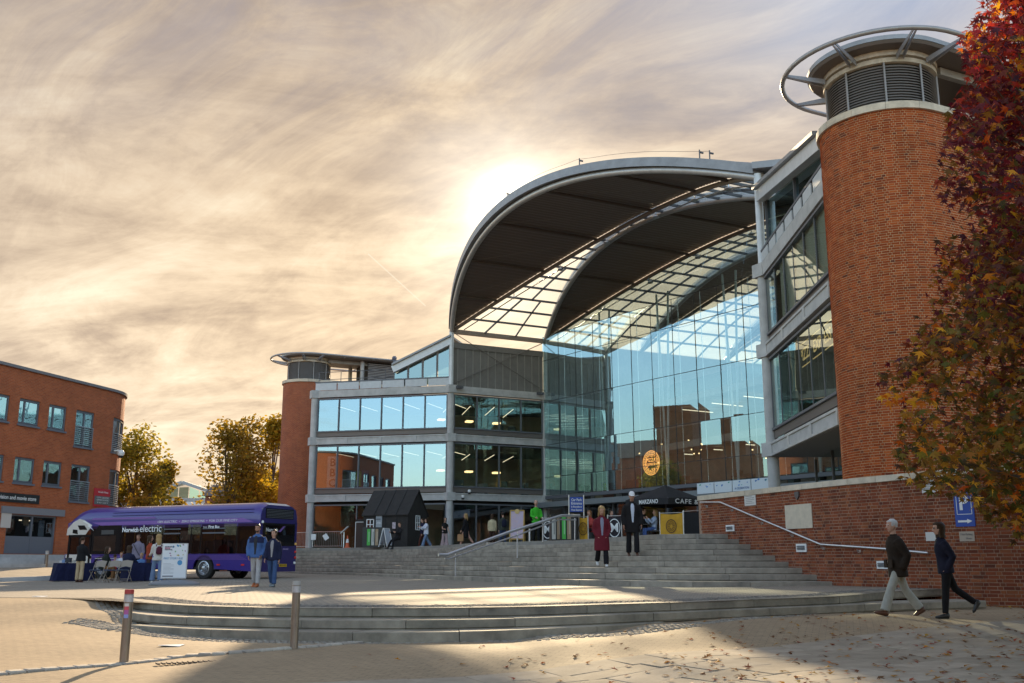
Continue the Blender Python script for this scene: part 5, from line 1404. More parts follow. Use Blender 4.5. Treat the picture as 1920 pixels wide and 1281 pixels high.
# window pillars and panes
PIL = [.12, 1.25, 3.3, 3.85, 5.55, 6.1, 7.0, 8.1, 10.05]
for w0 in (0, BW - .06):
    for i, s in enumerate(PIL):
        mb = MB(); bbox(mb, s - .07, s + .07, w0, w0 + .06, 1.12, 2.28); mb.build('pillar', BLK if i else PURPLE, bus)
    wo = w0 - .008 if w0 == 0 else w0 + .05
    for i in range(len(PIL) - 1):
        mb = MB(); bbox(mb, PIL[i] + .03, PIL[i + 1] - .03, wo, wo + .018, 1.10, 2.40); mb.build('window', G_BUS, bus)
    mb = MB(); bbox(mb, PIL[0] + .05, PIL[-1], w0 + .02, w0 + .04, 2.22, 2.32); bbox(mb, PIL[0] + .05, PIL[-1], w0 + .02, w0 + .04, 1.08, 1.18); mb.build('window_border', BLK, bus)
    if w0 == 0:
        for s0_, s1_ in ((1.9, 3.2), (4.5, 5.5)):
            mb = MB(); bbox(mb, s0_, s1_, -.02, -.008, 1.98, 2.04); bbox(mb, s0_, s1_, -.02, -.008, 2.18, 2.23); mb.build('hopper_frame', FRAME, bus)
# black glazing sweeping to the front with a clear cab window, door, pale front
mb = MB(); mb.prism([U(8.15, -.012, 1.12), U(10.0, -.012, 1.12), U(10.0, -.012, 2.05), U(9.6, -.012, 2.45), U(8.15, -.012, 2.42)], bn_ * .02 * KB); mb.build('cab_side', BLK, bus)
mb = MB(); bbox(mb, 8.45, 9.85, -.02, -.012, 1.25, 1.95); mb.build('cab_window', G_LB, bus)
mb = MB(); bbox(mb, 8.6, 9.4, -.022, -.013, 2.02, 2.22); mb.build('destination_box', mat('dim_screen', (.06, .06, .06), .4), bus)
mb = MB(); mb.prism([U(10.05, -.014, 2.46), U(10.45, -.014, 2.02), U(BL - .1, -.014, 2.0), U(BL - .12, -.014, 2.3), U(BL - .5, -.014, 2.62), U(BL - .9, -.014, 2.76), U(BL - 1.2, -.014, 2.70)], bn_ * .02 * KB); fp = mb.build('front_quarter', CREAM, bus)
mb = MB(); mb.prism([U(10.35, -.026, 2.25), U(10.85, -.026, 2.25), U(11.0, -.026, 2.46), U(10.55, -.026, 2.46)], bn_ * .01); mb.prism([U(10.95, -.026, 2.05), U(11.3, -.026, 2.1), U(11.3, -.026, 2.28), U(11.0, -.026, 2.25)], bn_ * .01); mb.build('quarter_vent', BLK, fp)
mb = MB(); mb.prism([U(10.5, -.03, 2.66), U(10.7, -.03, 2.66), U(10.25, -.03, 2.46), U(10.35, -.03, 2.44), U(9.9, -.03, 2.2), U(10.15, -.03, 2.4), U(10.05, -.03, 2.42)], bn_ * .008); mb.build('lightning_mark', WHITE, fp)
dm = MB()
for s0_, s1_, z0_, z1_ in ((10.02, 10.14, .40, 2.0), (11.42, 11.54, .40, 2.0), (10.72, 10.82, .40, 2.0), (10.02, 11.54, 1.90, 2.02), (10.02, 11.54, .36, .50)): bbox(dm, s0_, s1_, -.03, .04, z0_, z1_)
dd = dm.build('door', BLK, bus)
for s0_, s1_ in ((10.14, 10.72), (10.82, 11.42)):
    mb = MB(); bbox(mb, s0_, s1_, -.01, .01, .50, 1.90); mb.build('door_glass', G_BUS, dd)
mb = MB(); mb.prism([U(BL - .26, .0, .34), U(BL, .25, .34), U(BL, BW - .25, .34), U(BL - .26, BW, .34)], UP * (.75 * KB)); mb.build('front_bumper', CREAM, bus)
mb = MB(); mb.prism([U(BL - .22, .02, 1.12), U(BL - .03, .25, 1.12), U(BL - .03, BW - .25, 1.12), U(BL - .22, BW - .02, 1.12)], UP * (1.25 * KB)); mb.build('windscreen', G_BUS, bus)
# rear face
RB = MB(); bbox(RB, -.03, .05, 0.0, BW, .34, 1.55); RB.build('rear_panel', PURPD, bus)
RB = MB(); bbox(RB, -.03, .05, 0.0, .14, 1.55, 2.5); bbox(RB, -.03, .05, BW - .14, BW, 1.55, 2.5); bbox(RB, -.03, .05, .14, BW - .14, 2.42, 2.55); RB.build('rear_frame', PURPD, bus)
mb = MB(); mb.prism([U(-.025, .02, 2.5), U(-.025, BW - .02, 2.5), U(-.02, BW - .1, 3.02), U(-.02, BW - .4, 3.18), U(-.02, .4, 3.18), U(-.02, .1, 3.02)], bd_ * .1); mb.build('rear_roof_panel', PURPD, bus)
mb = MB(); bbox(mb, -.045, -.028, .3, BW - .3, 2.62, 3.05); gr_ = mb.build('rear_grille', BLK, bus)
for k in range(6): mb = MB(); bbox(mb, -.06, -.045, .34, BW - .34, 2.65 + k * .065, 2.68 + k * .065); mb.build('grille_bar', DSTEEL, gr_)
mb = MB(); bbox(mb, -.04, -.022, .16, BW - .16, 1.45, 2.42); mb.build('rear_glazing', BLK, bus)
mb = MB(); bbox(mb, -.05, -.04, .3, BW - .3, 1.92, 2.32); rwn = mb.build('rear_window', G_LB, bus)
text('lettering', 'Norwich', U(-.062, 1.85, 2.12), -bn_ if False else bn_, UP, .22, WHITE, rwn, bold=.02) if False else text('lettering', 'Norwich', U(-.062, .72, 2.12), bn_, UP, .21, WHITE, rwn, bold=.02)
mb = MB(); mb.prism([U(-.062, 1.15, 2.05), U(-.062, 1.32, 2.05), U(-.062, 1.62, 2.3), U(-.062, 1.5, 2.3)], bd_ * .004); mb.build('slash_mark', LILAC, rwn)
for w_, z_, m_ in ((.10, 2.45, WHITE), (BW - .08, 1.55, mat('amber_lens', (.8, .45, .1), .3)), (BW - .07, 1.2, RED), (BW - .07, .95, RED), (.08, 1.2, RED), (.08, .95, RED), (BW - .1, .72, WHITE)):
    mb = MB(); mb.ball(U(-.04, w_, z_), (.06, .06, .07), 8); mb.build('lamp', m_, bus, smooth=True)
mb = MB(); bbox(mb, -.045, -.03, 1.35, 1.87, .55, .67); pl_ = mb.build('number_plate', mat('plate_yellow', (.75, .45, .02), .5), bus)
text('lettering', 'BV73 HTL', U(-.05, 1.61, .61), bn_, UP, .10, BLACK, pl_, width=.44)
text('lettering', 'electric', U(-.035, 1.75, 1.32), bn_, UP, .12, mat('pale_lilac', (.5, .4, .65), .5), bus)
# livery stripes and lettering on the side
side = -bn_
mb = MB(); mb.prism([U(.35, -.014, 2.45), U(9.5, -.014, 2.43), U(10.05, -.014, 2.58), U(.95, -.014, 2.63)], bn_ * .006); mb.build('livery_stripe', LILAC, bus)
mb = MB(); mb.prism([U(6.0, -.022, 2.70), U(10.1, -.022, 2.70), U(10.0, -.022, 2.78), U(6.15, -.022, 2.78)], bn_ * .012); mb.build('livery_stripe', LILAC, bus)
mb = MB()
for z_ in (2.86, 3.0): bbox(mb, .4, 8.8, -.012 + (z_ > 2.9) * .045, .06, z_, z_ + .015)
mb.build('roof_seam', PURPD, bus)
tx = -bd_
LT = mat('lettering_white', (.85, .85, .85), .5)
text('lettering', '100% ELECTRIC  \u2022  ZERO EMISSIONS  \u2022  FOR OUR FINE CITY', U(3.6, -.024, 2.535), tx, UP, .135, LT, bus, width=4.4, shear=.15)
text('lettering', 'Norwich', U(7.55, -.03, 2.20), tx, UP, .27, LT, bus, bold=.03, width=.95)
text('lettering', 'electric', U(6.30, -.03, 2.24), tx, UP, .42, LT, bus, width=1.25)
text('lettering', 'from', U(3.05, -.03, 2.27), tx, UP, .10, LT, bus); text('lettering', 'First Bus', U(2.55, -.03, 2.27), tx, UP, .17, LT, bus, bold=.02)
for s_ in (2.1, .75): mb = MB(); bbox(mb, s_, s_ + .18, -.02, 0, .60, .67); mb.build('side_marker', RED, bus)
# wheels
for w_ in (.02, BW - .30):
    for ax in AX:
        c = U(ax, w_, RW); ring = lambda r, w2: [c + bd_ * (r * cos(2 * pi * j / 28)) + UP * (r * sin(2 * pi * j / 28)) + bn_ * w2 for j in range(28)]
        mb = MB(); r_ = RW * KB; mb.loft([ring(r_ * .62, .0), ring(r_ * .93, -.0), ring(r_, .05), ring(r_, .23), ring(r_ * .93, .28), ring(r_ * .6, .28)], cap=False); wh = mb.build('wheel', RUB, bus, smooth=True)
        mb = MB(); mb.loft([ring(r_ * .64, .0), ring(r_ * .58, -.01), ring(r_ * .52, .09), ring(r_ * .25, .07), ring(r_ * .20, .0), ring(r_ * .02, -.02)], cap=False); mb.build('rim', STEEL, wh, smooth=True)
        for k in range(8):
            an = k * pi / 4; q = c + (bd_ * cos(an) + UP * sin(an)) * (r_ * .38) + bn_ * .06; mb = MB(); mb.ball(q, .03, 6); mb.build('wheel_nut', DSTEEL, wh)
    mb = MB()
    for ax in AX: bbox(mb, ax - .6, ax + .6, w_ + (.02 if w_ > 1 else .32), w_ + (.04 if w_ > 1 else .34), .35, 1.05)
    mb.build('wheel_well', BLACK, bus)
# seats, poles and riders' rail inside
for k, s_ in enumerate((1.2, 2.0, 2.8, 4.4, 5.2, 6.0)):
    for w_ in (.3, 1.55):
        mb = MB(); bbox(mb, s_, s_ + .42, w_, w_ + .8, .95, 1.08); bbox(mb, s_ - .08, s_ + .03, w_, w_ + .8, 1.0, 1.72); mb.build('bus_seat', SEAT, bus)
for k, s_ in enumerate((3.6, 5.0, 6.6, 7.7)):
    mb = MB(); mb.tube([U(s_, 1.2, .5), U(s_, 1.2, 2.3)], .018, 6); mb.tube([U(s_, .4, .5), U(s_, .4, 2.3)], .018, 6); mb.build('grab_pole', mat('pole_yellow', (.65, .42, .06), .5), bus)
mb = MB(); bbox(mb, 8.0, 8.06, .2, 1.0, .5, 2.1); bbox(mb, 8.9, 9.3, .3, .9, .9, 1.7); mb.build('cab_screen', SEAT, bus)
mb = MB(); mb.box(U(7.3, .25, 1.35), (.5, .02, .28), -th_); mb.build('window_notice', mat('pale_green', (.4, .55, .45), .6), bus)
# ================================================================== people
def remesh(mb, voxel, smooth_it=2):
    me = mb.mesh('tmp', [], False); o = bpy.data.objects.new('tmp', me); COL.objects.link(o)
    m = o.modifiers.new('r', 'REMESH'); m.mode = 'VOXEL'; m.voxel_size = voxel; m.use_smooth_shade = True
    if smooth_it: s = o.modifiers.new('s', 'SMOOTH'); s.factor = .5; s.iterations = smooth_it
    dg = bpy.context.evaluated_depsgraph_get(); me2 = bpy.data.meshes.new_from_object(o.evaluated_get(dg))
    bpy.data.objects.remove(o); bpy.data.meshes.remove(me); return me2
def cloth(name, c, var=.12, vs_=6, rough=.85): return mat(name, c, rough, var=var, vscale=vs_, bump=.25, bscale=14, spec=.2)
SKIN = mat('skin', (.52, .29, .20), .5, var=.06, vscale=20, spec=.3)
SKIN2 = mat('skin_tanned', (.42, .22, .145), .5, var=.06, vscale=20, spec=.3)
EYEW = mat('eye', (.03, .02, .015), .2); LIP = mat('lip', (.35, .12, .10), .5)
def person(label, P, H, yaw, legs=((0, 0), (0, 0)), arms=((0, 8, 10), (0, 8, 10)), lean=0, headyaw=0, headpitch=0, female=False, top=None, topk='jacket', hem=.0, shirt=None, bottoms=None, flare=0.0, shoes=None, hair=None, hairk='short', skin=None, voxel=.014, extra=None, group=None, slim=1.0, sleeve=1.0, tuck=(0, 0), sit=False, headz=0, bare=False):
    k = H / 1.75; skin = skin or SKIN
    L_thigh, L_shin, L_up, L_fore = .43 * k, .42 * k, .30 * k, .26 * k
    hipw = (.085 if not female else .09) * k; shw = (.185 if not female else .160) * k * (1 if slim >= 1 else slim)
    ln = RAD(lean)
    spine_up = V((0, sin(ln), cos(ln))); spine_f = V((0, cos(ln), -sin(ln)))
    pel = V((0, 0, 0)); SH = pel + spine_up * (.50 * k); NK = SH + spine_up * (.07 * k)
    J = {}
    for i, sx in enumerate((-1, 1)):
        th, kn = RAD(legs[i][0]), RAD(legs[i][1]); ab = legs[i][2] if len(legs[i]) > 2 else 0
        hp = V((sx * hipw, 0, 0)); d = V((sx * sin(RAD(2 + ab)), sin(th), -cos(th))).normalized(); knee = hp + d * L_thigh
        a2 = th - kn; d2 = V((sx * .01, sin(a2), -cos(a2))).normalized(); ank = knee + d2 * L_shin
        toe_p = RAD(legs[i][3]) if len(legs[i]) > 3 else max(-.9, min(.5, a2 * .75)) if not sit else 0
        J[i] = (hp, knee, ank, toe_p)
        f, ab_, el = arms[i][:3]; fw = RAD(f); inw = RAD(arms[i][3]) if len(arms[i]) > 3 else 0
        s0 = SH + V((sx * shw, 0, 0)) - spine_up * (.035 * k)
        down = -spine_up
        dd = (down * cos(fw) + spine_f * sin(fw)); dd = (dd * cos(RAD(ab_)) + V((sx, 0, 0)) * sin(RAD(ab_))).normalized(); elb = s0 + dd * L_up
        f2 = fw + RAD(el); d3 = (down * cos(f2) + spine_f * sin(f2)); d3 = (d3 * cos(inw) - V((sx, 0, 0)) * sin(inw)).normalized(); wr = elb + d3 * L_fore
        J[10 + i] = (s0, elb, wr, d3)
    lows = [J[i][2].z - .085 * k for i in (0, 1)]; dz = -min(lows)
    base = thing_mesh = None
    off = V((0, 0, dz))
    Rz = M4.Rotation(yaw, 4, 'Z')
    INVX = (M4.Translation(V(P)) @ Rz)
    fwd = V((0, -1, 0))
    # local frame here: x right, y forward; flip so that yaw 0 faces the camera (-Y)
    FL = M4(((-1, 0, 0, 0), (0, -1, 0, 0), (0, 0, 1, 0), (0, 0, 0, 1)))
    def fin(mb): mb.v = [tuple(FL @ (V(p) + off)) for p in mb.v]; return mb
    XR = (1, 0, 0)
    # ---- body
    b = MB()
    hc = NK + spine_up * (.075 * k) + spine_f * (.012 * k + RAD(headpitch) * .05)
    Rh = M4.Rotation(RAD(headyaw), 3, 'Z') @ M4.Rotation(-RAD(headpitch), 3, 'X')
    hh = .235 * k
    HR = [(.0, .020, .028, .030), (.06, .040, .050, .026), (.18, .054, .072, .014), (.32, .064, .086, .006), (.5, .070, .093, 0), (.68, .074, .097, -.004), (.84, .066, .088, -.008), (.94, .045, .062, -.012), (1.0, .012, .018, -.014)]
    hb = hc - V((0, 0, .02 * k))
    def HP(x, y, h): return hb + Rh @ (V((x * k, y * k, h * hh)))
    n = 16
    b.loft([[HP(w * cos(2 * pi * j / n), d * sin(2 * pi * j / n) + y0, h) for j in range(n)] for h, w, d, y0 in HR])
    b.tube([HP(0, .086, .56), HP(0, .104, .42), HP(0, .110, .36), HP(0, .085, .33)], [(.010 * k, .010 * k), (.013 * k, .013 * k), (.018 * k, .014 * k), (.012 * k, .010 * k)], 6)
    for sx in (-1, 1): b.ball(HP(sx * .073, -.01, .44), (.014 * k, .022 * k, .034 * k), 8)
    b.tube([SH - spine_up * .03 * k, NK + spine_up * .02 * k, HP(0, -.008, .12)], [.062 * k, .052 * k, .050 * k], 10)
    tw = (.165, .125, .15, .13) if not female else (.170, .115, .138, .112)
    b.tube([pel - spine_up * .06 * k, pel + spine_up * .04 * k, pel + spine_up * .2 * k, pel + spine_up * .38 * k, SH, SH + spine_up * .05 * k], [(.11 * k, .09 * k), (tw[0] * k * .92, .105 * k), (tw[1] * k * .95, .09 * k), (tw[2] * k, .105 * k), (tw[3] * k, .075 * k), (.06 * k, .05 * k)], 14, ref=XR)
    for i in (0, 1):
        hp, kn_, an_, tp = J[i]
        b.tube([hp + V((0, 0, .03)), lerp(hp, kn_, .5), kn_, lerp(kn_, an_, .35), an_], [.075 * k, .064 * k, .048 * k, .050 * k, .034 * k], 8)
        s0, el_, wr, d3 = J[10 + i]
        b.tube([s0, lerp(s0, el_, .5), el_, lerp(el_, wr, .4), wr], [.048 * k, .044 * k, .036 * k, .036 * k, .026 * k], 8)
        # hand: palm, four unequal fingers slightly curled, thumb from the side of the palm
        sx = -1 if i == 0 else 1
        side_ = V((-sx, 0, 0)); side_ = (side_ - d3 * side_.dot(d3)).normalized(); nrm = d3.cross(side_)
        if nrm.y < 0: pass
        acr = d3.cross(side_).normalized()            # across the knuckles
        if acr.y < 0: acr = -acr
        pc = wr + d3 * .085 * k
        b.tube([wr, wr + d3 * .04 * k, pc], [(.024 * k, .017 * k), (.036 * k, .016 * k), (.036 * k, .013 * k)], 8, ref=tuple(acr))
        for q, (o_, l_) in enumerate(((.027, .066), (.009, .078), (-.009, .073), (-.027, .056))):
            r0 = pc + acr * o_ * k - d3 * .01 * k; m1 = r0 + (d3 * .9 + side_ * .25).normalized() * l_ * .5 * k; m2 = m1 + (d3 * .6 + side_ * .75).normalized() * l_ * .5 * k
            b.tube([r0, m1, m2], [.0095 * k, .009 * k, .007 * k], 6)
        t0 = wr + d3 * .03 * k + acr * .03 * k; t1 = t0 + (d3 * .6 + acr * .7 + side_ * .2).normalized() * .038 * k; b.tube([t0, t1, t1 + (d3 * .85 + side_ * .4).normalized() * .03 * k], [.013 * k, .011 * k, .008 * k], 6)
    fin(b); me = remesh(b, voxel * k, 1); me.materials.append(skin)
    o = bpy.data.objects.new('person', me); COL.objects.link(o); o.location = P; o.rotation_euler = (0, 0, yaw)
    tag(o, label, 'person', group); INV[o.name] = INVX.inverted()
    def child(name, mb, m, vox=None, smooth=True, sm=2):
        fin(mb)
        if vox: me_ = remesh(mb, vox, sm); me_.materials.append(m)
        else: me_ = mb.mesh(name, m, smooth); autosmooth(me_, 60)
        c = bpy.data.objects.new(name, me_); COL.objects.link(c); c.parent = o; return c
    # ---- face
    for sx in (-1, 1):
        e = MB(); e.ball(HP(sx * .030, .078, .50), (.011 * k, .008 * k, .007 * k), 8); child('eye', e, EYEW)
        e = MB(); e.tube([HP(sx * .014, .094, .565), HP(sx * .030, .090, .585), HP(sx * .046, .074, .57)], .0055 * k, 5); child('eyebrow', e, hair or EYEW)
    e = MB(); e.tube([HP(-.022, .084, .215), HP(0, .093, .222), HP(.022, .084, .215)], .006 * k, 5); child('mouth', e, LIP)
    # ---- hair
    if hairk != 'cap' and hair:
        h = MB(); n = 20; rings = []
        low = {'short': .40, 'bald': .34, 'bob': -.24, 'long': .06, 'pony': .42}[hairk]
        hi = 1.045 if hairk != 'bald' else .62
        for q in range(9):
            f = lerp(low, hi, q / 8); 
            for a_, b_ in zip(HR, HR[1:]):
                if a_[0] <= f <= b_[0]: t = (f - a_[0]) / (b_[0] - a_[0]); w, d, y0 = (lerp(a_[i], b_[i], t) for i in (1, 2, 3)); break
            else: w, d, y0 = (.02, .03, -.014) if f > .5 else (.072, .085, -.012)
            w = max(w, .02)
            if f < .5: w, d, y0 = lerp(w, .068, .8), lerp(d, .09, .8), lerp(y0, -.004, .8)
            g = .010 if hairk in ('short', 'pony') else (.004 if hairk == 'bald' else .034)
            ring = []
            for j in range(n):
                an = 2 * pi * j / n; cx, cy = cos(an), sin(an)
                face = cy > (.15 if f < .45 else .35) and f < .80
                gg = -.022 if face else g * (1 + .35 * NZ.noise(V((cx * 3, cy * 3, f * 6 + H))))
                ring.append(HP((w + gg) * cx, (d + gg) * cy + y0, f))
            rings.append(ring)
        h.loft(rings)
        if hairk == 'long':
            h.tube([HP(0, -.075, .55), HP(0, -.098, .2), HP(0, -.105, -.2), HP(0, -.10, -.62), HP(0, -.095, -.95)], [(.06 * k, .03 * k), (.085 * k, .04 * k), (.085 * k, .035 * k), (.07 * k, .03 * k), (.03 * k, .012 * k)], 10, ref=XR)
            for sx in (-1, 1): h.tube([HP(sx * .072, .01, .6), HP(sx * .085, .0, .2), HP(sx * .085, -.01, -.25), HP(sx * .07, -.02, -.6)], [.018 * k, .024 * k, .022 * k, .008 * k], 6)
        if hairk == 'pony':
            h.ball(HP(0, -.105, .72), (.028 * k, .03 * k, .03 * k), 8); h.tube([HP(0, -.11, .74), HP(0, -.15, .6), HP(0, -.145, .2), HP(0, -.125, -.1)], [.02 * k, .03 * k, .026 * k, .006 * k], 8)
        child('hair', h, hair)
    if hairk == 'cap':
        h = MB(); n = 18
        h.loft([[HP((w + .012) * cos(2 * pi * j / n), (d + .012) * sin(2 * pi * j / n) + y0, f) for j in range(n)] for f, w, d, y0 in ((.60, .073, .096, -.002), (.75, .072, .095, -.005), (.92, .058, .078, -.010), (1.04, .03, .04, -.012))])
        h.prism([HP(-.06, .085, .64), HP(-.05, .135, .60), HP(0, .155, .60), HP(.05, .135, .60), HP(.06, .085, .64)], (0, 0, .012)); child('cap', h, hair)
    # ---- garments
    gk = {'jacket': (.030, .022), 'coat': (.034, .024), 'shirt': (.016, .014), 'puffer': (.045, .032)}[topk]
    g, gs = gk[0] * k, gk[1] * k
    hemz = -(.10 + hem) * k
    j_ = MB(); hf = 1 + hem * .25
    sec = [(hemz / k, (tw[0] + .01 + hem * .06), .115 + hem * .05), (hemz / k + .05, tw[0] + .012 + hem * .04, .118 + hem * .03), (.02, tw[0] * .98 + .005, .112), (.2, tw[1] + .012, .10), (.36, tw[2] + .010, .115), (.46, tw[3] + .028, .095), (.525, .095, .065), (.56, .06, .052)]
    if hem > .2: sec = [sec[0], (hemz / k * .5, tw[0] + .016 + hem * .03, .12 + hem * .02)] + sec[2:]
    j_.tube([pel + (spine_up * (z * k) if z > -.11 else spine_up * (z * k)) for z, a_, b_ in sec], [(a_ * k * slim + g, b_ * k * slim + g) for z, a_, b_ in sec], 18, ref=XR)
    for i in (0, 1):
        s0, el_, wr, d3 = J[10 + i]
        if bare or sleeve < .5: j_.tube([s0 - V(((-1 if i == 0 else 1) * .03 * k, 0, 0)), lerp(s0, el_, .55)], [.058 * k + gs, .052 * k + gs], 10)
        else: j_.tube([s0 - V(((-1 if i == 0 else 1) * .03 * k, 0, 0)) + spine_up * .005 * k, lerp(s0, el_, .3), el_, lerp(el_, wr, .55), lerp(el_, wr, .98)], [.060 * k + gs, .056 * k + gs, .046 * k + gs, .042 * k + gs, .034 * k + gs], 10)
    for q in range(len(j_.v)):
        p = V(j_.v[q]); s_ = .008 * k; j_.v[q] = tuple(p + V((NZ.noise(p * 9), NZ.noise(p * 9 + V((7, 0, 0))), 0)) * s_)
    jk = child('coat' if topk == 'coat' else ('shirt' if topk == 'shirt' else 'jacket'), j_, top, (.017 if voxel < .013 else .022) * k, sm=2)
    if topk != 'shirt':                                      # collar
        c_ = MB(); c_.tube([SH + spine_up * .035 * k, SH + spine_up * .09 * k], [(.082 * k, .075 * k), (.070 * k, .064 * k)], 14, ref=XR, cap=False); child('collar', c_, top)
    if shirt:
        fr = MB(); y_ = lambda z, d: (pel + spine_up * (z * k) + spine_f * ((d + .006) * k + g))
        pts = [y_(.0 + (hemz / k + .06 if False else 0), .112), y_(.2, .100), y_(.36, .113), y_(.46, .088), y_(.52, .058)]
        fr.tube(pts, [(.020 * k, .006), (.036 * k, .008), (.052 * k, .009), (.050 * k, .010), (.030 * k, .010)], 8, ref=XR); child('shirt', fr, shirt)
    if bottoms:
        t_ = MB(); tg = .012 * k
        t_.tube([pel + spine_up * .07 * k, pel, pel - UP * .085 * k], [(tw[0] * k + tg, .105 * k + tg), (tw[0] * k + .008 * k + tg, .115 * k + tg), (.11 * k, .095 * k)], 14, ref=XR)
        for i in (0, 1):
            hp, kn_, an_, tp = J[i]
            t_.tube([hp + UP * .02, lerp(hp, kn_, .4), kn_, lerp(kn_, an_, .4), lerp(kn_, an_, .97)], [.088 * k + tg, .076 * k + tg, .058 * k + tg + flare * .15, .056 * k + tg + flare * .5, .046 * k + tg + flare], 12)
        for q in range(len(t_.v)):
            p = V(t_.v[q]); t_.v[q] = tuple(p + V((NZ.noise(p * 11), NZ.noise(p * 11 + V((3, 0, 0))), 0)) * .007 * k)
        child('skirt' if bottoms.name.startswith('skirt') else 'trousers', t_, bottoms, (.016 if voxel < .013 else .021) * k)
    for i in (0, 1):
        hp, kn_, an_, tp = J[i]; f_ = V((0, cos(tp), sin(tp))); u_ = V((0, -sin(tp), cos(tp)))
        s_ = MB(); hl_ = an_ - u_ * .045 * k
        for (y, w, h0, h1) in (): pass
        rg = [(-.075, .022, .0, .05), (-.06, .034, -.04, .075), (-.02, .038, -.04, .085), (.05, .041, -.04, .05), (.11, .045, -.04, .028), (.16, .040, -.036, .016), (.185, .018, -.028, -.002)]
        s_.loft([[hl_ + f_ * (y * k) + V((w * k * cos(2 * pi * j / 10), 0, 0)) + u_ * (((h0 + h1) / 2 + (h1 - h0) / 2 * sin(2 * pi * j / 10)) * k) for j in range(10)] for y, w, h0, h1 in rg])
        child('shoe', s_, shoes or BLACK)
    if extra: extra(o, child, dict(k=k, SH=SH, pel=pel, up=spine_up, f=spine_f, J=J, g=g, HP=HP, MB=MB))
    return o
C_ = cloth
def ext_strap(col):
    def f(o, child, q):
        m = MB(); k = q['k']; pts = []
        for i in range(9):
            t = i / 8; x = lerp(.14, -.15, t); z = lerp(.47, .02, t); pts.append(q['pel'] + q['up'] * z * k + V((x * k, 0, 0)) + q['f'] * ((.118 - abs(t - .45) * .06) * k + q['g']))
        m.tube(pts, (.016 * k, .006), 6); child('bag_strap', m, col)
    return f
def ext_pack(col, w=.15, h=.30, d=.09):
    def f(o, child, q):
        m = MB(); k = q['k']; c = q['pel'] + q['up'] * .27 * k - q['f'] * (.13 * k + q['g'] + d / 2)
        m.tube([c - q['up'] * h / 2 * k, c - q['up'] * h * .3 * k, c + q['up'] * h * .25 * k, c + q['up'] * h / 2 * k], [(w * .6 * k, d * .5), (w * k, d * .8), (w * .9 * k, d * .7), (w * .35 * k, d * .3)], 12, ref=(1, 0, 0)); child('backpack', m, col)
        for sx in (-1, 1):
            m = MB(); m.tube([q['pel'] + q['up'] * .2 * k + V((sx * .14 * k, 0, 0)) + q['f'] * (.06 * k), q['pel'] + q['up'] * .40 * k + V((sx * .11 * k, 0, 0)) + q['f'] * (.115 * k + q['g']), q['SH'] + V((sx * .10 * k, 0, 0)) + q['up'] * (.045 * k), q['pel'] + q['up'] * .42 * k + V((sx * .09 * k, 0, 0)) - q['f'] * (.13 * k + q['g'])], (.02 * k, .006), 6); child('bag_strap', m, col)
    return f
def ext_bag(col, side=1, w=.16, h=.36):
    def f(o, child, q):
        s0, el, wr, d3 = q['J'][10 + side]; c = wr + d3 * .1; m = MB()
        m.box(c - UP * (h / 2 + .12), (.12, w * 2, h)); child('paper_bag', m, col, smooth=False); m = MB(); m.tube([c + V((0, -.08, -.12)), c, c + V((0, .08, -.12))], .006, 5); child('bag_handle', m, col)
    return f
def both(*fs):
    def f(o, child, q):
        for g_ in fs: g_(o, child, q)
    return f
HBLK = mat('hair_black', (.015, .012, .010), .45, spec=.15); HBRN = mat('hair_brown', (.05, .028, .015), .5, spec=.15); HBLD = mat('hair_blond', (.38, .24, .10), .5, spec=.15); HGRY = mat('hair_white', (.55, .53, .50), .6, spec=.15); HRED = mat('hair_ginger', (.26, .11, .04), .5, spec=.15)
SH_BR = mat('brown_shoe', (.10, .04, .02), .4); SH_W = mat('white_shoe', (.7, .68, .64), .5); SH_B = mat('black_shoe', (.02, .02, .02), .4); SH_O = mat('orange_shoe', (.45, .12, .03), .5); SH_G = mat('grey_shoe', (.2, .22, .22), .5)
def A(deg): return RAD(deg)
# the couple by the wall
def ext_old(o, child, q):
    m = MB(); k = q['k']; HP = q['HP']
    m.tube([q['pel'] + q['up'] * .47 * k + q['f'] * .12 * k, q['pel'] + q['up'] * .52 * k + q['f'] * .085 * k], [(.03 * k, .012), (.05 * k, .012)], 8, ref=(1, 0, 0)); child('shirt_collar', m, C_('blue_shirt', (.22, .28, .48)))
    for sx in (-1, 1):
        m = MB(); m.box(q['pel'] + q['up'] * .06 * k + V((sx * .13 * k, .115 * k + q['g'], 0)), (.14 * k, .02, .15 * k)); child('pocket_flap', m, C_('waxed_jacket2', (.030, .020, .013)), smooth=False)
pm = gpt(1690, 1155); pm.z = zg(pm.x, pm.y)
person('white haired man in dark brown jacket and pale trousers walking beside the brick wall', pm, 1.80, A(-90), legs=((26, 6, 0, 14), (-20, 16)), arms=((-22, 13, 44, 10), (-20, 13, 44, 10)), lean=3, headyaw=4, top=C_('waxed_jacket', (.026, .017, .011), .25), topk='puffer', hem=.08, bottoms=C_('pale_trousers', (.36, .35, .30)), flare=.03, shoes=SH_BR, hair=HGRY, hairk='short', voxel=.0095, extra=ext_old)
def ext_glasses(o, child, q):
    HP = q['HP']; m = MB()
    for sx in (-1, 1): m.ball(HP(sx * .032, .088, .50), (.022, .008, .016), 8)
    m.tube([HP(-.05, .09, .52), HP(.05, .09, .52)], .004, 4); child('sunglasses', m, BLACK)
pm = gpt(1781, 1160); pm.z = zg(pm.x, pm.y)
person('woman with dark bob in navy jacket walking behind the white haired man', pm, 1.66, A(-98), legs=((8, 2, 0, 0), (-24, 30, 0, -55)), arms=((-22, 14, 50, 12), (-20, 12, 46, 12)), lean=5, headyaw=0, female=True, top=C_('dark_navy_jacket', (.012, .012, .024), .2), topk='jacket', bottoms=C_('black_trousers', (.010, .009, .010)), shoes=SH_B, hair=HBRN, hairk='bob', voxel=.0095, extra=ext_glasses)
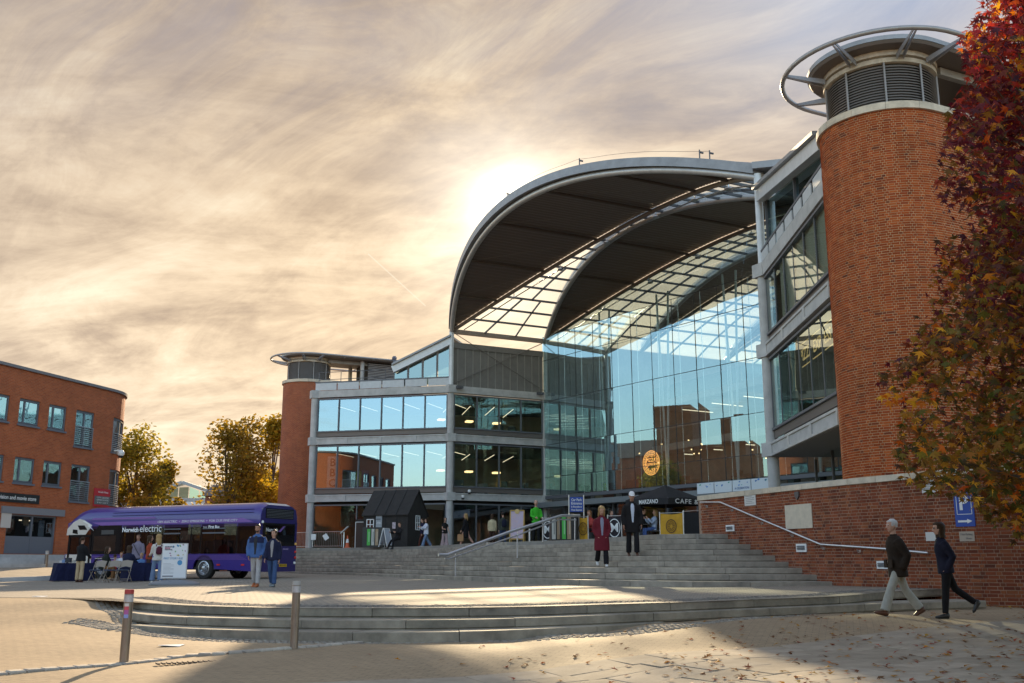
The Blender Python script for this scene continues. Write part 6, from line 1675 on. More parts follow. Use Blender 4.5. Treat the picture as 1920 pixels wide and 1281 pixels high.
# the couple in front of the bus
def ext_yoke(o, child, q):
    m = MB(); k = q['k']; m.tube([q['SH'] - q['up'] * .17 * k, q['SH'] - q['up'] * .04 * k, q['SH'] + q['up'] * .052 * k], [(.205 * k + q['g'], .118 * k + q['g']), (.215 * k + q['g'], .106 * k + q['g']), (.085 * k, .07 * k)], 16, ref=(1, 0, 0)); child('jacket_yoke', m, C_('navy_yoke', (.018, .022, .06)))
    m = MB(); HP = q['HP']; m.tube([HP(-.05, .05, .22), HP(-.03, .082, .08), HP(.03, .082, .08), HP(.05, .05, .22)], [.012 * k, .016 * k, .016 * k, .012 * k], 6); child('beard', m, HBLK)
pm = at_plaza(478, 1101)
person('bearded man in a two tone blue jacket and pale joggers walking beside the bus rear', pm, 1.83, A(-4), legs=((10, 4, 0, 0), (-9, 14)), arms=((-4, 14, 32, 18), (0, 12, 22, 10)), top=C_('blue_jacket', (.065, .13, .30)), topk='puffer', shirt=C_('charcoal_shirt', (.035, .035, .04)), bottoms=C_('pale_joggers', (.42, .40, .39)), shoes=SH_O, hair=HBLK, hairk='short', voxel=.0105, extra=ext_yoke, skin=SKIN2)
pm = at_plaza(509, 1101)
person('woman in a dark navy jacket and blue jeans walking beside the bearded man', pm, 1.66, A(-6), legs=((10, 4), (-12, 18)), arms=((-6, 10, 14), (10, 8, 16)), female=True, headyaw=-12, top=C_('navy_jacket', (.016, .018, .045)), topk='jacket', shirt=C_('grey_top', (.30, .28, .28)), bottoms=C_('blue_jeans', (.05, .09, .19)), flare=.01, shoes=SH_G, hair=HBRN, hairk='pony', voxel=.0105)
# stairs
pm = stair_at(1122, 3, .25)
person('woman in a long dark red coat walking down the stairs looking at her feet', pm, 1.74, A(2), legs=((8, 2), (-2, 44, 0, -30)), arms=((-6, 14, 30, 22), (-6, 14, 30, 22)), female=True, headpitch=26, top=C_('burgundy_coat', (.13, .014, .022)), topk='coat', hem=.34, shirt=C_('striped_top', (.24, .24, .30)), bottoms=C_('black_jeans', (.012, .011, .013)), flare=.02, shoes=SH_W, hair=HBLD, hairk='long', voxel=.0105)
pm = stair_at(1181, 5, .3)
person('tall man in a white cap and long black coat walking down the stairs', pm, 1.88, A(0), legs=((12, 14), (-6, 6)), arms=((-4, 12, 22), (-6, 12, 20)), headpitch=14, top=C_('black_coat', (.014, .012, .012)), topk='coat', hem=.18, shirt=C_('white_printed_shirt', (.5, .52, .58)), bottoms=C_('black_jeans2', (.014, .013, .014)), flare=.02, shoes=SH_BR, hair=C_('white_cap', (.72, .70, .68)), hairk='cap', voxel=.0105, skin=SKIN2)
pm = stair_at(751, 9, .3); pm.z = treadz(8)
person('person in black sitting on the top stair leaning back', stair_at(742, 8, .35), 1.76, A(-38), legs=((72, 60), (66, 30)), arms=((30, 12, 60, 20), (36, 12, 50, 10)), lean=-14, top=C_('black_hoodie', (.016, .014, .015)), topk='jacket', bottoms=C_('black_track', (.013, .012, .014)), shoes=SH_B, hair=HBRN, hairk='short', sit=True, voxel=.013)
# group by the tables
def gp_(x, y): return at_plaza(x, y)
person('woman in a black top and beige trousers standing at the left table', gp_(148, 1092), 1.68, A(170), legs=((2, 2), (-4, 2)), arms=((28, 10, 60, 10), (16, 12, 40)), female=True, top=C_('black_top', (.014, .013, .014)), topk='jacket', bottoms=C_('beige_trousers', (.46, .34, .20)), flare=.03, shoes=SH_BR, hair=HBRN, hairk='pony', voxel=.013)
person('woman with long blond hair in a white top and jeans beside the poster stand', gp_(292, 1094), 1.70, A(-150), legs=((12, 4), (-8, 8)), arms=((20, 8, 50), (20, 8, 60)), female=True, top=C_('cream_top', (.62, .58, .52)), topk='shirt', bottoms=C_('wide_jeans', (.16, .22, .34)), flare=.045, shoes=SH_W, hair=HBLD, hairk='long', voxel=.013, extra=ext_pack(C_('maroon_bag', (.09, .02, .035)), .12, .30))
person('long haired person in a red top and brown trousers behind the woman in white', gp_(276, 1089), 1.74, A(120), legs=((4, 2), (-4, 4)), arms=((16, 8, 60, 20), (20, 8, 60, 20)), female=True, top=C_('rust_top', (.36, .06, .025)), topk='shirt', bottoms=C_('brown_trousers', (.075, .04, .028)), flare=.03, shoes=SH_B, hair=HBRN, hairk='long', voxel=.013)
person('man in a grey lilac jumper with a shoulder strap standing behind the right table', gp_(254, 1087.6), 1.82, A(-8), legs=((2, 2), (-2, 2)), arms=((2, 12, 16), (4, 12, 18)), top=C_('lilac_jumper', (.22, .19, .24)), topk='jacket', bottoms=C_('dark_jeans', (.03, .035, .06)), shoes=SH_B, hair=HBRN, hairk='short', voxel=.013, extra=ext_strap(BLACK), skin=SKIN2)
SEATL = ((84, 84), (86, 88))
def child_p(label, px, py, H, yaw, top, hairm, **kw): return person(label, gp_(px, py), H, A(yaw), legs=SEATL, arms=((35, 8, 60, 15), (30, 8, 60, 15)), top=top, topk='shirt', bottoms=C_('dark_jeans', (.03, .035, .06)), shoes=SH_B, hair=hairm, sit=True, voxel=.015, **kw)
CH = [(181, 1092), (207, 1092), (230, 1093)]
person('seated person in dark clothes turned on the first folding chair', gp_(191, 1090), 1.70, A(100), legs=SEATL, arms=((40, 10, 70, 20), (30, 10, 70, 20)), lean=12, female=True, top=C_('dark_green_top', (.025, .028, .022)), topk='jacket', bottoms=C_('tan_trousers', (.22, .11, .045)), shoes=SH_BR, hair=HBRN, hairk='long', sit=True, voxel=.014)
child_p('seated child in a red top on the middle folding chair', 212, 1089, 1.30, 150, C_('red_jumper', (.40, .03, .03)), HBRN, hairk='short')
person('seated person in a dark navy coat on the third folding chair', gp_(236, 1091), 1.72, A(172), legs=SEATL, arms=((35, 12, 60, 15), (35, 12, 60, 15)), lean=8, female=True, top=C_('navy_coat', (.014, .016, .04)), topk='puffer', bottoms=C_('dark_jeans', (.03, .035, .06)), shoes=SH_W, hair=HBRN, hairk='bob', sit=True, voxel=.014)
child_p('seated child in white facing us across the right table', 224, 1088, 1.42, 20, C_('white_tee', (.60, .60, .64)), HRED, hairk='short')
child_p('seated child in a blue top at the right end of the table', 262, 1088.2, 1.36, -10, C_('blue_tee', (.10, .19, .38)), HBLD, hairk='short')
# terrace people
def tp(x, Y): q = at_Y(x, 1000, Y); return V((q.x, Y, ZT))
person('woman in a white hooded top and blue jeans walking past the black shed', tp(799, 60.5), 1.66, A(-60), legs=((22, 6), (-20, 14)), arms=((40, 10, 70), (30, 20, 90)), female=True, top=C_('white_hoodie', (.62, .63, .70)), topk='jacket', bottoms=C_('washed_jeans', (.16, .22, .33)), flare=.04, shoes=SH_W, hair=HBRN, hairk='bob', voxel=.015)
person('person in dark clothes half hidden behind the woman in the white top', tp(792, 61.5), 1.70, A(-80), legs=((18, 6), (-16, 12)), top=C_('navy_top', (.018, .018, .045)), topk='jacket', bottoms=C_('dark_red_shorts', (.10, .03, .02)), shoes=SH_B, hair=HBRN, hairk='short', voxel=.016)
person('woman in a black top and pale pink wide trousers by the corner column', tp(834, 60), 1.66, A(30), legs=((6, 2), (-5, 4)), arms=((8, 8, 30), (14, 8, 70)), female=True, top=C_('black_tee', (.016, .014, .014)), topk='shirt', sleeve=.3, bottoms=C_('pink_trousers', (.42, .30, .30)), flare=.07, shoes=SH_W, hair=HBRN, hairk='long', voxel=.015)
person('blond woman in a black dress carrying a brown paper bag', tp(873, 56), 1.74, A(-100), legs=((20, 4), (-22, 16)), arms=((10, 8, 20), (-16, 10, 10)), female=True, top=C_('black_dress', (.012, .011, .012)), topk='coat', hem=.34, bottoms=C_('bare_legs', (.44, .24, .18)), shoes=SH_B, hair=HBLD, hairk='long', voxel=.015, extra=ext_bag(mat('kraft_paper', (.38, .20, .09), .8), 0))
person('woman in a cream jacket and dark skirt with a shoulder bag facing the doors', tp(923, 55.5), 1.66, A(175), legs=((4, 2), (-4, 2)), female=True, top=C_('cream_jacket', (.50, .42, .26)), topk='jacket', bottoms=C_('dark_brown_trousers', (.05, .025, .02)), shoes=SH_BR, hair=HBRN, hairk='bob', voxel=.015, extra=ext_strap(BLACK))
person('man with a dark rucksack facing the doors beside the woman in cream', tp(943, 55), 1.72, A(-160), legs=((4, 2), (-4, 2)), top=C_('olive_jacket', (.05, .055, .045)), topk='jacket', bottoms=C_('jeans_dark', (.03, .045, .09)), shoes=SH_W, hair=HBLK, hairk='short', voxel=.015, extra=ext_pack(C_('navy_pack', (.012, .014, .03)), .15, .42, .12))
person('white haired man in a bright green shirt behind the stair rail', tp(1005, 46), 1.84, A(20), legs=((4, 2), (-4, 2)), arms=((14, 8, 60, 20), (14, 8, 60, 20)), headyaw=-25, top=C_('green_tee', (.055, .42, .03)), topk='shirt', bottoms=C_('black_cords', (.013, .013, .014)), shoes=SH_B, hair=HGRY, hairk='bald', voxel=.014)
# cafe customers
person('man in a black coat over a yellow top sitting at the cafe', tp(1208, 44), 1.78, A(75), legs=SEATL, arms=((30, 10, 60, 15), (30, 10, 60, 15)), headyaw=-20, top=C_('cafe_coat', (.016, .014, .014)), topk='jacket', shirt=C_('yellow_top', (.5, .5, .02)), bottoms=C_('cafe_trousers', (.03, .015, .015)), shoes=SH_B, hair=HBRN, hairk='short', sit=True, voxel=.014)
person('woman in a pale blue top and jeans sitting opposite at the cafe', tp(1226, 43.3), 1.66, A(-75), legs=SEATL, arms=((40, 8, 90, 10), (40, 8, 90, 10)), lean=-8, female=True, top=C_('sky_top', (.40, .46, .58)), topk='shirt', bottoms=C_('mid_jeans', (.06, .10, .24)), shoes=SH_W, hair=HBLD, hairk='bob', sit=True, voxel=.014)
person('seated customer seen above the grey barrier with the white emblem', tp(1147, 45), 1.72, A(30), legs=SEATL, arms=((30, 10, 60, 15), (30, 10, 60, 15)), top=C_('maroon_top', (.16, .03, .03)), topk='jacket', bottoms=C_('cafe_trousers', (.03, .015, .015)), shoes=SH_B, hair=HBRN, hairk='short', sit=True, voxel=.015)
person('seated customer in red partly hidden behind the woman in the red coat', tp(1106, 45), 1.70, A(-40), legs=SEATL, arms=((30, 10, 60, 15), (30, 10, 60, 15)), female=True, top=C_('bright_red_top', (.35, .05, .04)), topk='jacket', bottoms=C_('cafe_trousers', (.03, .015, .015)), shoes=SH_B, hair=HRED, hairk='bob', sit=True, voxel=.015)
# ================================================================== street furniture on the lower ground
def bollard(px, py, label, h=1.0, r=.062, stickers=True, gfun=gpt):
    P = gfun(px, py); b = thing('bollard', label, 'bollard', tuple(P), 0, 'steel bollards')
    tilt = V((.012, 0, 0))
    mb = MB(); mb.cyl((P.x, P.y, P.z - .1), r, h + .06, 20); mb.build('post', mat('bollard_steel', (.26, .215, .175), .38, .8, var=.25, vscale=5, stretch=(1, 1, .25)), b, smooth=True)
    mb = MB(); mb.cyl((P.x, P.y, P.z + h - .16), r + .003, .10, 20); mb.build('reflective_band', mat('band_grey', (.45, .45, .46), .3, .3, var=.3, vscale=14), b, smooth=True)
    mb = MB(); mb.cyl((P.x, P.y, P.z + h - .05), r + .002, .05, 20); mb.cyl((P.x, P.y, P.z + h), r * .98, .01, 20); mb.build('cap', mat('red_cap' if stickers else 'steel_cap', (.38, .04, .04) if stickers else (.4, .38, .35), .45), b, smooth=True)
    if stickers:
        for dz, w, c in ((-.27, .05, (.55, .08, .10)), (-.33, .06, (.42, .10, .30)), (-.38, .05, (.25, .3, .6)), (-.22, .04, (.6, .55, .5))):
            mb = MB()
            for j in range(5):
                a0, a1 = -pi / 2 - .5 + j * .2, -pi / 2 - .5 + (j + 1) * .2
                f = lambda a, z: V((P.x + (r + .0035) * cos(a), P.y + (r + .0035) * sin(a), P.z + h + z))
                mb.quad(f(a0, dz), f(a1, dz), f(a1, dz + w), f(a0, dz + w))
            mb.build('sticker', mat('sticker%d' % int(-dz * 100), c, .5), b)
    return b
bollard(232, 1245, 'nearest steel bollard with red cap and stickers, in the sunlit paving', 1.0)
bollard(551, 1217, 'steel bollard with grey band in front of the curved low steps', 1.0, stickers=False)
bollard(85, 1071, 'small far bollard on the pale bank below the brick building', .95, .08, False, lambda x, y: at_Y(x, y, 50))
# slabs of the foreground: courses of stone slabs at the right of the bollard line
e0, e1 = gpt(610, 1281), gpt(1900, 1166)
dl = (e1 - e0); dl.z = 0; dl.normalize(); dp = V((dl.y, -dl.x, 0))
SLB = {}
def slab(c, w, d):
    key = (round(w, 2), round(d, 2))
    if key not in SLB:
        mb = MB(); e = .006
        mb.loft([[V((x * (w / 2 - q), y * (d / 2 - q), z)) for x, y in ((-1, -1), (1, -1), (1, 1), (-1, 1))] for q, z in ((0, -.05), (0, -.004), (e, 0))]); SLB[key] = mb.mesh('paving_slab', SLABM)
    return SLB[key]
rnd = random.Random(77); sl_n = 0; row = 0; q = 0.02
SLABS = []
while q < 7.6:
    d = rnd.choice((.45, .6, .6, .75)); s = -6 + rnd.uniform(0, .8)
    while s < 20:
        w = rnd.choice((.6, .75, .9, .9, 1.05))
        c = e0 + dl * (s + w / 2) + dp * (q + d / 2); s += w
        p0, p1 = proj((c.x, c.y, zg(c.x, c.y)))
        if -120 < p0 < 2050 and p1 < 1420 and c.y > 8: SLABS.append((c.y, c, w - .008, d - .008))
    q += d
SLABS.sort(key=lambda t: t[0])
rest = MB()
for i, (y, c, w, d) in enumerate(SLABS):
    h = .02 + rnd.uniform(-.003, .003); zx = (zg(c.x + .2, c.y) - zg(c.x - .2, c.y)) / .4; zy = (zg(c.x, c.y + .2) - zg(c.x, c.y - .2)) / .4
    nrm = V((-zx, -zy, 1)).normalized(); x = (dl - nrm * dl.dot(nrm)).normalized(); y_ = nrm.cross(x)
    m = M4(((x.x, y_.x, nrm.x, c.x), (x.y, y_.y, nrm.y, c.y), (x.z, y_.z, nrm.z, zg(c.x, c.y) + h), (0, 0, 0, 1)))
    if i < 300: inst('paving_slab', slab(c, w, d), m, ground)
    else: s_ = slab(c, w, d); rest.add([m @ v.co for v in s_.vertices], [tuple(p.vertices) for p in s_.polygons])
if rest.v: rest.build('paving_slabs', SLABM, ground, kind='stuff')
# row of setts along the bollards
line = catmull([gpt(x, y) for x, y in ((-260, 1283), (0, 1264), (120, 1254), (230, 1246), (340, 1232), (450, 1224), (551, 1216), (640, 1208), (720, 1201), (800, 1196), (900, 1191))], 8)
sl_ = resample(line, 400); acc = 0; SM = {}
SETTM = mat('pale_sett', (.36, .31, .25), .8, island=[(.40, .35, .28), (.30, .26, .21), (.36, .31, .25), (.44, .39, .31)], var=.2, vscale=8, bump=.4, bscale=40)
mb = MB(); mb.loft([[V((x * (.098 - q), y * (.105 - q), z)) for x, y in ((-1, -1), (1, -1), (1, 1), (-1, 1))] for q, z in ((0, -.06), (0, .0), (.014, .016))]); SETTME = mb.mesh('sett', SETTM)
prev = sl_[0]; t_acc = 0; n_ = 0
for p in sl_[1:]:
    t_acc += (p - prev).length
    if t_acc > .212:
        t_acc = 0; d = (p - prev); a = atan2(d.y, d.x) + rnd.uniform(-.06, .06)
        for w_ in (0,):
            pos = V((p.x - sin(a) * w_, p.y + cos(a) * w_, 0)); pos.z = zg(pos.x, pos.y) + .012 + rnd.uniform(-.004, .004)
            inst('sett', SETTME, M4.Translation(pos) @ M4.Rotation(a, 4, 'Z'), ground)
    prev = p
# cobbles at the foot and head of the low steps: many small stones
COBM = mat('cobble', (.30, .26, .21), .85, island=[(.34, .30, .24), (.24, .21, .17), (.29, .25, .20), (.20, .17, .14)], var=.2, vscale=10)
cob = MB()
def cobbles(pts, d0, d1, zf, step=.11, s0=0.0, s1=1.0, jit=.012):
    L_ = 0; ps = resample(pts, max(10, int(sum((b - a).length for a, b in zip(pts, pts[1:])) / step)))
    for i in range(int(len(ps) * s0), min(len(ps) - 1, int(len(ps) * s1))):
        t = (ps[i + 1] - ps[i]); t.z = 0; t.normalize(); n = V((-t.y, t.x, 0)); d = d0
        while d < d1:
            c = ps[i] + n * d + t * (step * .5 * (int(d / step) % 2)) + V((rnd.uniform(-jit, jit), rnd.uniform(-jit, jit), 0)); z = zf(c.x, c.y); w = step * .43; h = rnd.uniform(.006, .018)
            cob.add([c + t * x * w + n * y * w + UP * (z - c.z - .03) for x, y in ((-1, -1), (1, -1), (1, 1), (-1, 1))] + [c + t * x * w * .72 + n * y * w * .72 + UP * (z - c.z + h) for x, y in ((-1, -1), (1, -1), (1, 1), (-1, 1))], [(0, 1, 5, 4), (1, 2, 6, 5), (2, 3, 7, 6), (3, 0, 4, 7), (4, 5, 6, 7)]); d += step
foot = [V((p.x, p.y, 0)) for p in [gpt(x, y) for x, y in ((150, 1160), (200, 1168), (245, 1176), (284, 1183), (336, 1190), (388, 1195), (451, 1199), (545, 1201), (700, 1202), (900, 1199), (1050, 1191), (1240, 1172), (1400, 1159), (1600, 1146))]]
foot = catmull(foot, 6)
cobbles(foot, -.55, .05, zg, .11, 0, .72); cobbles(foot, -.22, .05, zg, .11, .72, 1)
lfoot = catmull([V((p.x, p.y, 0)) for p in [gpt(x, y) for x, y in ((180, 1120), (190, 1130), (205, 1145), (225, 1162), (250, 1176))]], 6); cobbles(lfoot, -.1, .9, zg, .11)
cob.build('cobbles', COBM, ground, kind='stuff')
cob = MB(); cobbles(s1, .46, .95, zp, .12, .02, .97); cob.build('cobble_band', mat('dark_cobble', (.2, .17, .14), .85, island=[(.25, .22, .18), (.15, .13, .11), (.20, .17, .14)]), kind='stuff')
# drain grating
g0 = gpt(365, 1243); dr_ = thing('drain_grating', 'slotted iron drain grating set in the paving between the bollards', 'drain', tuple(g0), atan2(dl.y, dl.x) + .25)
mb = MB()
for k in range(14): c = g0 + dl * ((k - 7) * .07) + UP * .012; mb.beam(c - dp * .09, c + dp * .09, .035, .02)
mb.build('grating', mat('rusty_iron', (.12, .085, .06), .7, .4), dr_)
# ------------------------------------------------------------------ things on the wall
def on_wall(px, py, off=.01):
    s, z = wall_hit(px, py); p, t, n = wpt(s); return p + n * off + UP * z, t, n
def wall_plate(mb, px0, py0, px1, py1, th=.03, off=.012, mi=0):
    (a, t, n), (b, _, _) = on_wall(px0, py0), on_wall(px1, py1); sa, sb_ = wall_hit(px0, (py0 + py1) / 2)[0], wall_hit(px1, (py0 + py1) / 2)[0]
    z1, z0 = a.z, b.z; pa, pb = wpt(sa), wpt(sb_); P0, P1 = pa[0] + pa[2] * off, pb[0] + pb[2] * off
    mb.prism([P0 + UP * z0, P1 + UP * z0, P1 + UP * z1, P0 + UP * z1], pa[2] * th, mi); c = (P0 + P1) / 2 + UP * (z0 + z1) / 2 + pa[2] * th
    return c, (P1 - P0).normalized(), pa[2], (P1 - P0).length, z1 - z0
# handrail
hr = thing('wall_handrail', 'stainless handrail running down the brick wall beside the stairs', 'handrail', tuple(on_wall(1545, 1021)[0]))
HP_ = [(1318, 942), (1356, 942), (1545, 1021), (1660, 1029), (1746, 1037)]
pts = [on_wall(x, y, .10)[0] for x, y in HP_]
full = []
for (x0, y0), (x1, y1) in zip(HP_, HP_[1:]):
    for k in range(10): full.append(on_wall(lerp(x0, x1, k / 10), lerp(y0, y1, k / 10), .10)[0])
full.append(pts[-1])
mb = MB(); mb.tube(full, .028, 10); mb.build('rail', STEEL, hr, smooth=True)
for x, y in ((1326, 944), (1374, 951), (1430, 975), (1487, 998), (1545, 1022), (1612, 1027), (1690, 1033)):
    p, t, n = on_wall(x, y + 2, .0); mb = MB(); mb.tube([p - UP * .06, p + n * .08 - UP * .06, p + n * .10 - UP * .01], .011, 6); mb.box(p - UP * .06 + n * .01, (.07, .07, .07)); mb.build('bracket', STEEL, hr)
# wall lights
for i, (x0, y0, x1, y1, lab) in enumerate(((1363, 985, 1378, 996, 'white framed wall light near the head of the stairs'), (1495, 1020, 1514, 1035, 'white framed wall light below the bend of the handrail'), (1646, 1052, 1666, 1067, 'white framed wall light half hidden by the white haired man'))):
    mb = MB(); q = on_wall((x0 + x1) / 2, (y0 + y1) / 2)[0]; wl = thing('wall_light', lab, 'wall light', tuple(q), group='recessed lights in the brick wall')
    c, t, n, w, h = wall_plate(mb, x0, y0, x1, y1, .03); mb.build('frame', WHITE, wl)
    mb = MB(); mb.ob(c - t * w * .36 - UP * h * .28 + n * .002, t * w * .72, n * .004, UP * h * .56); mb.build('lens', mat('grey_lens', (.3, .33, .37), .3), wl)
    for f in (-.12, .12): mb = MB(); mb.ob(c - t * w * .36 + UP * (h * f - .01) + n * .008, t * w * .72, n * .02, UP * .025); mb.build('louvre_slat', DSTEEL, wl)
mb = MB(); c, t, n, w, h = wall_plate(mb, 1474, 948, 1524, 990, .02); pq = mb.build('stone_plaque', STONE); tag(pq, 'blank cream stone plaque set into the brick wall above the handrail', 'plaque')
def notice(x0, y0, x1, y1, label, lines, m=None, head=True, name='notice'):
    mb = MB(); c, t, n, w, h = wall_plate(mb, x0, y0, x1, y1, .012); o = mb.build(name, m or mat('notice_white', (.60, .58, .54), .6)); tag(o, label, 'sign', 'notices on the brick wall'); INV[o.name] = M4()
    ink = mat('faint_ink', (.18, .17, .17), .7)
    for k in range(lines):
        z = h * (.30 - .62 * k / max(lines - 1, 1)); ww = w * (.78 if k % 3 else .6)
        l = MB(); l.ob(c - t * w * .40 + UP * z + n * .001, t * ww, n * .002, UP * h * .035); l.build('text_line', ink, o)
    return o, c, t, n, w, h
notice(1397, 928, 1418, 947, 'small white notice high on the wall beside the cafe end', 5)
notice(1729, 900, 1760, 923, 'white notice under the coping, overlapped by red leaves', 6)
notice(1737, 998, 1769, 1014, 'plain white notice behind the head of the woman in navy', 0)
o, c, t, n, w, h = notice(1800, 997, 1828, 1015, 'cream direction sign with faint lettering below the blue sign', 0, mat('cream_sign', (.42, .34, .26), .7))
text('lettering', 'P for Parking', c + UP * h * .2, t, UP, h * .3, mat('faint_ink', (.18, .17, .17), .7), o, width=w * .8)
text('lettering', 'House', c - UP * h * .2 + t * w * .15, t, UP, h * .3, mat('faint_ink', (.18, .17, .17), .7), o, width=w * .4)
mb = MB(); c, t, n, w, h = wall_plate(mb, 1791, 918, 1827, 987, .02); BLUE = mat('sign_blue', (.015, .06, .33), .45); ps = mb.build('parking_sign', BLUE); tag(ps, 'blue parking sign with white letter P and arrow, partly behind leaves', 'sign'); INV[ps.name] = M4()
fr_ = MB()
x0, x1, z0, z1 = -w * .38, w * .38, -h * .18, h * .42
for a, b in (((x0, z0), (x1, z0)), ((x1, z0), (x1, z1)), ((x1, z1), (x0, z1)), ((x0, z1), (x0, z0))): fr_.beam(c + t * a[0] + UP * a[1] + n * .003, c + t * b[0] + UP * b[1] + n * .003, .004, .018, up=n) if False else fr_.ob(c + t * min(a[0], b[0]) + UP * min(a[1], b[1]) + n * .001, t * (abs(b[0] - a[0]) + .012), n * .003, UP * (abs(b[1] - a[1]) + .012))
fr_.build('border', WHITE, ps)
text('lettering', 'P', c + UP * h * .12, t, UP, h * .55, WHITE, ps, bold=.03)
ar = MB(); z_ = -h * .36; q = c + UP * z_ + n * .002
ar.prism([q - t * w * .36 - UP * .022, q + t * w * .12 - UP * .022, q + t * w * .12 - UP * .05, q + t * w * .38, q + t * w * .12 + UP * .05, q + t * w * .12 + UP * .022, q - t * w * .36 + UP * .022], n * .003); ar.build('arrow', WHITE, ps)
s, z = wall_hit(1496, 929); p, t, n = wpt(s); mb = MB(); mb.prism([p + t * x + UP * (z + y) for x, y in ((-.09, .1), (.09, .1), (.09, -.02), (0, -.12), (-.09, -.02))], n * .05); vt = mb.build('wall_vent', mat('vent_grey', (.10, .085, .08), .6)); tag(vt, 'small grey shield shaped vent on the wall above the plaque', 'vent')
# ------------------------------------------------------------------ middle handrail on the stairs
sr = thing('stair_handrail', 'double stainless handrail rising up the middle of the stairs', 'handrail', tuple(at_plaza(854, 1088)))
Pa = at_plaza(854, 1088); Pb = at_z(1078, 1012, ZT)
def railpt(x, y):
    f = (x - 854) / (1078 - 854); return at_Y(x, y, lerp(Pa.y, Pb.y, f))
up_ = [(822, 1040.5), (838, 1040.5), (954, 998), (1052, 967), (1087, 967)]; lo_ = [(834, 1047.5), (842, 1047.5), (969, 1004), (1049, 974), (1080, 975)]
mb = MB(); mb.tube([railpt(*p) for p in up_], .055, 10); mb.build('top_rail', STEEL, sr, smooth=True)
mb = MB(); mb.tube([railpt(*p) for p in lo_], .030, 8); mb.build('lower_rail', STEEL, sr, smooth=True)
for (x, y0, y1) in ((854, 1046, 1089), (970, 1004, 1046), (1078, 972, 1013), (1018, 988, 1016)):
    mb = MB(); mb.tube([railpt(x, y1), railpt(x, y0)], .026, 8); mb.build('post', STEEL, sr, smooth=True)
for x, ya, yb in ((854, 1040, 1043), (913, 1018, 1023), (970, 997, 1003), (1030, 977, 982)):
    mb = MB(); mb.tube([railpt(x, yb), railpt(x, ya - 3)], .014, 6); mb.build('bracket', STEEL, sr)
# ------------------------------------------------------------------ terrace furniture
def T(x, Y): q = at_Y(x, 1000, Y); return V((q.x, Y, ZT))
shed = thing('black_shed', 'black felted garden shed with white windows standing on the terrace', 'shed', tuple(T(725, 64)))
FELT = mat('black_felt', (.030, .026, .023), .85, var=.25, vscale=3, bump=.3, bscale=40)
A0, A1 = T(681, 63.4), T(764, 62.2); sd_ = (A1 - A0); sd_.z = 0; SLn = sd_.length; sd_.normalize(); sn = V((-sd_.y, sd_.x, 0))
eav, rid, dep = 2.05, 3.45, 2.5
mb = MB(); mb.ob(A0, sd_ * SLn, sn * dep, UP * eav); mb.prism([A0 + UP * eav, A0 + sn * dep + UP * eav, A0 + sn * dep / 2 + UP * rid], sd_ * SLn); mb.build('wall', FELT, shed)
for sg, o_ in ((0, A0 - sn * .12), (1, A0 + sn * (dep + .12))):
    mb = MB(); r0 = A0 + sn * dep / 2 + UP * (rid + .06); e0_ = o_ + UP * (eav - .12)
    mb.prism([e0_ - sd_ * .08, e0_ + sd_ * (SLn + .08), r0 + sd_ * (SLn + .08), r0 - sd_ * .08], UP * .06); rf = mb.build('roof', FELT, shed)
    if sg == 0:
        for f in (.26, .5, .75):
            mb = MB(); mb.beam(e0_ + sd_ * SLn * f + UP * .07 - sn * .02, r0 + sd_ * SLn * f + UP * .07, .05, .05); mb.build('batten', DARK, rf)
            mb = MB(); mb.beam(A0 + sd_ * SLn * f - sn * .015, A0 + sd_ * SLn * f + UP * eav - sn * .015, .04, .03); mb.build('batten', DARK, shed)
def swin(o_, ux, n_, w, h):
    f = MB()
    for a, b in ((0, 0), (.5, 0), (1, 0)): f.ob(o_ + ux * (w * a - .025), ux * .05, n_ * .04, UP * h)
    for z in (0, .5, 1): f.ob(o_ + UP * (h * z - .025), ux * w, n_ * .05, UP * .05)
    fo = f.build('window_frame', WHITE, shed); g = MB(); g.ob(o_ + n_ * .004, ux * w, n_ * .008, UP * h); g.build('pane', G_LB, fo)
swin(A0 + sd_ * .25 + UP * 1.1, sd_, -sn, .48, .62); swin(A0 + sd_ * SLn + sn * 1.0 + UP * 1.1, sn, sd_, .5, .85)
mb = MB(); mb.ob(A0 + sd_ * .90 - sn * .05 + UP * .2, sd_ * .42, sn * .04, UP * 1.75); pn = mb.build('info_panel', mat('panel_grey', (.33, .36, .38), .5), shed)
text('lettering', 'NORWICH', A0 + sd_ * 1.11 - sn * .055 + UP * 1.72, sd_, UP, .11, BLACK, pn, width=.34)
mb = MB(); q = A0 + sd_ * 1.11 - sn * .055 + UP * 1.45
for r in (.05, .10, .15):
    for j in range(8): a0, a1 = pi * j / 8, pi * (j + 1) / 8; f = lambda rr, a: q + sd_ * rr * cos(a) + UP * rr * .7 * sin(a); mb.quad(f(r, a0), f(r + .02, a0), f(r + .02, a1), f(r, a1))
mb.build('printed_mark', WHITE, pn)
mb = MB(); mb.ob(A0 + sd_ * 2.05 - sn * .04 + UP * 1.15, sd_ * .22, sn * .03, UP * .38); mb.build('poster', mat('pale_poster', (.5, .42, .45), .6, var=.4, vscale=8), shed)
# porch
mb = MB(); B0 = A0 - sd_ * .75 + sn * .3; mb.ob(B0, sd_ * .72, sn * 1.2, UP * 1.75); mb.build('porch', FELT, shed)
mb = MB(); mb.ob(B0 - sn * .02, sd_ * .035, sn * .03, UP * 1.6); mb.ob(B0 - sn * .02 + UP * 1.57, sd_ * .66, sn * .03, UP * .035); mb.build('door_trim', WHITE, shed)
mb = MB(); mb.ob(B0 + sd_ * .05 - sn * .012, sd_ * .6, sn * .02, UP * 1.55); mb.build('door', mat('dark_wood', (.05, .03, .022), .7), shed)
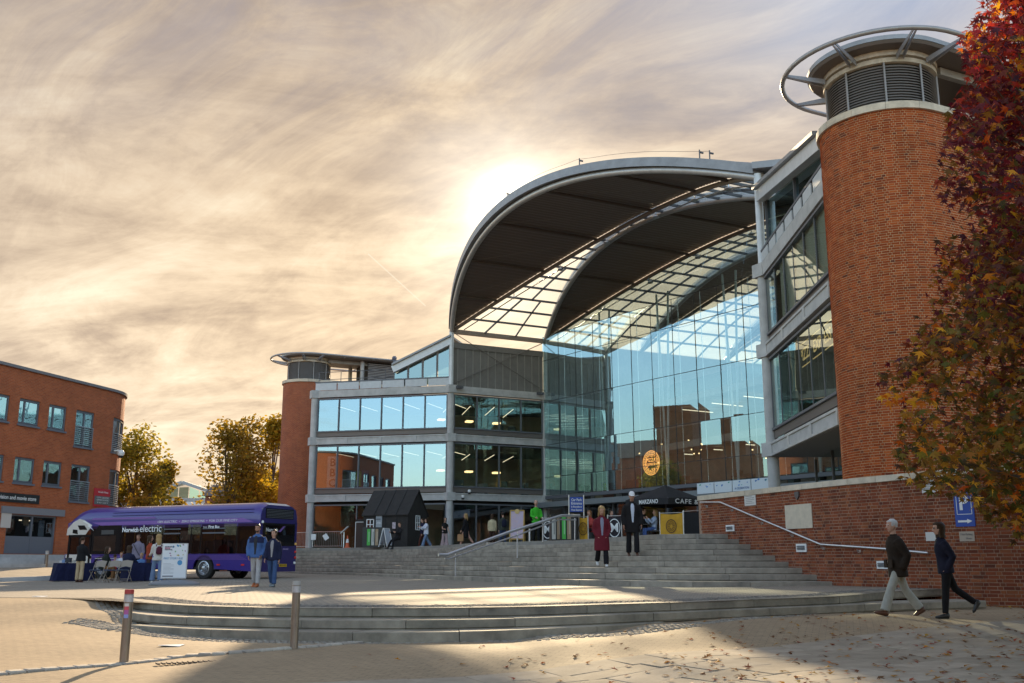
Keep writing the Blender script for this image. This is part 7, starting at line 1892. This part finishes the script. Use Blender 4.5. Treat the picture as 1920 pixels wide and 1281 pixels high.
# litter bins printed as book spines
def bin_(P, yaw, label, cols, w=.9, h=1.12):
    b = thing('litter_bin', label, 'litter bin', tuple(P), yaw, 'litter bins printed with book spines'); R_ = M4.Rotation(yaw, 3, 'Z'); x, y = R_ @ V((1, 0, 0)), R_ @ V((0, 1, 0))
    mb = MB(); mb.ob(P - x * w / 2 - y * .22, x * w, y * .44, UP * h); mb.build('case', mat('bin_black', (.014, .012, .012), .4), b)
    n = len(cols)
    for i, c in enumerate(cols):
        if not c: continue
        mb = MB(); ww = w / n; mb.ob(P - x * (w / 2 - ww * i - .03) - y * .235 + UP * .10, x * (ww - .06), y * .014, UP * (h - .2)); s_ = mb.build('spine_panel', mat('spine' + c[0], c[1], .5), b)
        mb = MB(); mb.ob(P - x * (w / 2 - ww * i - .03 - ww * .35) - y * .24 + UP * .3, x * (ww * .22), y * .004, UP * (h - .55)); mb.build('spine_text', mat('spine_ink' + c[0], c[2], .5), s_)
    return b
GR = ('g', (.07, .45, .06), (.3, .6, .3)); TN = ('t', (.38, .26, .15), (.5, .4, .3)); WH = ('w', (.52, .50, .44), (.25, .25, .22))
bin_(T(692, 59.5), .06, 'black litter bin with a green book spine beside the shed door', [None, GR, TN], .72)
bin_(T(707, 59.4), .06, 'black litter bin with a white book spine left of the folding board', [WH, TN, None], .66)
bin_(T(1046, 43.6), .15, 'white spined litter bin behind the stair rail', [WH, TN, None], .66)
bin_(T(1065, 43.3), .15, 'green spined litter bin at the top of the stair rail', [GR, TN, None], .66)
# folding boards
def aboard(P, yaw, label, w, h, mf, ms, panel=None):
    b = thing('folding_board', label, 'sign', tuple(P), yaw); R_ = M4.Rotation(yaw, 3, 'Z'); x, y = R_ @ V((1, 0, 0)), R_ @ V((0, 1, 0))
    for sg in (-1, 1):
        bt, tp_ = P + y * (.28 * sg), P + y * (.02 * sg) + UP * h
        f = MB()
        for e in (-1, 1): f.beam(bt + x * w / 2 * e, tp_ + x * w / 2 * e, .045, .035)
        f.beam(tp_ - x * w / 2, tp_ + x * w / 2, .05, .04); f.beam(lerp(bt, tp_, .12) - x * w / 2, lerp(bt, tp_, .12) + x * w / 2, .05, .04); f.build('frame', mf, b)
        g = MB(); g.prism([lerp(bt, tp_, .14) - x * w * .46, lerp(bt, tp_, .14) + x * w * .46, lerp(bt, tp_, .97) + x * w * .46, lerp(bt, tp_, .97) - x * w * .46], y * .012); pn_ = g.build('panel', ms, b)
    return b, x, y
aboard(T(724, 59.2), 1.15, 'white folding pavement board right of the litter bins', .62, 1.05, WHITE, mat('board_white', (.5, .52, .58), .6))
mw = mat('yellow_wood', (.45, .27, .06), .6)
mbd, x, y = aboard(T(970, 46.5), -.15, 'menu board on yellow legs in front of the doors', .62, 1.45, mw, mat('menu_print', (.42, .36, .50), .6, var=.5, vscale=7, col2=(.55, .38, .36)))
P = T(970, 46.5); mb = MB(); mb.cyl(P + UP * 1.42 - y * .05, .02, .01, 8); q = P + UP * 1.40 - y * .06
mb = MB()
for j in range(14): a0, a1 = 2 * pi * j / 14, 2 * pi * (j + 1) / 14; mb.add([q, q + x * .11 * cos(a0) + UP * .11 * sin(a0), q + x * .11 * cos(a1) + UP * .11 * sin(a1)], [(0, 1, 2)])
mb.build('round_badge', mat('badge_gold', (.55, .38, .14), .5), mbd)
# crowd barrier, lectern sign, cone
def barrier(A_, B_b, label):
    o = thing('crowd_barrier', label, 'barrier', tuple(A_)); d = (B_b - A_)
    f = MB(); f.tube([A_ + UP * .1, A_ + UP * 1.05, B_b + UP * 1.05, B_b + UP * .1], .022, 6); f.tube([A_ + UP * .15, B_b + UP * .15], .018, 6); f.build('frame', STEEL, o)
    for k in range(1, 16): mb = MB(); p = lerp(A_, B_b, k / 16); mb.tube([p + UP * .15, p + UP * 1.05], .009, 5); mb.build('bar', STEEL, o)
    for e in (A_, B_b): mb = MB(); mb.beam(e - V((0, .3, 0)) + UP * .02, e + V((0, .3, 0)) + UP * .02, .05, .03); mb.build('foot', STEEL, o)
    return o
br1 = barrier(T(587, 66), T(641, 65), 'steel crowd barrier with two paper notices left of the shed'); br2 = barrier(T(540, 68), T(580, 67), 'steel crowd barrier against the foot of the far brick tower')
for x_, tilt in ((588, 0), (611, .6)):
    q = T(x_, 65.4) + UP * .72; mb = MB(); mb.beam(q - V((.15 * cos(tilt), 0, .15 * sin(tilt))), q + V((.15 * cos(tilt), 0, .15 * sin(tilt))), .01, .36, up=V((0, .0, 1))); nt_ = mb.build('paper_notice', WHITE, br1)
lec = thing('lectern_sign', 'white tilted information sign on a thin post beside the cone', 'sign', tuple(T(645, 62.5))); q = T(645, 62.5)
mb = MB(); mb.beam(q, q + UP * .95, .06, .06); mb.build('post', STEEL, lec); mb = MB(); mb.beam(q + UP * .85 - V((.2, 0, .0)), q + UP * 1.28 + V((.25, 0, 0)), .5, .03); mb.build('panel', WHITE, lec)
cone = thing('traffic_cone', 'orange and white traffic cone beside the shed porch', 'cone', tuple(T(652, 62))); q = T(652, 62)
CO = mat('cone_orange', (.55, .10, .03), .5)
mb = MB(); mb.box(q + UP * .02, (.36, .36, .04)); mb.cyl(q + UP * .04, .14, .26, 14, r2=.095); mb.cyl(q + UP * .52, .06, .2, 14, r2=.025); mb.build('cone_body', CO, cone, smooth=True); mb = MB(); mb.cyl(q + UP * .30, .095, .22, 14, r2=.06); mb.build('white_band', WHITE, cone, smooth=True)
# cafe: umbrella, banners, table, chairs
umb = thing('cafe_umbrella', 'large black cafe umbrella with white lettering on its valance', 'umbrella', tuple(T(1255, 43.5)))
uc = T(1250, 43.5); apexz = at_Y(1262, 910, 43.5).z; sk = at_Y(1262, 938, 43.5).z; skb = at_Y(1262, 949, 42).z
half = 1.2; ang = .70
cor = [uc + V((half * sx * cos(ang) - half * sy * sin(ang), half * sx * sin(ang) + half * sy * cos(ang), 0)) for sx, sy in ((-1, -1), (1, -1), (1, 1), (-1, 1))]
CANV = mat('black_canvas', (.016, .015, .016), .85, var=.2, vscale=4)
for i in range(4):
    a, b = cor[i], cor[(i + 1) % 4]; ap = V((uc.x, uc.y, apexz)); mid = (a + b) / 2
    mb = MB(); mb.add([ap, V((a.x, a.y, sk)), V((mid.x, mid.y, sk + .05)), V((b.x, b.y, sk)), V((a.x, a.y, sk - .26)), V((mid.x, mid.y, sk - .22)), V((b.x, b.y, sk - .26))], [(0, 1, 2), (0, 2, 3), (1, 4, 5, 2), (2, 5, 6, 3)]); cp_ = mb.build('canopy_panel', CANV, umb)
    e = (b - a).normalized(); nn2 = V((e.y, -e.x, 0))
    if i == 0: text('lettering', 'CAFE &', lerp(a, b, .47) + UP * (sk - .12 - ZT) + nn2 * .012, e, UP, .27, WHITE, cp_, space=1.2, bold=.012, width=1.45)
    if i == 3: text('lettering', 'MARZANO', lerp(a, b, .55) + UP * (sk - .12 - ZT) + nn2 * .012, e, UP, .24, WHITE, cp_, width=1.05, bold=.012)
mb = MB(); mb.cyl(uc, .035, apexz - ZT, 10); mb.build('pole', DSTEEL, umb, smooth=True)
mb = MB()
for c in cor: mb.beam(V((uc.x, uc.y, apexz - .5)), V((c.x, c.y, sk)), .03, .03)
mb.build('rib', DSTEEL, umb)
mb = MB(); mb.box(uc + UP * .05, (.6, .6, .1)); mb.build('base', DSTEEL, umb)
def annul(mb, c, ux, r0, r1, sy=1.0, n=28, a0=0, a1=2 * pi):
    for i in range(n):
        A0_, A1_ = a0 + (a1 - a0) * i / n, a0 + (a1 - a0) * (i + 1) / n; f = lambda r, a: c + ux * (r * cos(a)) + UP * (r * sin(a) * sy); mb.quad(f(r0, A0_), f(r1, A0_), f(r1, A1_), f(r0, A1_))
def banner(xa, xb, Ya, Yb, h, label, m, emblem=None, em=None, posts=True, z0=.10):
    a, b = T(xa, Ya), T(xb, Yb); o = thing('cafe_barrier', label, 'barrier', tuple(a), group=None); d = (b - a); l = d.length; d.normalize(); n = V((d.y, -d.x, 0))
    rows_ = []
    mb = MB(); N = 8
    for j in range(5):
        for i in range(N + 1):
            sag = -.05 * sin(pi * i / N) * (j / 4) ** 2; p = a + d * (l * i / N) + UP * (z0 + (h - z0) * j / 4 + sag) + n * (.02 * sin(i * 1.3 + j)); mb.v.append(tuple(p))
    mb.f = [(j * (N + 1) + i, j * (N + 1) + i + 1, (j + 1) * (N + 1) + i + 1, (j + 1) * (N + 1) + i) for j in range(4) for i in range(N)]; mb.m = [0] * len(mb.f)
    pn_ = mb.build('banner', m, o, smooth=True)
    for p in (a, b): mb = MB(); mb.cyl(p, .025, h + .06, 8); mb.cyl(p, .14, .03, 12); mb.build('post', STEEL, o, smooth=True)
    mb = MB(); mb.tube([a + UP * (h + .01), b + UP * (h + .01)], .014, 6); mb.build('top_rail', STEEL, o)
    c = (a + b) / 2 + UP * (h * .52) + n * .045
    if emblem == 'ring':
        mb = MB(); annul(mb, c, d, .20, .235, 1.15); annul(mb, c, d, .15, .165, 1.15)
        for i in range(12): annul(mb, c, d, .05 + .03 * (i % 2), .13, 1.15, 2, i * pi / 6, i * pi / 6 + .25)
        mb.build('emblem', em, pn_)
    if emblem == 'M':
        mb = MB(); annul(mb, c, d, .235, .262, 1.45); mb.build('emblem', em, pn_); text('lettering', 'M', c, d, UP, .52, em, pn_, bold=.01)
    return o
YEL = cloth('yellow_banner', (.58, .31, .035)); DGR = cloth('charcoal_banner', (.035, .03, .035)); BRN = mat('emblem_brown', (.13, .06, .01), .7)
banner(1238, 1282, 41, 40.4, 1.06, 'yellow cafe banner with a brown round emblem under the umbrella', YEL, 'ring', BRN)
banner(1283, 1321, 40.4, 39.2, 1.10, 'plain black cafe barrier next to the end of the brick wall', cloth('black_banner', (.015, .014, .015)))
banner(1086, 1103, 43.5, 43.2, 1.02, 'narrow yellow cafe banner left of the woman in the red coat', YEL, 'ring', BRN)
banner(1140, 1166, 42.5, 42.2, 1.02, 'charcoal cafe barrier with a white M emblem between the two walkers', DGR, 'M', WHITE)
banner(1018, 1038, 44.8, 44.5, 1.02, 'charcoal cafe barrier with a white M emblem beside the litter bins', DGR, 'M', WHITE)
def cafe_chair(P, yaw, label):
    o = thing('cafe_chair', label, 'chair', tuple(P), yaw, 'cafe chairs'); R_ = M4.Rotation(yaw, 3, 'Z'); x, y = R_ @ V((1, 0, 0)), R_ @ V((0, 1, 0)); m = mat('dark_chair', (.03, .022, .02), .5)
    mb = MB(); mb.ob(P - x * .22 - y * .22 + UP * .43, x * .44, y * .44, UP * .04); mb.build('seat', m, o); mb = MB(); mb.ob(P - x * .22 + y * .2 + UP * .55, x * .44, y * .03, UP * .38); mb.build('backrest', m, o)
    for sx in (-1, 1):
        for sy in (-1, 1): mb = MB(); mb.beam(P + x * .2 * sx + y * .2 * sy, P + x * .2 * sx + y * .2 * sy + UP * (.43 if sy < 0 else .93), .03, .03); mb.build('leg', m, o)
cafe_chair(T(1206, 44), -1.3, 'dark cafe chair under the man in the black coat'); cafe_chair(T(1230, 43.3), 1.3, 'dark cafe chair under the woman in pale blue'); cafe_chair(T(1147, 45), .5, 'dark cafe chair behind the charcoal barrier')
ct_ = thing('cafe_table', 'small round cafe table between the seated pair', 'table', tuple(T(1216, 43.8))); q = T(1216, 43.8)
mb = MB(); mb.cyl(q + UP * .71, .33, .03, 18); mb.build('table_top', mat('dark_table', (.05, .035, .03), .4), ct_); mb = MB(); mb.cyl(q, .03, .71, 8); mb.cyl(q, .2, .03, 12); mb.build('pedestal', DSTEEL, ct_)
for k, (dx, dy) in enumerate(((-.1, .05), (.08, -.06))): mb = MB(); mb.cyl(q + V((dx, dy, .742)), .03, .09, 10, r2=.04); c_ = mb.build('cup', WHITE); tag(c_, ['white cup on the cafe table nearer the man', 'white cup on the cafe table nearer the woman'][k], 'cup', 'cups on the cafe table')
# car park sign
q = at_Y(1081, 947, 47); cp = thing('car_park_sign', 'blue car park entrance sign with white lettering on two posts', 'sign', (q.x, 47, ZT)); BL2 = mat('sign_blue', (.015, .06, .33), .45)
w_, z0_, z1_ = .60, at_Y(1081, 960, 47).z, at_Y(1081, 932, 47).z
mb = MB(); mb.ob(V((q.x - w_ / 2 - .0, 47, z0_)), V((w_, 0, 0)), V((0, .03, 0)), UP * (z1_ - z0_)); pn_ = mb.build('panel', BL2, cp)
hh_ = z1_ - z0_
for s_, f, sz in (('Car Park', .80, .17), ('Entrance', .57, .17), ('& Riverside to', .34, .12), ('Pizza Express', .13, .12)): text('lettering', s_, V((q.x, 46.985, z0_ + hh_ * f)), (1, 0, 0), UP, sz, WHITE, pn_, bold=.012, width=w_ * .8)
for sx in (-.34, .34): mb = MB(); mb.cyl((q.x + sx, 47.05, ZT), .03, z1_ - ZT + .1, 8); mb.build('post', STEEL, cp, smooth=True)
mb = MB(); P = T(993, 44); mb.cyl(P, .05, .55, 10); lp = mb.build('short_post', STEEL, smooth=True); tag(lp, 'short steel post beside the menu board', 'post')
# ------------------------------------------------------------------ tables, chairs, poster by the bus
NAVY = cloth('navy_tablecloth', (.012, .014, .045), .2, 3)
def cloth_table(A_, B_b, dep, h, label, drape=1.0):
    d = (B_b - A_); d.z = 0; l = d.length; d.normalize(); n = V((-d.y, d.x, 0)); o = thing('table', label, 'table', tuple(A_))
    z = A_.z
    mb = MB(); mb.ob(V((A_.x, A_.y, z + h - .04)), d * l, n * dep, UP * .03); mb.build('table_top', mat('table_grey', (.4, .4, .4), .5), o)
    for a in (.06, .94):
        for b in (.1, .9): mb = MB(); p = A_ + d * l * a + n * dep * b; mb.beam(V((p.x, p.y, z)), V((p.x, p.y, z + h - .04)), .03, .03); mb.build('leg', DSTEEL, o)
    mb = MB(); ring = []
    pts = [A_ + d * (l * i / 10) for i in range(11)] + [B_b + n * (dep * i / 4) for i in range(1, 5)] + [A_ + d * (l * (10 - i) / 10) + n * dep for i in range(1, 11)] + [A_ + n * (dep * (4 - i) / 4) for i in range(1, 4)]
    c = A_ + d * l / 2 + n * dep / 2
    r0 = [V((p.x, p.y, z + h)) for p in pts]; r1 = []
    for i, p in enumerate(pts):
        o2 = (p - c); o2.z = 0; o2 = o2.normalized(); r1.append(V((p.x, p.y, 0)) + o2 * (.05 + .05 * sin(i * 2.4) + (.18 if (p - A_).length < .2 else 0)) + UP * (z + h - (h - .03) * drape))
    mb.loft([r1, [lerp(a, b, .5) + UP * 0 for a, b in zip(r1, r0)], r0], cap=False); mb.add(r0, [tuple(range(len(r0)))]); t_ = mb.build('tablecloth', NAVY); tag(t_, label.replace('folding table', 'navy cloth draped over the table').replace(' in front of the bus door', ''), 'tablecloth', 'navy tablecloths')
    return o, d, n, l
ta = at_plaza(92, 1091); tb = at_plaza(176, 1089)
cloth_table(V((ta.x + .3, ta.y, zp(ta.x, ta.y))), V((tb.x, tb.y, zp(tb.x, tb.y))), .75, .74, 'folding table at the left in front of the bus door')
ta2 = at_plaza(240, 1091); tb2 = at_plaza(266, 1090)
cloth_table(V((ta2.x, ta2.y, zp(ta2.x, ta2.y))), V((tb2.x + .4, tb2.y, zp(tb2.x, tb2.y))), .75, .72, 'folding table at the right where the children sit')
for k, (x_, c, sz, lab) in enumerate(((104, (.6, .6, .58), .10, 'small white carton at the left end of the navy table'), (118, (.03, .03, .035), .22, 'black box on the navy table'), (128, (.45, .4, .33), .12, 'pale box of leaflets on the navy table'), (110, (.2, .3, .5), .14, 'blue packet standing on the navy table'))):
    p = at_plaza(x_, 1090) + V((0, .35, .74)); mb = MB(); mb.loft([[p + V((sx * sz * .5, sy * sz * .35, z)) for sx, sy in ((-1, -1), (1, -1), (1, 1), (-1, 1))] for z in (.003, sz * .9)]); b_ = mb.build('box', mat('tabletop%d' % k, c, .6)); tag(b_, lab, 'box')
FCH = mat('chair_beige', (.29, .235, .18), .45, .2)
def folding_chair(P, yaw, label):
    o = thing('folding_chair', label, 'chair', tuple(P), yaw, 'folding chairs in a row'); R_ = M4.Rotation(yaw, 3, 'Z'); x, y = R_ @ V((1, 0, 0)), R_ @ V((0, 1, 0))
    for sx in (-1, 1):
        e = P + x * .22 * sx
        mb = MB(); mb.tube([e - y * .26, e + y * .02 + UP * .42, e + y * .22 + UP * .80], .014, 6); mb.build('leg', FCH, o, smooth=True)
        mb = MB(); mb.tube([e + y * .28, e - y * .18 + UP * .45], .013, 6); mb.build('leg', FCH, o, smooth=True)
    mb = MB(); mb.prism([P + x * sx * .21 + y * sy + UP * z for sx, sy, z in ((-1, -.22, .46), (1, -.22, .46), (1, .18, .43), (-1, .18, .43))], UP * .025); mb.build('seat', mat('blue_pad', (.05, .07, .13), .7), o)
    mb = MB(); pts = [(-.21, .56), (-.215, .70), (-.19, .80), (0, .83), (.19, .80), (.215, .70), (.21, .56), (0, .60)]
    mb.prism([P + x * a + y * (.10 + (z - .5) * .42) + UP * z for a, z in pts], y * .02); mb.build('backrest', FCH, o)
    for yy, z in ((-.2, .1), (.2, .14)): mb = MB(); mb.tube([P + x * .22 + y * yy + UP * z, P - x * .22 + y * yy + UP * z], .010, 5); mb.build('stretcher', FCH, o)
for i, (x_, y_, yw) in enumerate(((181, 1093, 2.95), (208, 1093, 3.05), (231, 1093, 3.15))):
    p = at_plaza(x_, y_); folding_chair(p, yw - pi, ['first beige folding chair of the row, below the person in dark clothes', 'middle beige folding chair of the row of three', 'third beige folding chair, nearest the right navy table'][i])
# poster stand
pa, pb = at_plaza(303, 1097), at_plaza(351, 1097); pc_ = (pa + pb) / 2; Yp = pc_.y
post = thing('poster_stand', 'white festival poster in a frame on a grey wheeled base', 'sign', tuple(pc_))
mb = MB(); bw = .82
mb.loft([[pc_ + V((x * .86, y * .42, 0)) * s + UP * z for x, y in [(cos(2 * pi * j / 20), sin(2 * pi * j / 20)) for j in range(20)]] for s, z in ((1.0, .0), (1.0, .05), (.8, .12), (.35, .17), (.1, .18))]); mb.build('base', mat('base_grey', (.20, .20, .21), .5), post, smooth=True)
z0_, z1_ = at_Y(327, 1085, Yp).z, at_Y(327, 1019, Yp).z; x0_, x1_ = at_Y(303, 1050, Yp).x, at_Y(351, 1050, Yp).x
mb = MB(); mb.ob(V((x0_, Yp, z0_)), V((x1_ - x0_, 0, 0)), V((0, .05, 0)), UP * (z1_ - z0_)); mb.build('frame', mat('silver_frame', (.5, .5, .5), .4, .4), post)
for f in (.25, .5, .75): mb = MB(); q = V((lerp(x0_, x1_, f), Yp + .02, pc_.z + .1)); mb.beam(q, V((q.x, q.y, z0_)), .05, .04); mb.build('leg', DSTEEL, post)
W_, H_ = x1_ - x0_, z1_ - z0_
mb = MB(); mb.ob(V((x0_ + .03, Yp - .006, z0_ + .03)), V((W_ - .06, 0, 0)), V((0, .004, 0)), UP * (H_ - .06)); pp = mb.build('poster', mat('poster_white', (.72, .72, .72), .5), post)
PX = lambda a, b: V((x0_ + W_ * a, Yp - .008, z0_ + H_ * b))
INK = mat('poster_ink', (.05, .04, .06), .6); INR = mat('poster_pink', (.5, .05, .15), .6); INB = mat('poster_blue', (.08, .28, .50), .6)
for s_, b, m_ in (('NORWICH', .90, INK), ('BOOK', .86, INR), ('FESTIVAL', .82, INK)): text('lettering', s_, PX(.10, b), (1, 0, 0), UP, .065, m_, pp, align='LEFT', bold=.02)
text('lettering', 'FIRST STORY BUS', PX(.08, .57), (1, 0, 0), UP, .095, INB, pp, align='LEFT', width=W_ * .74)
mb = MB(); q = PX(.72, .45)
for j in range(18): a0, a1 = 2 * pi * j / 18, 2 * pi * (j + 1) / 18; mb.add([q, q + V((.085 * cos(a0), 0, .085 * sin(a0))), q + V((.085 * cos(a1), 0, .085 * sin(a1)))], [(0, 1, 2)])
mb.build('round_sticker', INB, pp)
rnd = random.Random(3)
for k in range(16):
    a, b = rnd.uniform(.1, .93), rnd.uniform(.64, .97)
    if a < .42 and b > .78: continue
    mb = MB(); q = PX(a, b); an = rnd.uniform(0, 3); s_ = rnd.uniform(.018, .035); u_ = V((cos(an), 0, sin(an))); v_ = V((-sin(an), 0, cos(an))); mb.add([q - u_ * s_ - v_ * s_ * .6, q + u_ * s_ - v_ * s_ * .6, q + u_ * s_ + v_ * s_ * .6, q - u_ * s_ + v_ * s_ * .6], [(0, 1, 2, 3)]); mb.build('printed_mark', mat('pk%d' % (k % 4), [(.15, .35, .12), (.08, .28, .5), (.5, .4, .1), (.3, .1, .25)][k % 4], .6), pp)
for k in range(9): mb = MB(); mb.ob(PX(.08, .42 - k * .035), V((W_ * (.42 if k % 3 else .3), 0, 0)), V((0, -.001, 0)), UP * .009); mb.build('text_line', mat('poster_grey', (.35, .35, .36), .6), pp)
mb = MB(); mb.ob(PX(.07, .055), V((W_ * .42, 0, 0)), V((0, -.001, 0)), UP * .03); mb.build('printed_bar', INK, pp)
# ================================================================== red maple at the right
LEAFC = {'red': [(.32, .022, .014), (.48, .04, .014), (.20, .014, .022), (.13, .012, .022), (.40, .07, .012)], 'purple': [(.085, .016, .028), (.13, .016, .026), (.18, .02, .018), (.06, .015, .028), (.22, .04, .014)],
         'mixed': [(.26, .07, .014), (.08, .07, .014), (.36, .13, .014), (.06, .05, .014), (.12, .03, .022), (.42, .16, .012)], 'green': [(.075, .095, .014), (.34, .17, .014), (.12, .11, .014), (.05, .055, .014), (.46, .20, .012), (.10, .065, .016)], 'bright': [(.60, .09, .01), (.66, .22, .012), (.72, .38, .018), (.52, .05, .012)], 'fallen': [(.34, .12, .03), (.44, .22, .03), (.22, .08, .03), (.16, .09, .04), (.34, .05, .025), (.50, .30, .04)]}
LM = {k: leaf_mat('leaf_' + k, v, .42) for k, v in LEAFC.items()}
def leafshape(fold=.15):
    pts = [(0, -.15)]
    lob = [(.30, .10, .50), (.78, .16, .42), (1.57, .20, .62), (2.36, .16, .42), (2.84, .10, .50)]
    out = []
    for i, (an, _, ln_) in enumerate(lob):
        out.append((ln_ * cos(an), ln_ * sin(an)))
        if i < 4: am = (an + lob[i + 1][0]) / 2; out.append((.20 * cos(am), .20 * sin(am) + .02))
    ring = [(0, -.08)] + out
    v = [(x, y, -fold * abs(x) + .05 * (y * y)) for x, y in ring]; v.append((0, .08, .02)); c = len(v) - 1; n = len(ring)
    return v, [(c, i, (i + 1) % n) for i in range(n)]
LV, LF = leafshape()
LMESH = {}
for k, m in LM.items():
    me = bpy.data.meshes.new('leaf'); me.from_pydata(LV, [], LF); me.materials.append(m); LMESH[k] = me
TB = V((8.75, 14.6, 0)); TB.z = zg(TB.x, TB.y)
maple = thing('maple_tree', 'maple tree with dark red and orange leaves at the right edge', 'tree', tuple(TB))
mb = MB(); mb.tube([TB - UP * .2, TB + V((0, 0, 1.2)), TB + V((-.1, .1, 3)), TB + V((.0, 0, 5.5)), TB + V((.1, 0, 9.5))], [.20, .16, .14, .10, .02], 12); mb.build('trunk', BARK, maple, smooth=True)
rnd = random.Random(12)
# silhouette of the crown as seen: left limit of the crown by height, kept at the tree's own depth
OUT = [(-150, 1835), (0, 1848), (30, 1835), (70, 1800), (110, 1808), (140, 1822), (190, 1790), (225, 1778), (250, 1772), (300, 1768), (340, 1752), (370, 1772), (400, 1790), (440, 1762), (465, 1760), (500, 1758), (530, 1740), (570, 1732), (620, 1712), (660, 1700), (690, 1660), (715, 1642), (740, 1650), (765, 1688), (800, 1684), (860, 1682), (895, 1688), (915, 1735), (930, 1775), (938, 1812), (948, 1840), (985, 1862), (1000, 1905)]
def lim(y):
    for (y0, x0), (y1, x1) in zip(OUT, OUT[1:]):
        if y0 <= y <= y1: return lerp(x0, x1, (y - y0) / (y1 - y0))
    return 99999
clumps = []
tries = 0
while len(clumps) < 980 and tries < 120000:
    tries += 1
    z = rnd.uniform(1.0, 10.2); R_ = 4.3 * min(1, (12.5 - z) / 6) ; an = rnd.uniform(0, 2 * pi); r = R_ * sqrt(rnd.uniform(.05, 1)); c = TB + V((r * cos(an), r * sin(an) * .85, z - TB.z))
    x, y = proj(c); 
    if y > 1000 or x < lim(y) + 20 + rnd.uniform(0, 14): continue
    if c.z < 1.55 and x < 1790: continue
    clumps.append(c)
br = MB()
for c in clumps[::6]:
    zt_ = max(TB.z + 1.4, c.z - .5 - .35 * (c - TB).length * .3); a0 = V((TB.x, TB.y, zt_)); br.tube([a0, lerp(a0, c, .55) + UP * .1, c], [.045, .025, .006], 5)
br.build('branches', BARK, maple)
def leafmatx(p, s, rnd):
    z = V((rnd.gauss(0, .7), rnd.gauss(-.35, .7), rnd.gauss(.55, .5))).normalized(); y = V((rnd.gauss(0, .6), rnd.gauss(0, .6), -1)); y = (y - z * y.dot(z)).normalized(); x = y.cross(z)
    return M4(((x.x * s, y.x * s, z.x * s, p.x), (x.y * s, y.y * s, z.y * s, p.y), (x.z * s, y.z * s, z.z * s, p.z), (0, 0, 0, 1)))
LV3 = [V(v) for v in LV]
leaves = []
for ci, c in enumerate(clumps):
    hue = rnd.random()
    for k in range(44):
        d = V((rnd.gauss(0, 1), rnd.gauss(0, 1), rnd.gauss(0, .75))).normalized(); p = c + d * (.46 * rnd.random() ** .4)
        x, y = proj(p)
        if x < lim(min(y, 999)) - 6: continue
        f = (p.z - 1.0) / 9 + rnd.uniform(-.12, .12)
        w = [('green', max(0, .55 - f * 1.25)), ('mixed', max(0, .55 - abs(f - .30) * 1.1)), ('purple', max(0, .55 - abs(f - .60) * 1.5)), ('red', max(0, f * 1.2 - .55)), ('bright', .05)]
        t = rnd.random() * sum(q for _, q in w)
        for kk, q in w:
            t -= q
            if t <= 0: break
        if hue > (.90 if c.z > 6 else .95): kk = 'bright'  # sun backlight put into leaf colour: more bright clumps high in the crown
        leaves.append(((p - CAM).length, p, kk, rnd.uniform(.15, .255)))
leaves.sort(key=lambda t: t[0])
seen = 0; buck = {k: MB() for k in LM}
for d, p, kk, s in leaves:
    x, y = proj(p); m = leafmatx(p, s, rnd)
    if seen < 290 and 0 < x < 1915 and 0 < y < 1000 and rnd.random() < .75:
        inst('leaf', LMESH[kk], m, maple); seen += 1
    else: buck[kk].add([m @ v for v in LV3], LF)
ml = MB(); names = list(LM)
for i, k in enumerate(names): ml.add(buck[k].v, buck[k].f, i)
ml.build('foliage', [LM[k] for k in names], maple, kind='stuff')
# fallen leaves
fl = []
rnd = random.Random(8); tries = 0
while len(fl) < 560 and tries < 40000:
    tries += 1
    px = rnd.uniform(560, 1935); py = rnd.uniform(1120, 1300)
    dens = (min(1, max(0, (px - 850) / 700)) ** 1.2 * .9 + .05) * (1.0 if py > 1150 else .8)
    if rnd.random() > dens: continue
    P = gpt(px, py)
    if P.y > 23.2 or proj(P)[1] < 1118: continue
    fl.append(P)
for k in range(260):                                     # drift of leaves along the foot of the wall
    s = rnd.uniform(7.6, 13.5); p, t, n = wpt(s); q = p + n * (.05 + abs(rnd.gauss(0, .45))); fl.append(V((q.x, q.y, zg(q.x, q.y))))
fl.sort(key=lambda p: p.y); rest = MB()
def on_step(p):
    return None
lift = lambda p: .028 if (V((p.x, p.y, 0)) - V((e0.x, e0.y, 0))).dot(dp) > 0 else .010
for i, p in enumerate(fl):
    z = V((rnd.gauss(0, .22), rnd.gauss(0, .22), 1)).normalized(); an = rnd.uniform(0, 6.3); y = V((cos(an), sin(an), 0)); y = (y - z * y.dot(z)).normalized(); x = y.cross(z); s = rnd.uniform(.10, .165)
    m = M4(((x.x * s, y.x * s, z.x * s, p.x), (x.y * s, y.y * s, z.y * s, p.y), (x.z * s, y.z * s, z.z * s, zg(p.x, p.y) + lift(p) + .012), (0, 0, 0, 1)))
    if i < 300: inst('fallen_leaf', LMESH['fallen'] if rnd.random() < .93 else LMESH['bright'], m, ground)
    else: rest.add([m @ v for v in LV3], LF)
rest.build('fallen_leaves', LM['fallen'], ground, kind='stuff')

for k, (px, py, w, lab) in enumerate(((75, 1119, .16, 'small white scrap of paper on the lit paving at the left'), (322, 1211, .18, 'flat white scrap of paper behind the nearest bollard'))):
    P = gpt(px, py); mb = MB(); mb.loft([[P + V((x * w, y * w * .7, .006 + z + .01 * x * y)) for x, y in ((-1, -.8), (.9, -1), (1, .7), (-.7, 1))] for z in (0, .006)]); sc_ = mb.build('paper_scrap', WHITE); tag(sc_, lab, 'litter')
